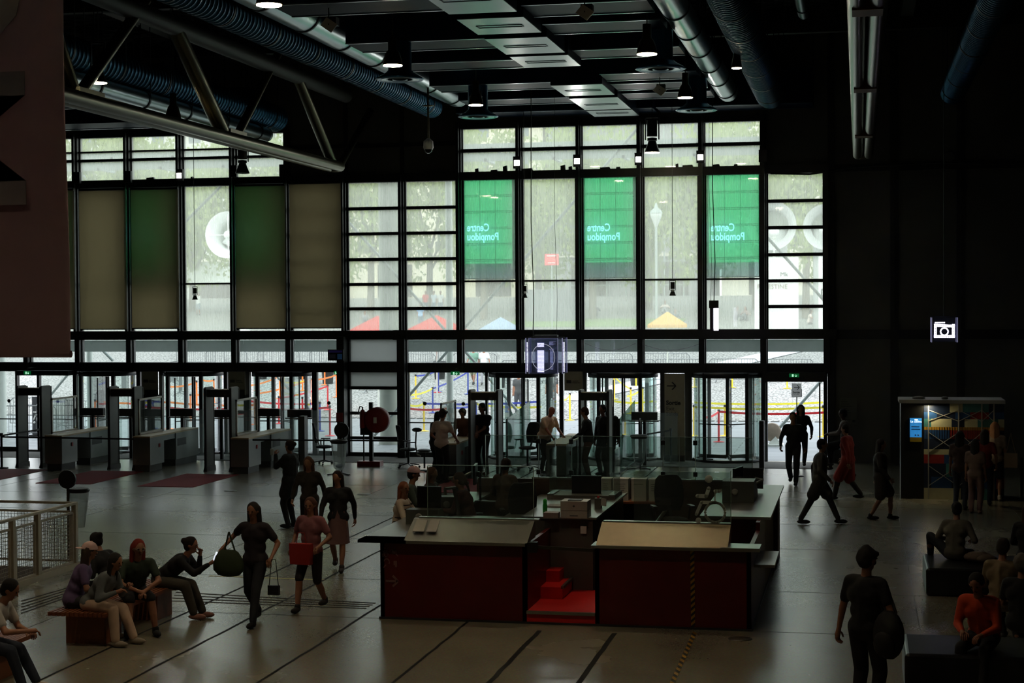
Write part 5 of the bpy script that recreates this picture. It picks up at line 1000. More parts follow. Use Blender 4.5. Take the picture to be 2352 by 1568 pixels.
mb = MB(); c = at(1628, 1150, Y=Y0+.52); wheelchair(mb, c+V(0, 0, .0), .72); mb.build('access_symbol', fabric_through('etched_symbol', (225, 228, 220), (255, 255, 255), .15), t, 'pale wheelchair symbol on glass')
# middle cabinet
Yc = 24.07; ca = at(1214, 1300, Y=Yc).x; cb = at(1362, 1300, Y=Yc).x; MB().box(ca-.05, cb, Yc, 27.3, .17, 1.22).build('middle_cabinet', grey, t); MB().box(ca-.1, cb+.06, Yc-.03, 27.4, 1.22, 1.25).build('cabinet_top', steelp, t); c = at(1341, 1216, Y=Yc); MB().cbox((c.x, Yc-.02, c.z), .09, .03, .11).build('socket', wht, t)
MB().box(at(1205, 1258, Y=Y0).x, at(1232, 1258, Y=Y0).x, Y0+.02, Y0+.14, .98, 1.12).build('belt_cassette', black, t); MB().bar((gl+.05, Y0+.1, 1.05), (gr, Y0+.1, 1.02), .01, .045).build('belt', M('black_yellow_belt', (40, 36, 12)), t)
# hazard tape up the front
hz_y = M('tape_yellow', (150, 112, 18), .5); hz_k = M('tape_black', (22, 22, 22), .5)
def hazard(a, b, wd, n_, name, lab, parent=None, off=V(0, -.004, 0), sk=.5):
    mb = MB(); d = b-a; sd = V(1, 0, 0)*wd/2
    for k in range(n_):
        mb.k = k % 2; p = a+d*k/n_; q = a+d*(k+1)/n_; s_ = d/n_*sk; mb.add([p-sd+off-s_, p+sd+off+s_, q+sd+off+s_, q-sd+off-s_], [(0, 1, 2, 3)])
    o = mb.build(name, [hz_y, hz_k], parent)
    if not parent: tag(o, lab, 'tape')
    return o
hazard(at(1590, 1262, Y=Y0)+V(0, 0, 0), at(1592, 1440, Y=Y0), .055, 26, 'hazard_tape', '', t, V(0, -.004, 0), -.6)
hazard(at(1596, 1452, Z=0), at(1530, 1600, Z=0), .06, 30, 'hazard_tape', 'yellow and black tape on the floor running from the desk', None, V(0, 0, .004), .5)
# pictograms and arrow
pg = M('pictogram_grey', (120, 88, 86), .6); mb = MB(); arrow(mb, at(900, 1334, Y=Y0-.006), .09, .03); mb.build('arrow', pg, t)
mb = MB(); wheelchair(mb, at(884, 1268, Y=Y0-.005), .15); q = at(906, 1267, Y=Y0-.005); mb.lathe(q, [(.001, -.003), (.035, -.003), (.035, .003), (.001, .003)], 16, 'y').bar(q+V(-.03, 0, .03), q+V(.05, 0, -.06), .005, .014)
q = at(888, 1292, Y=Y0-.005)
for k in range(7): a0 = -.6+k*.5; mb.bar(q+V(.04*math.cos(a0), 0, .045*math.sin(a0)+.01), q+V(.04*math.cos(a0+.5), 0, .045*math.sin(a0+.5)+.01), .005, .014)
mb.bar(q+V(-.05, 0, -.07), q+V(-.01, 0, -.03), .005, .014); q = at(908, 1294, Y=Y0-.005); mb.box(q.x-.025, q.x+.025, q.y-.003, q.y, q.z-.02, q.z+.04).box(q.x-.005, q.x+.025, q.y-.003, q.y, q.z-.05, q.z-.02)
mb.build('pictograms', pg, t)
p = at(948, 1222, Y=Y0+.1); m_ = M('leaflet_paper', (150, 146, 140))
for k, (dx, w_) in enumerate(((0, .16), (.2, .14))): tag(MB().prism([(p.x+dx, Y0+.1, 1.22), (p.x+dx+w_, Y0+.1, 1.22), (p.x+dx+w_, Y0+.33, 1.355), (p.x+dx, Y0+.33, 1.355)], (0, -.006, .01)).build('leaflet', m_), 'small printed leaflet on the left sloped counter, %s of two' % ('left' if k == 0 else 'right'), 'leaflet')
# rear wall with tall glass
Yr = 28.25; xa, xb = -5.6, -1.75
MB().box(XL, xb, Yr, Yr+.05, .34, 1.36).build('rear_panel', M('rear_steel', (120, 105, 92), .3, .8), t); MB().box(xa, xb, Yr-.01, Yr+.06, 1.36, 1.39).build('glass_rail', alum, t)
xs = [at(px, 1050, Y=Yr).x for px in (1115, 1237, 1275, 1312, 1523, 1560, 1597, 1728)]
for a, b in zip(xs, xs[1:]): MB().box(a+.006, b-.006, Yr, Yr+.01, 1.39, 2.12).build('rear_glass', dg_, t)
e = MB()
for x in xs: e.box(x-.005, x+.005, Yr-.002, Yr+.012, 1.39, 2.12)
e.box(xs[0], xs[-1], Yr-.002, Yr+.012, 2.112, 2.12).build('glass_edge', ed, t); e = MB()
for px in (1237, 1312, 1523, 1597):
    for z in (1.48, 2.02): x = at(px, 1050, Y=Yr).x; e.box(x-.035, x+.035, Yr-.03, Yr+.03, z-.04, z+.04)
e.build('glass_clamp', black, t)
# inner glazed counter with monitor
Yi = 26.3; a_, b_ = at(1262, 1080, Y=Yi).x, at(1412, 1080, Y=Yi).x; zi = at(1300, 1137, Y=Yi).z
MB().box(a_-.04, b_, Yi, Yi+.8, .34, zi).build('inner_counter', grey, t); MB().box(a_, a_+.01, Yi, Yi+.6, zi, zi+.74).box(b_-.01, b_, Yi, Yi+.6, zi, zi+.74).box(a_, b_, Yi+.6, Yi+.61, zi, zi+.74).build('inner_glass', dg_, t)
MB().box(a_-.04, a_+.06, Yi, Yi+.6, zi, zi+.02).box(b_-.1, b_, Yi, Yi+.6, zi, zi+.02).build('inner_rail', alum, t)
# shelf with ballot-like white boxes
Ys = 27.75; zs_ = at(1450, 1150, Y=Ys).z; MB().box(at(1368, 1150, Y=Ys).x, at(1527, 1150, Y=Ys).x, Ys-.15, Ys+.35, zs_-.03, zs_).build('wood_shelf', wood, t); MB().box(at(1370, 1150, Y=Ys).x, at(1525, 1150, Y=Ys).x, Ys, Ys+.3, .34, zs_-.03).build('shelf_cabinet', M('shelf_cabinet', (30, 27, 24)), t)
wb = M('white_card_box', (205, 204, 198), .6)
for k, (a, b) in enumerate(((1380, 1404), (1408, 1443), (1450, 1484), (1490, 1525))):
    xa_, xb_ = at(a, 1120, Y=Ys).x, at(b, 1120, Y=Ys).x; o = thing('white_box', 'white collection box on the desk shelf, %s from the left' % ORD[k], 'box', ((xa_+xb_)/2, Ys+.1, zs_), 'white boxes on the desk shelf'); MB().box(xa_, xb_, Ys, Ys+.24, zs_, zs_+.36).build('carton', wb, o); MB().box(xa_-.005, xb_+.005, Ys-.005, Ys+.245, zs_+.36, zs_+.375).build('lid', M('white_lid', (240, 240, 236)), o)
    q = MB()
    for r_ in range(4 if k != 2 else 1): q.box(xa_+.04, xb_-.05-.02*(r_ % 2), Ys-.003, Ys, zs_+.28-r_*.035, zs_+.286-r_*.035)
    if k == 3: q.prism([(xa_+.1, Ys-.003, zs_+.1), (xa_+.16, Ys-.003, zs_+.13), (xa_+.12, Ys-.003, zs_+.19), (xa_+.09, Ys-.003, zs_+.15)], (0, .003, 0))
    q.build('print', M('print_grey'), o)
# monitors, consoles, arms
mk = M('monitor_black')
def monitor(c, w_, h_, ang, lab, arm=None, tilt=0):
    t = thing('computer_monitor', lab, 'monitor', (0, 0, 0)); MB().box(-w_/2, w_/2, -.02, .02, -h_/2, h_/2).build('casing', mk, t); MB().box(-w_/2+.015, w_/2-.015, -.023, -.02, -h_/2+.015, h_/2-.015).build('display', M('display_off', (12, 12, 15), .2), t)
    if arm:
        a = MB(); z = -h_/2-.18
        a.bar((0, .02, 0), (0, .07, 0), .08, .08).tube((0, .08, .02), (0, .08, -arm), .018).lathe((0, .1, -arm), [(.01, 0), (.12, 0), (.12, .015), (.02, .02)], 16); a.build('stand', black, t)
    t.location = c; t.rotation_euler = (R(tilt), 0, R(ang)); return t
def console(x, y, z, w_, d_, h_, ang, lab):
    t = thing('desk_console', lab, 'console', (0, 0, 0)); MB().prism([(-w_/2, -d_/2, 0), (-w_/2, d_/2, 0), (-w_/2, d_/2-.02, h_*.3), (-w_/2, 0, h_), (-w_/2, -d_/2, h_)], (w_, 0, 0)).build('body', M('console_grey', (78, 80, 76), .45, .3), t)
    g = MB(); g.lathe((-w_*.1, -d_/2-.004, h_*.5), [(.03, 0), (.055, 0), (.055, .003), (.03, .003)], 20, 'y'); g.build('round_logo', M('logo_pale', (130, 132, 128)), t); t.location = (x, y, z); t.rotation_euler = (0, 0, R(ang)); return t
c = at(986, 1142, Y=24.2); monitor(c, .38, .34, -6, 'black monitor behind the left glass screen', c.z-1.12-.0)
c = at(975, 1182, Y=24.0); console(c.x, 24.1, 1.12, .5, .5, .22, 0, 'grey sloped console at the left counter below the monitor'); c = at(1033, 1150, Y=25.6); console(c.x, 25.6, 1.12, .32, .5, .24, 10, 'grey sloped console behind the left monitor')
c = at(1092, 1088, Y=26.8); monitor(c, .5, .32, -82, 'thin monitor seen edge-on behind the woman with glasses', c.z-1.12); o = thing('monitor_arm', 'jointed chrome monitor arm over the left counter', 'monitor arm', at(1025, 1165, Y=26)); MB().path([at(1082, 1085, Y=26.7), at(1060, 1095, Y=26.5), at(1030, 1098, Y=26.3)], .025, 8).path([at(1075, 1108, Y=26.5), at(1045, 1120, Y=26.2), at(1022, 1122, Y=26.0), at(1025, 1165, Y=26)], .025, 8).build('arm', steelp, o)
c = at(1728, 1160, Y=27.1); console(-2.0+.12, 26.8, 1.24, .5, 1.0, .34, 0, 'large grey sloped console on the right counter')
c = at(1695, 1105, Y=27.3); monitor(c, .5, .46, 78, 'thin monitor seen edge-on above the right console', c.z-1.24); c = at(1727, 1098, Y=27.9); monitor(c, .38, .34, 172, 'square monitor seen from behind on the right counter', c.z-1.24, 4)
o = thing('monitor_arm', 'jointed monitor arm on the right counter', 'monitor arm', at(1702, 1150, Y=27.5)); MB().path([at(1703, 1140, Y=27.5), at(1705, 1108, Y=27.5), at(1730, 1112, Y=27.5), at(1752, 1102, Y=27.6), at(1735, 1098, Y=27.8)], .022, 8).build('arm', steelp, o)
c = at(1347, 1113, Y=Yi+.3); monitor(c, .48, .3, 4, 'dark monitor inside the central glazed counter', c.z-zi)
# printer etc.
c = at(1320, 1188, Y=25.6); zt = 1.25; px_ = at(1318, 1150, Z=zt+.1).x; p = at(1318, 1190, Z=zt); t = thing('desk_printer', 'white laser printer on the middle cabinet', 'printer', (p.x, p.y+.18, zt)); pw = M('printer_white', (172, 168, 158), .5)
MB().box(p.x-.2, p.x+.2, p.y, p.y+.36, zt, zt+.11).build('paper_drawer', pw, t); MB().box(p.x-.2, p.x+.2, p.y, p.y+.36, zt+.115, zt+.25).build('body', pw, t); MB().box(p.x-.1, p.x+.1, p.y+.06, p.y+.25, zt+.25, zt+.262).build('output_tray', M('tray_grey', (70, 72, 74)), t); MB().box(p.x-.06, p.x+.06, p.y-.004, p.y, zt+.03, zt+.045).lathe((p.x, p.y-.003, zt+.18), [(.001, 0), (.015, 0), (.015, .002), (.001, .002)], 12, 'y').build('slot', M('tray_grey'), t)
p = at(1252, 1178, Z=zt); tag(MB().lathe((p.x, p.y, zt), [(.01, 0), (.035, .0), (.035, .12), (.028, .15), (.03, .16), (.03, .2), (.01, .22)], 14).build('green_bottle', M('bottle_green', (40, 170, 60), .3)), 'small green bottle left of the printer', 'bottle')
p = at(1266, 1190, Z=zt); tag(MB().box(p.x-.12, p.x+.1, p.y, p.y+.2, zt, zt+.08).build('leaflet_box', M('box_pinkish', (130, 112, 108))), 'small open box of leaflets left of the printer', 'box')
p = at(1275, 1165, Z=zt); tag(MB().box(p.x-.14, p.x+.1, p.y, p.y+.3, zt, zt+.02).build('paper_stack', M('papers', (150, 145, 140))), 'scattered papers behind the leaflet box', 'paper')
p = at(1373, 1168, Z=zt); t = thing('payment_terminal', 'grey payment terminal right of the printer', 'terminal', (p.x, p.y, zt)); MB().box(p.x-.05, p.x+.05, p.y, p.y+.12, zt, zt+.16).build('body', grey, t); MB().prism([(p.x+.05, p.y, zt+.05), (p.x+.13, p.y, zt+.04), (p.x+.13, p.y+.02, zt+.15), (p.x+.05, p.y+.02, zt+.16)], (0, .02, 0)).build('card_sign', M('papers'), t); MB().lathe((p.x, p.y+.05, zt+.16), [(.02, 0), (.02, .03), (.005, .035)], 10).build('red_knob', M('switch_red'), t)
p = at(1050, 1162, Z=1.12); tag(MB().lathe((p.x, p.y, 1.12), [(.01, 0), (.04, 0), (.04, .2), (.025, .24), (.02, .27)], 14).build('red_flask', M('flask_red', (140, 14, 20), .4)), 'red flask on the counter beside the woman with glasses', 'flask')
p = at(1000, 1195, Z=1.14)
for px, lab in ((1135, 'computer keyboard on the desk left of the ghosted staff'),):
    p = at(px, 1142, Z=1.2); t = thing('keyboard', lab, 'keyboard', p); MB().box(p.x-.22, p.x+.22, p.y-.07, p.y+.07, 1.12, 1.14).build('keys', M('keys_grey', (90, 92, 90)), t)
MB().box(-6.2, -4.6, 24.6, 25.0, 1.08, 1.12).box(-5.4, -4.75, 25.0, 28.0, 1.08, 1.12).build('inner_counter', steelp, desk); MB().box(-5.3, -4.85, 25.1, 27.9, .34, 1.08).build('counter_support', grey, desk)
o = chair(1565, 1190, 200, 'black swivel chair inside the desk behind the wheelchair symbol', seatz=.75); o.location = (at(1545, 1180, Y=25.2).x, 25.2, .34)
tag(MB().path([at(1508, 1200, Y=24.6), at(1530, 1170, Y=25.6)], .03).build('desk_edge_tube', alum), 'bright curved metal edge inside the desk near the chair', 'metal edge')
for px, py, lab in ((1700, 1467, 'round dark floor plate in front of the desk corner'), (836, 1135, 'round floor plate left of the capped visitor'), (530, 1127, 'round floor plate near the red mats'), (725, 1090, 'round floor plate below the office chair')):
    p = at(px, py, Z=0); tag(MB().lathe(p, [(.01, .001), (.16, .001), (.16, .004), (.01, .004)], 28).build('floor_plate', M('floor_plate', (72, 68, 60), .4, .3)), lab, 'floor plate')
# ================================================================ PEOPLE
SK = M('skin', (150, 104, 80), .55, 0, .05); SKD = M('skin_dark', (70, 46, 34), .5, 0, .05)
def remesh(mb, vox, smooth=3):
    me = mb.mesh('tmp', []); ob = bpy.data.objects.new('tmp', me); COL.objects.link(ob)
    r_ = ob.modifiers.new('r', 'REMESH'); r_.mode = 'VOXEL'; r_.voxel_size = vox
    s_ = ob.modifiers.new('s', 'SMOOTH'); s_.iterations = smooth; s_.factor = .5
    dg = bpy.context.evaluated_depsgraph_get(); out = bpy.data.meshes.new_from_object(ob.evaluated_get(dg)); bpy.data.objects.remove(ob)
    out.polygons.foreach_set('use_smooth', [True]*len(out.polygons)); return out
def ik(a, b, l1, l2, pole):
    d = b-a; L = min(max(d.length, abs(l1-l2)+.02), (l1+l2)*.999); dr = d.normalized(); c = (l1*l1+L*L-l2*l2)/(2*l1*L); h = l1*c; r_ = l1*math.sqrt(max(0, 1-c*c))
    p = Vector(pole); p = p-dr*p.dot(dr); p = p.normalized() if p.length > 1e-3 else V(0, 1, 0)
    return a+dr*h+p*r_, a+dr*L
def person(lab, loc, face, H=1.7, pel=(0, 0, .93), lean=0, side=0, twist=0, head=(0, 0), feet=((-.1, 0, 0), (.1, 0, 0)), hands=((-.24, .05, .82), (.24, .05, .82)), knee=((-.1, 1, 0), (.1, 1, 0)), elbow=((-.6, -1, -.2), (.6, -1, -.2)),
           shirt=((60, 60, 60), 1), pants=((40, 42, 50), 1), hair=((30, 22, 18), 'short'), shoes=(60, 58, 56), skirt=None, coat=None, skin=None, vox=.02, cap=None, fat=1.0, glasses=False, strap=None, detail=False, group=None, toes=(0, 0)):
    s = H/1.7; sk = skin or SK; t = thing('person', lab, 'person', (0, 0, 0), group)
    mm = lambda nm, c: M('%s_%d_%d_%d' % ((nm,)+tuple(c)), c, .85, 0, .18, 9)
    P_ = V(*pel)*1.0; la, sa = R(lean), R(side); sd = V(math.sin(sa), math.sin(la), math.cos(la)*math.cos(sa)).normalized(); rx = V(math.cos(R(twist)), math.sin(R(twist)), 0); px_ = V(1, 0, 0)
    P_ = P_*s; wa = P_+sd*.17*s; ch = P_+sd*.33*s; nb = P_+sd*.5*s; fwd = rx.cross(V(0, 0, 1))*-1; fwd = V(-rx.y, rx.x, 0)
    hp, hy = R(head[0]), R(head[1]); hf0 = V(fwd.x*math.cos(hy)+fwd.y*math.sin(hy), -fwd.x*math.sin(hy)+fwd.y*math.cos(hy), 0); hf = (hf0*math.cos(hp)-V(0, 0, 1)*math.sin(hp)).normalized(); hu = (V(0, 0, 1)*math.cos(hp)+hf0*math.sin(hp)).normalized(); hr = hf.cross(hu)
    hc = nb+(sd*.5+V(0, 0, .5)).normalized()*.1*s+hu*.08*s+hf*.02*s; HR = Matrix((hr, hf, hu)).transposed()
    sh = [nb-sd*.05*s-rx*.175*s*fat, nb-sd*.05*s+rx*.175*s*fat]; hipj = [P_-px_*.09*s-sd*.02*s, P_+px_*.09*s-sd*.02*s]
    arms = []; legs = []
    for i in (0, 1):
        e, wv = ik(sh[i], V(*hands[i])*s, .28*s, .25*s, elbow[i]); arms.append((sh[i], e, wv))
        ft = V(*feet[i])*s+V(0, 0, .085*s); k, an = ik(hipj[i], ft, .43*s, .42*s, knee[i]); legs.append((hipj[i], k, an))
    q = s*fat
    def torso(mb, g=0):
        mb.cap(P_-px_*.06*s, (.115+g)*q, P_+px_*.06*s, (.115+g)*q); mb.cap(wa-rx*.045*s, (.102+g)*q, wa+rx*.045*s, (.102+g)*q); mb.cap(ch-rx*.07*s, (.11+g)*q, ch+rx*.07*s, (.11+g)*q)
        mb.cap(sh[0]+rx*.03*s, (.06+g)*s, sh[1]-rx*.03*s, (.06+g)*s); mb.cap(P_, (.12+g)*q, wa, (.11+g)*q); mb.cap(wa, (.11+g)*q, ch+sd*.06*s, (.115+g)*q)
    b = MB(); torso(b); b.cap(nb-sd*.05*s, .055*s, hc-hu*.06*s, .05*s)
    b.ell(hc+hu*.02*s, (.078*s, .097*s, .1*s), 10, HR); b.cap(hc-hu*.035*s+hf*.02*s, .062*s, hc-hu*.075*s+hf*.048*s, .036*s); b.cap(hc+hf*.085*s, .014*s, hc+hf*.108*s-hu*.022*s, .015*s)
    for e in (-1, 1): b.ell(hc+hr*.078*s*e-hu*.005*s, (.012*s, .02*s, .03*s), 5, HR)
    for a, e, w_ in arms: b.cap(a, .05*s, e, .038*s); b.cap(e, .04*s, w_, .026*s); d = (w_-e).normalized(); b.cap(w_, .028*s, w_+d*.07*s, .032*s)
    for i, (a, k, n) in enumerate(legs):
        b.cap(a, .082*q, k, .055*s); b.cap(k, .056*s, (k+n)/2-fwd*.01, .054*s); b.cap((k+n)/2, .052*s, n, .037*s); fd = V(math.sin(R(toes[i])), math.cos(R(toes[i])), 0); b.cap(n-V(0, 0, .045*s), .035*s, n+fd*.13*s-V(0, 0, .055*s), .028*s)
    me = remesh(b, vox if not detail else vox*.8)
    if detail or vox <= .02:   # five separate fingers on each palm
        f = MB()
        for i, (a, e, w_) in enumerate(arms):
            d = (w_-e).normalized(); palm = V(0, 0, -1) if abs(d.z) < .7 else (V(1, 0, 0) if i == 0 else V(-1, 0, 0)); palm = (palm-d*palm.dot(d)).normalized(); ac = d.cross(palm)*(1 if i else -1)
            for j, L in enumerate((.07, .078, .073, .058)):
                o = w_+d*.085*s+ac*(.03-.02*j)*s; m1 = o+(d*.8+palm*.45).normalized()*L*.5*s; m2 = m1+(d*.35+palm*.95).normalized()*L*.5*s; f.cap(o, .0095*s, m1, .0088*s, 6); f.cap(m1, .0088*s, m2, .0075*s, 6)
            o = w_+d*.03*s+ac*.028*s; m1 = o+(d*.6+ac*.8+palm*.3).normalized()*.04*s; f.cap(o, .012*s, m1, .01*s, 6); f.cap(m1, .01*s, m1+(d*.8+palm*.6).normalized()*.035*s, .0085*s, 6)
        m2_ = f.mesh('fing', []); bm = bmesh.new(); bm.from_mesh(me); bm.from_mesh(m2_); bm.to_mesh(me); bm.free()
    me.materials.clear(); me.materials.append(sk); me.polygons.foreach_set('material_index', [0]*len(me.polygons)); o = bpy.data.objects.new('body', me); COL.objects.link(o); o.parent = t
    def part(name, mb, mat, rm=True):
        if rm: m_ = remesh(mb, vox); m_.materials.append(mat); o_ = bpy.data.objects.new(name, m_); COL.objects.link(o_); o_.parent = t; return o_
        return mb.build(name, mat, t)
    if shirt:
        c = MB(); torso(c, .016)
        for a, e, w_ in arms:
            if shirt[1] == 1: c.cap(a, .066*s, a.lerp(e, .65), .06*s)
            elif shirt[1] == 2: c.cap(a, .064*s, e, .052*s); c.cap(e, .053*s, w_.lerp(e, .06), .037*s)
        part('jacket' if shirt[1] == 2 and len(shirt) > 2 else 'shirt', c, mm('cloth', shirt[0]))
    if coat:
        c = MB(); torso(c, .035)
        for a, e, w_ in arms: c.cap(a, .07*s, e, .06*s); c.cap(e, .06*s, w_, .043*s)
        for a, k, n in legs: c.cap(a, .12*s, a.lerp(k, coat[1]), .13*s)
        part('coat', c, mm('cloth', coat[0]))
    if pants:
        c = MB(); c.cap(P_-px_*.06*s, .13*q, P_+px_*.06*s, .13*q); c.cap(P_, .132*q, P_+sd*.07*s, .125*q)
        for a, k, n in legs:
            w_ = pants[2] if len(pants) > 2 else 1
            c.cap(a, .1*q, k, .07*s*w_)
            if pants[1]: c.cap(k, .07*s*w_, n+V(0, 0, .02), .055*s*w_)
            else: pass
        part('trousers' if pants[1] else 'shorts', c, mm('cloth', pants[0]))
    if skirt:
        L = skirt[1]; km = (legs[0][1]+legs[1][1])/2; an = (legs[0][2]+legs[1][2])/2; rs = []
        path_ = [wa-V(0, 0, .02), P_, P_.lerp(km, .5), km] + ([km.lerp(an, .5)] if L > 1 else [])
        for k, p in enumerate(path_): rs.append([p+V(math.cos(6.2832*j/20)*(.125+.028*k+.012*math.sin(j*2.5))*s*q/s, math.sin(6.2832*j/20)*(.11+.03*k+.012*math.cos(j*2.5))*s, 0) for j in range(20)])
        part('skirt', MB().rings(rs), mm('cloth', skirt[0]), False)
    for i, (a, k, n) in enumerate(legs):
        c = MB(); fd = V(math.sin(R(toes[i])), math.cos(R(toes[i])), 0); R3 = Matrix((V(fd.y, -fd.x, 0), fd, V(0, 0, 1))).transposed(); z0 = n.z-.085*s
        c.ell(V(n.x, n.y, z0+.045*s)+fd*.055*s, (.046*s, .135*s, .044*s), 7, R3); c.cap(V(n.x, n.y, z0+.05*s), .045*s, V(n.x, n.y, z0+.1*s), .046*s); part('shoe', c, mm('shoe', shoes), False)
    if hair:
        c = MB(); st = hair[1]; hm = mm('hair', hair[0])
        if st != 'bald':
            c.ell(hc+hu*.032*s-hf*.012*s, (.088*s, .1*s, .1*s), 10, HR); c.ell(hc-hf*.035*s-hu*.01*s, (.083*s, .075*s, .09*s), 8, HR)
            if st == 'curly': 
                rr = random.Random(3)
                for k in range(34): d = V(rr.gauss(0, 1), rr.gauss(-.4, .8), rr.gauss(.5, .9)).normalized(); c.ell(hc+HR @ V(d.x*.095*s, d.y*.1*s, d.z*.105*s+.02*s), (.028*s,)*3, 5)
            if st == 'bun': c.ell(hc-hf*.11*s+hu*.05*s, (.05*s,)*3, 7); 
            if st == 'pony': c.cap(hc-hf*.1*s+hu*.02*s, .03*s, hc-hf*.14*s-hu*.2*s, .02*s)
            if st in ('long', 'verylong'):
                L = .26 if st == 'long' else .42
                for e in (-1, -.45, 0, .45, 1): c.cap(hc-hf*(.07-.035*abs(e))*s+hr*.07*e*s+hu*.03*s, .038*s, hc-hf*(.11-.05*abs(e))*s+hr*.085*e*s-V(0, 0, L*s), .03*s)
            part('hair', c, hm)
    if cap:
        c = MB(); rs = [[hc+HR @ V(math.cos(6.2832*j/18)*.098*s*math.cos(a_), math.sin(6.2832*j/18)*.112*s*math.cos(a_), (.035+.105*math.sin(a_))*s) for j in range(18)] for a_ in (0, .4, .8, 1.2, 1.5)]; c.rings(rs); dr = cap[1]
        c.prism([hc+HR @ V(x*s, y*s*dr, .04*s) for x, y in ((-.08, .07), (.08, .07), (.07, .16), (0, .19), (-.07, .16))], hu*.008); part('cap', c, mm('cap', cap[0]), False)
    if detail:
        for e in (-1, 1): part('eye', MB().ell(hc+hf*.09*s+hr*.032*e*s+hu*.012*s, (.013*s, .008*s, .008*s), 5, HR), M('eye', (24, 18, 14), .2), False)
        part('mouth', MB().ell(hc+hf*.088*s-hu*.055*s, (.024*s, .01*s, .007*s), 5, HR), M('lips', (120, 60, 52), .5), False)
    if glasses:
        g = MB()
        for e in (-1, 1): c_ = hc+hf*.105*s+hr*.035*e*s+hu*.012*s; pts = [c_+hr*math.cos(k*.785)*.026*s+hu*math.sin(k*.785)*.02*s for k in range(9)]; g.path(pts, .003, 4); g.tube(c_+hr*.026*e*s, hc+hr*.08*e*s+hu*.01*s, .003, n=4)
        part('glasses', g, M('glasses_metal', (160, 150, 140), .3, .6), False)
    if strap: part('lanyard', MB().path([ch+fwd*.13*s-rx*.05*s+sd*.1*s, wa+fwd*.14*s, ch+fwd*.13*s+rx*.05*s+sd*.1*s], .008, 5), mm('strap', strap), False)
    t.location = Vector(loc); t.rotation_euler = (0, 0, -R(face)); t['hc'] = 0.0; del t['hc']
    t_info[t.name] = (t, [w_ for _, _, w_ in arms], s); return t
t_info = {}
def wp(t, p): return Matrix.Translation(t.location) @ Matrix.Rotation(t.rotation_euler.z, 4, 'Z') @ Vector(p)
def held(name, mb, mat, lab, cat, t, p):      # an item in a hand: its own thing, at a point in the person's frame
    o = mb.build(name, mat); o.location = wp(t, p); o.rotation_euler = t.rotation_euler; return tag(o, lab, cat)
def G(px, py): p = at(px, py, Z=0); return V(p.x, p.y, 0)
WALK = dict(feet=((-.09, .28, .0), (.09, -.26, .04)), hands=((-.27, -.12, .86), (.27, .2, .9)), pel=(0, 0, .9), lean=4)
WALK2 = dict(feet=((-.09, -.25, .04), (.09, .27, .0)), hands=((-.27, .2, .9), (.27, -.12, .86)), pel=(0, 0, .9), lean=4)
# ---- bench group (bench top 0.45 m)
t = person('person with purple shirt and pale backward cap sitting on the bench, one foot up', (-10.13, 20.07, 0), 60, 1.66, pel=(0, -.05, .56), lean=22, twist=-10, head=(5, -15), feet=((-.38, .1, .42), (.12, .45, 0)), knee=((-1, .6, .5), (.1, 1, 0)), hands=((-.42, .12, .55), (.2, .35, .72)),
 shirt=((92, 74, 110), 1), pants=((52, 50, 52), 1), hair=((50, 34, 24), 'long'), cap=((200, 170, 165), -1), shoes=(110, 95, 75), detail=True, vox=.018)
t = person('person with grey striped track jacket, cream trousers and dark hair on the near bench end', (-9.78, 19.95, 0), 95, 1.64, pel=(0, -.08, .56), lean=38, head=(14, 5), feet=((-.1, .5, 0), (.16, .38, 0)), hands=((-.1, .42, .78), (.16, .4, .74)), shirt=((96, 102, 104), 2, 1), pants=((190, 165, 145), 1, 1.15), hair=((24, 18, 15), 'long'), shoes=(150, 140, 125), detail=True, vox=.018)
t = person('person with long red hair, green shirt and shorts sitting with clasped hands', (-9.63, 20.75, 0), 140, 1.72, pel=(0, -.05, .56), lean=32, head=(8, -4), feet=((-.18, .42, 0), (.2, .44, 0)), hands=((-.05, .44, .62), (.06, .44, .62)), elbow=((-1, -.2, 0), (1, -.2, 0)), shirt=((48, 62, 48), 1), pants=((30, 30, 32), 0), hair=((120, 32, 22), 'long'), shoes=(26, 25, 25), detail=True, vox=.018, fat=1.08, glasses=True)
t = person('person with black hair in a bun sitting behind the red-haired person', (-10.18, 21.35, 0), -70, 1.64, pel=(0, .05, .56), lean=30, head=(24, 0), feet=((-.1, .46, 0), (.12, .4, 0)), hands=((-.12, .42, .7), (.12, .42, .7)), shirt=((22, 22, 24), 2), pants=((30, 30, 34), 1), hair=((14, 12, 11), 'bun'), shoes=(30, 30, 30))
t = person('woman in black top and grey trousers looking at a glowing phone', (-9.66, 21.78, 0), 88, 1.68, pel=(0, -.02, .56), lean=50, head=(6, 0), feet=((-.08, .56, 0), (.1, .5, 0)), hands=((-.02, .56, .9), (.1, .74, .8)), elbow=((-.3, -.2, -1), (.3, -.2, -1)), shirt=((20, 20, 21), 2), pants=((72, 68, 60), 1, 1.15), hair=((30, 22, 16), 'bun'), shoes=(150, 105, 92), detail=True, vox=.018)
held('smartphone', MB().prism([(-.03, -.03, -.05), (.03, .01, -.05), (.03, .06, .07), (-.03, .02, .07)], (-.005, .008, -.003)), M('phone_glow', (200, 205, 215), .3, emit=1.3, var=0), 'glowing phone in the hand of the woman in black', 'phone', t, (.09, .82, .84))
t = person('man with white t-shirt and dark jeans sitting at the bottom left corner', (-9.84, 17.2, 0), 82, 1.76, pel=(0, -.05, .56), lean=34, head=(26, 0), feet=((-.12, .55, 0), (.16, .5, 0)), hands=((-.06, .5, .66), (.12, .56, .7)), elbow=((-.8, -.4, -.6), (.8, -.4, -.6)), shirt=((175, 172, 168), 1), pants=((34, 42, 58), 1), hair=((18, 15, 13), 'short'), shoes=(170, 160, 145), detail=True, vox=.018)
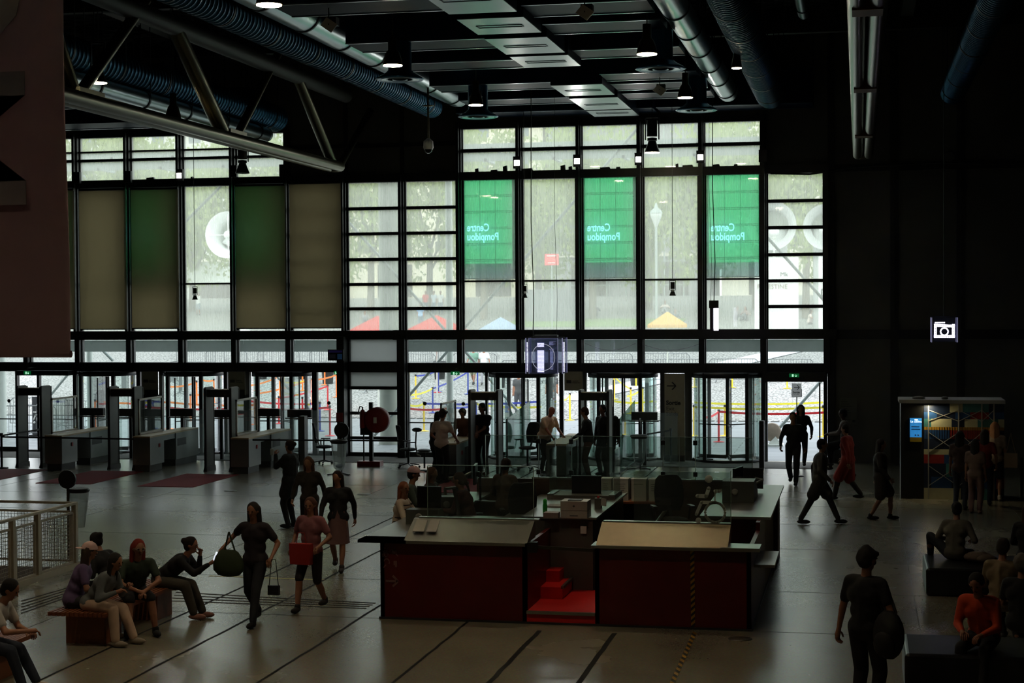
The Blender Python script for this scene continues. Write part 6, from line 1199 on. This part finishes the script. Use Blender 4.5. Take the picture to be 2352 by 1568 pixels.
# ---- walkers left of the desk
t = person('walking woman with dark top and long hair carrying a green bag', G(588, 1432), 185, 1.7, head=(8, 0), hands=((-.3, .12, .95), (.42, .1, 1.08)), feet=WALK['feet'], pel=(0, 0, .9), lean=3, shirt=((34, 26, 32), 1), pants=((26, 28, 36), 1), hair=((26, 18, 14), 'long'), shoes=(24, 24, 26), detail=True, vox=.018)
held('shopping_bag', MB().rings([[V(math.cos(6.2832*j/16)*a, math.sin(6.2832*j/16)*b, z) for j in range(16)] for a, b, z in ((.05, .03, 0), (.16, .07, .02), (.23, .1, .09), (.235, .1, .17), (.2, .085, .27), (.15, .06, .34), (.1, .03, .37))]).path([V(-.1, 0, .35), V(-.02, .02, .62), V(.06, 0, .35)], .012, 6), M('green_bag_cloth', (42, 56, 30), .8), 'large dark green bag carried by the walking woman', 'bag', t, (.3, .22, .68))
held('handbag', MB().cbox((0, 0, .08), .16, .06, .13).path([V(-.07, 0, .14), V(-.03, 0, .5), V(.03, 0, .5), V(.07, 0, .14)], .006, 5), M('black_bag_cloth', (16, 16, 17), .6), 'small black handbag swinging beside the walking woman', 'bag', t, (-.36, .18, .45))
t = person('walking woman with pink top and red shopping bag', G(716, 1400), 190, 1.64, head=(6, -8), feet=WALK2['feet'], hands=((-.25, .2, 1.0), (.26, .12, .95)), pel=(0, 0, .9), shirt=((130, 80, 84), 1), pants=((34, 30, 32), 0), hair=((80, 44, 30), 'long'), shoes=(34, 32, 32), detail=True, vox=.018)
held('shopping_bag', MB().prism([(-.16, -.05, 0), (.16, -.05, 0), (.17, -.04, .3), (-.17, -.04, .3)], (0, .1, 0)).path([V(-.08, 0, .3), V(-.05, 0, .45), V(.05, 0, .45), V(.08, 0, .3)], .006, 5), M('red_bag', (150, 28, 22), .6), 'red shopping bag held by the woman in pink', 'bag', t, (.02, .26, .7))
t = person('walking woman with black jacket and pink skirt near the desk corner', G(778, 1308), 170, 1.66, head=(5, 20), feet=WALK['feet'], hands=WALK['hands'], pel=(0, 0, .9), shirt=((26, 24, 26), 2), pants=None, skirt=((110, 78, 74), 1), hair=((40, 24, 18), 'long'), shoes=(60, 56, 54))
t = person('woman dressed in black raising a pale cup to her face', G(668, 1212), -75, 1.72, head=(-4, 0), hands=((-.06, .3, 1.42), (.1, .28, 1.2)), elbow=((-.3, .2, -1), (.3, .2, -1)), coat=((16, 16, 17), .55), shirt=None, pants=((18, 18, 19), 1), hair=((36, 22, 15), 'bun'), shoes=(16, 16, 16))
held('paper_cup', MB().tube((0, 0, 0), (0, 0, .12), .035, .04), M('cup_white', (170, 172, 168), .5), 'pale cup in the raised hand of the woman in black', 'cup', t, (-.05, .4, 1.44))
t = person('woman with brown hair and olive jacket walking behind the woman in pink', G(712, 1255), 178, 1.66, head=(5, 0), shirt=((48, 40, 30), 2, 1), pants=((34, 30, 28), 1), hair=((90, 56, 34), 'long'), shoes=(30, 28, 26), **WALK)
# ---- visitors and staff at the desk
YL = at(930, 1175, Y=25.2).x
t = person('person with pale cap and green shirt leaning on the left counter', (at(928, 1120, Y=26.3).x, 26.3, 0), 80, 1.72, lean=14, head=(5, 0), hands=((-.15, .45, 1.3), (.2, .46, 1.16)), elbow=((-.4, -.2, -1), (.4, -.2, -1)), shirt=((64, 76, 66), 2), pants=((40, 40, 44), 1), hair=((26, 20, 17), 'short'), cap=((175, 140, 145), 1), vox=.018, detail=True)
t = person('woman with wavy auburn hair and striped jumper at the left counter', (at(915, 1180, Y=25.1).x, 25.1, 0), 95, 1.6, lean=10, head=(-2, 30), hands=((-.15, .42, 1.2), (.15, .42, 1.18)), shirt=((185, 172, 155), 2), pants=((44, 46, 58), 1), hair=((120, 66, 36), 'verylong'), vox=.018, detail=True)
sh_ = next(c for c in t.children if c.name.startswith('shirt'))
for k in range(6):
    z = .93+k*.065; cy = .02+(z-.85)*.17; st = MB(); rr = [.148, .142, .14, .146, .152, .15][k]
    st.rings([[V(math.cos(6.2832*j/22)*(rr+.018), math.sin(6.2832*j/22)*(rr-.012)+cy, z+dz) for j in range(22)] for dz in (0, .016)], False)
    o = bpy.data.objects.new('stripe', st.mesh('stripe', M('stripe_navy', (24, 26, 36), .8))); COL.objects.link(o); o.parent = sh_
t = person('woman with long brown hair behind the left monitor', (at(990, 1120, Y=27.2).x, 27.2, .0), 100, 1.62, head=(4, 0), shirt=((50, 38, 30), 2), pants=((30, 30, 30), 1), hair=((96, 48, 28), 'long'))
t = person('staff woman with glasses, headset and red lanyard seated at the left counter', (at(1080, 1170, Y=25.3).x, 25.3, .34), -85, 1.68, pel=(0, 0, .66), lean=16, head=(10, 0), feet=((-.1, .42, 0), (.1, .42, 0)), hands=((-.16, .42, .84), (.16, .36, .84)), shirt=((52, 18, 18), 2), pants=((24, 24, 26), 1), hair=((44, 28, 20), 'pony'), glasses=True, strap=(150, 16, 22), vox=.018, detail=True)
t = person('staff person with grey top standing with back turned inside the desk', (at(1160, 1140, Y=25.9).x, 25.9, .34), 20, 1.6, head=(12, 0), hands=((-.2, .25, 1.0), (.2, .25, 1.0)), shirt=((80, 66, 56), 2), pants=((28, 26, 26), 1), hair=((26, 18, 14), 'pony'), pel=(0, 0, .9))
o = chair(1140, 1200, 20, 'dark chair beside the staff person in the grey top', seatz=.62); o.location = (at(1195, 1180, Y=25.5).x, 25.5, .34)
o = chair(1140, 1200, -80, 'dark chair under the staff woman with glasses', seatz=.52); o.location = (at(1088, 1180, Y=25.3).x, 25.3, .34)
# ---- security area
def F(px, ytop, Y): return V(at(px, 1000, Y=Y).x, Y, 0)
person('person with curly hair and white t-shirt seen from behind at the security counter', F(1014, 940, 39.6), 15, 1.8, shirt=((178, 160, 152), 1), pants=((14, 14, 15), 1, 1.15), hair=((40, 28, 22), 'curly'), hands=((-.22, .2, .98), (.24, .3, 1.0)), lean=4, head=(12, 10))
person('person with long black hair and dark top beside the white t-shirt', F(999, 940, 40.6), 40, 1.68, shirt=((14, 14, 15), 2), pants=((14, 14, 15), 1), hair=((12, 10, 10), 'long'), lean=6, head=(16, 0))
person('bent person with brown hair at the framed glass of the middle counter', F(1066, 945, 42.3), 175, 1.72, shirt=((96, 60, 46), 1), pants=((30, 30, 30), 1), hair=((46, 28, 20), 'curly'), lean=24, head=(20, 0), hands=((-.15, .45, .9), (.15, .45, .9)))
person('slim person in black t-shirt standing inside the metal detector', F(1110, 920, 41.6), 200, 1.84, shirt=((12, 12, 13), 1), pants=((12, 12, 13), 1), hair=((14, 12, 11), 'short'), hands=((.02, .28, 1.0), (-.0, .3, 1.02)), head=(8, 20), shoes=(110, 72, 50))
person('bald security guard with white shirt and dark red tie', F(1250, 938, 42.2), 120, 1.78, shirt=((215, 178, 150), 1), pants=((20, 20, 24), 1), hair=None, lean=20, head=(26, 0), hands=((-.2, .45, .95), (.2, .45, .92)), strap=(110, 20, 26), fat=1.2, skin=M('skin_ruddy', (160, 92, 66), .5, 0, .05))
person('person with brown hair and dark jacket at the rightmost detector', F(1352, 930, 40.9), 265, 1.8, shirt=((20, 19, 20), 2, 1), pants=((84, 52, 42), 1), hair=((60, 36, 26), 'short'), hands=((-.15, .35, 1.0), (.15, .35, 1.0)), head=(12, 0), lean=6)
person('dark-haired person waiting behind the rightmost detector', F(1386, 922, 41.9), 215, 1.8, shirt=((20, 18, 18), 2), pants=((24, 24, 26), 1), hair=((20, 15, 13), 'short'), head=(6, 0))
person('tall dark-dressed person partly behind the right post of the rightmost detector', F(1400, 930, 42.6), 190, 1.76, shirt=((26, 22, 20), 2), pants=((24, 24, 26), 1), hair=((24, 16, 12), 'long'))
person('person in black entering through the open doorway', G(1822, 1112), 184, 1.76, shirt=((10, 10, 11), 2), pants=((12, 12, 13), 1, 1.1), hair=((10, 10, 10), 'short'), shoes=(12, 12, 12), **WALK)
person('person in dark clothes with long hair at the doorway sill', G(1840, 1075), 176, 1.7, shirt=((10, 10, 11), 2), pants=((14, 14, 15), 1), hair=((10, 10, 10), 'long'), shoes=(12, 12, 12), **WALK2)
pz = F(1930, 950, 43.0); t = person('guard with white shirt and tie sitting on a high stool by the end wall', (pz.x+.15, 43.0, 0), -85, 1.78, pel=(0, 0, .82), lean=6, head=(5, 0), feet=((-.12, .36, .22), (.1, .4, .1)), hands=((-.1, .4, 1.0), (.1, .42, 1.0)), shirt=((120, 110, 108), 2), pants=((22, 22, 26), 1), hair=((10, 9, 8), 'short'), skin=SKD, strap=(30, 30, 40))
o = thing('high_stool', 'high stool under the guard by the end wall', 'stool', (pz.x+.15, 43, 0)); MB().tube((pz.x+.15, 43, 0), (pz.x+.15, 43, .62), .04).lathe((pz.x+.15, 43, 0), [(.25, 0), (.25, .03), (.03, .05)], 20).build('base', black, o); MB().ell((pz.x+.15, 43, .66), (.2, .2, .04), 7).build('seat', black, o)
# ---- walkers right
person('walking person with long red coat in front of the end wall', G(1948, 1148), -70, 1.7, coat=((120, 22, 18), .95), shirt=None, pants=((20, 20, 22), 1), hair=((20, 15, 13), 'short'), shoes=(16, 15, 15), **WALK)
person('walking person with grey boots and grey coat right of the desk', G(1882, 1203), 90, 1.72, coat=((62, 60, 55), .7), shirt=None, pants=((46, 46, 46), 1), hair=((30, 26, 22), 'short'), shoes=(46, 44, 42), feet=((-.09, .36, 0), (.09, -.36, .0)), pel=(0, 0, .88), lean=4, hands=WALK['hands'])
person('walking woman with bare legs and dark dress crossing before the queue', G(2022, 1193), 95, 1.64, coat=((44, 36, 30), .8), shirt=None, pants=None, hair=((40, 28, 20), 'long'), shoes=(22, 20, 20), feet=((-.08, .2, 0), (.08, -.2, 0)), pel=(0, 0, .9), hands=WALK['hands'])
# ---- queue at the booth
person('woman with long dark hair and tan coat waiting by the patterned booth', G(2158, 1142), 5, 1.7, coat=((86, 64, 50), .9), shirt=None, pants=((24, 24, 26), 1), hair=((36, 22, 16), 'verylong'))
person('person with grey top and dark hair in the booth queue', G(2205, 1170), 20, 1.64, shirt=((74, 56, 50), 1), pants=((44, 50, 62), 1), hair=((22, 16, 14), 'long'))
person('person with white cap close to the booth front', G(2228, 1140), 0, 1.72, shirt=((40, 36, 36), 2), pants=((40, 42, 50), 1), hair=((20, 16, 14), 'short'), cap=((165, 150, 140), -1))
person('girl with white t-shirt and pink trousers in the booth queue', G(2240, 1178), 20, 1.52, shirt=((130, 104, 92), 1), pants=((128, 96, 92), 1, 1.2), hair=((20, 15, 13), 'long'), shoes=(150, 120, 105))
person('woman with red top beside the blonde woman in the booth queue', G(2262, 1160), 15, 1.62, shirt=((110, 22, 22), 1), pants=((30, 40, 56), 1), hair=((28, 18, 14), 'long'), hands=((-.3, .1, 1.3), (.24, .1, .9)))
t = person('blonde woman with cream top and black shorts in the booth queue', G(2285, 1150), 10, 1.72, shirt=((160, 138, 120), 1), pants=((20, 20, 22), 0), hair=((170, 120, 85), 'long'), shoes=(150, 140, 130))
held('shoulder_bag', MB().cbox((0, 0, .15), .28, .1, .32).path([V(-.1, 0, .3), V(0, 0, .75), V(.1, 0, .3)], .01, 5), M('canvas_bag', (140, 118, 95), .8), 'cream canvas bag on the shoulder of the blonde woman', 'bag', t, (.34, 0, .75))
# ---- seated right
person('woman with knit top and hair bun sitting on the long black seat', (at(2195, 1280, Z=.45).x, 26.35, 0), 20, 1.66, pel=(0, -.05, .55), lean=12, head=(14, -20), feet=((-.5, .3, .35), (.2, .3, 0)), knee=((-1, .4, .6), (.1, 1, 0)), hands=((-.2, .25, .72), (.2, .25, .72)), shirt=((92, 88, 80), 2), pants=((24, 28, 38), 1), hair=((12, 10, 9), 'bun'), shoes=(165, 160, 150), vox=.018, detail=True)
tag(MB().ell((at(2250, 1285, Z=.5).x, 26.1, .5), (.22, .14, .09), 8).ell((at(2270, 1290, Z=.5).x, 26.0, .49), (.16, .1, .07), 8).build('folded_jacket', M('jacket_beige', (100, 86, 76), .85, 0, .3, 12, bump=.6)), 'crumpled beige jacket on the long black seat', 'jacket')
p = at(1988, 1240, Y=17.7); t = person('tall dark silhouetted person with backpack standing at the lower right', (p.x, 17.7, 0), 30, 1.8, head=(6, 15), hands=((-.32, .02, .86), (.28, .15, .95)), shirt=((12, 12, 13), 1), pants=((10, 10, 11), 1, 1.1), hair=((16, 14, 13), 'curly'), vox=.018, detail=True)
held('backpack', MB().ell((0, 0, .26), (.17, .13, .26), 9).ell((0, -.1, .18), (.12, .07, .14), 8).path([V(-.06, .06, .48), V(-.14, .1, .62), V(-.12, .12, .2)], .018, 6).path([V(.05, .06, .48), V(-.02, .1, .6), V(.04, .12, .2)], .018, 6), M('backpack_black', (12, 12, 13), .8), 'black backpack hanging at the side of the dark silhouetted person', 'backpack', t, (.33, -.12, .72))
person('person with tan shirt and short hair sitting at the right edge', (at(2300, 1400, Y=21.8).x, 21.9, 0), 20, 1.72, pel=(0, 0, .56), lean=8, head=(8, 0), feet=((-.1, .45, 0), (.12, .45, 0)), hands=((-.14, .35, .7), (.14, .35, .7)), shirt=((112, 96, 72), 2), pants=((36, 36, 40), 1), hair=((40, 32, 26), 'short'), vox=.018)
person('person with curly grey hair and dark top at the right edge', (at(2345, 1430, Y=20.6).x, 20.6, 0), 15, 1.7, pel=(0, 0, .56), lean=8, head=(6, 0), feet=((-.1, .45, 0), (.12, .45, 0)), hands=((-.14, .35, .7), (.14, .35, .7)), shirt=((18, 18, 20), 1), pants=((30, 30, 34), 1), hair=((92, 86, 78), 'curly'), vox=.018)
person('person with bright orange-red jacket sitting at the bottom right', (at(2258, 1500, Y=19.6).x, 19.5, 0), 200, 1.74, pel=(0, 0, .58), lean=24, head=(26, 0), feet=((-.12, .46, 0), (.14, .46, 0)), hands=((-.1, .42, .66), (.12, .42, .68)), shirt=((186, 58, 18), 2, 1), pants=((24, 24, 28), 1), hair=((22, 16, 14), 'short'), vox=.018, detail=True)
person('person with long brown hair sitting at the far right edge of the long seat', (at(2348, 1300, Y=25.6).x+.12, 25.9, 0), 10, 1.7, pel=(0, 0, .56), lean=6, feet=((-.1, .45, 0), (.12, .45, 0)), hands=((-.14, .35, .7), (.14, .35, .7)), shirt=((22, 20, 20), 2), pants=((20, 20, 22), 1), hair=((70, 42, 26), 'verylong'))
# ---- people outside
def out(px, py, lab, face, H=1.74, **k): p = gp(px, py); return person(lab, p, face, H, vox=.035, **k)
SITG = dict(pel=(0, 0, .14), lean=12, feet=((-.15, .5, 0), (.15, .5, 0)), hands=((-.2, .35, .45), (.2, .35, .45)))
out(456, 724, 'person with white t-shirt and grey shorts standing outside beyond the left window', 180, shirt=((235, 235, 235), 1), pants=((130, 140, 150), 0), hair=((90, 70, 55), 'short'), shoes=(70, 70, 70), hands=((-.05, .25, 1.45), (.05, .25, 1.4)))
out(966, 757, 'person with pale blue t-shirt outside behind the ladder window, seen from behind', 0, shirt=((140, 170, 205), 1), pants=((90, 105, 125), 1), hair=((90, 66, 48), 'short'))
out(978, 722, 'person with red t-shirt outside behind the ladder window', 175, shirt=((230, 70, 60), 1), pants=((80, 90, 110), 1), hair=((150, 110, 80), 'short'))
out(997, 722, 'person with pale grey shirt outside, left of the other pale shirt', 190, shirt=((205, 215, 230), 1), pants=((110, 125, 150), 1), hair=((120, 100, 90), 'short'))
out(1012, 722, 'person with white shirt outside at the edge of the ladder window', 170, shirt=((232, 232, 236), 1), pants=((120, 130, 150), 1), hair=((120, 100, 90), 'short'))
out(1368, 726, 'person in dark clothes sitting on the square below the middle green screen', 180, shirt=((60, 64, 70), 2), pants=((50, 52, 60), 1), hair=((40, 32, 28), 'short'), **SITG)
out(1551, 742, 'person in dark top sitting on the square beside the yellow parasol', 170, shirt=((90, 96, 98), 2), pants=((60, 62, 66), 1), hair=((60, 44, 36), 'short'), **SITG)
out(1528, 720, 'pale dressed person sitting further back above the yellow parasol', 180, shirt=((215, 200, 195), 1), pants=((150, 150, 155), 1), hair=((110, 84, 66), 'short'), **SITG)
out(1690, 735, 'person in grey sitting on the square below the right green screen, left one', 120, shirt=((120, 116, 116), 2), pants=((90, 92, 96), 1), hair=((70, 50, 42), 'short'), **SITG)
out(1714, 736, 'person in brown sitting on the square below the right green screen, right one', 200, shirt=((130, 108, 104), 2), pants=((80, 82, 86), 1), hair=((80, 54, 44), 'long'), **SITG)
out(1849, 725, 'person in blue grey sitting in the rightmost tall window, further back', 170, shirt=((100, 115, 125), 1), pants=((150, 150, 150), 1), hair=((50, 40, 34), 'short'), **SITG)
out(1858, 744, 'woman with long dark hair sitting in the rightmost tall window, left of a pair', 90, shirt=((205, 190, 180), 1), pants=((170, 160, 155), 1), hair=((60, 44, 36), 'long'), **SITG)
out(1882, 744, 'woman with long dark hair sitting in the rightmost tall window, right of a pair', -90, shirt=((200, 185, 175), 1), pants=((170, 160, 155), 1), hair=((60, 44, 36), 'long'), **SITG)
out(838, 745, 'person in grey outside at the left of the thick column', 160, shirt=((130, 130, 132), 1), pants=((90, 92, 96), 1), hair=((70, 56, 46), 'short'), **SITG)
out(1088, 884, 'person with green shirt and shorts walking outside behind the blue posts', 185, shirt=((110, 150, 130), 1), pants=((120, 125, 100), 0), hair=((120, 96, 72), 'short'), shoes=(40, 40, 40), feet=WALK['feet'], hands=WALK['hands'])
out(1112, 884, 'person with white shirt walking outside behind the blue posts', 170, shirt=((235, 235, 235), 1), pants=((150, 150, 155), 1), hair=((120, 100, 90), 'short'), feet=WALK2['feet'], hands=WALK2['hands'])
out(1192, 955, 'dark-haired person queueing outside behind the blue belts, left', 180, 1.7, shirt=((70, 72, 72), 1), pants=((60, 62, 66), 1), hair=((30, 26, 24), 'short'))
out(1268, 952, 'person with long dark hair queueing outside beside the revolving door', 180, 1.74, shirt=((60, 60, 58), 1), pants=((50, 52, 56), 1), hair=((36, 28, 24), 'long'))
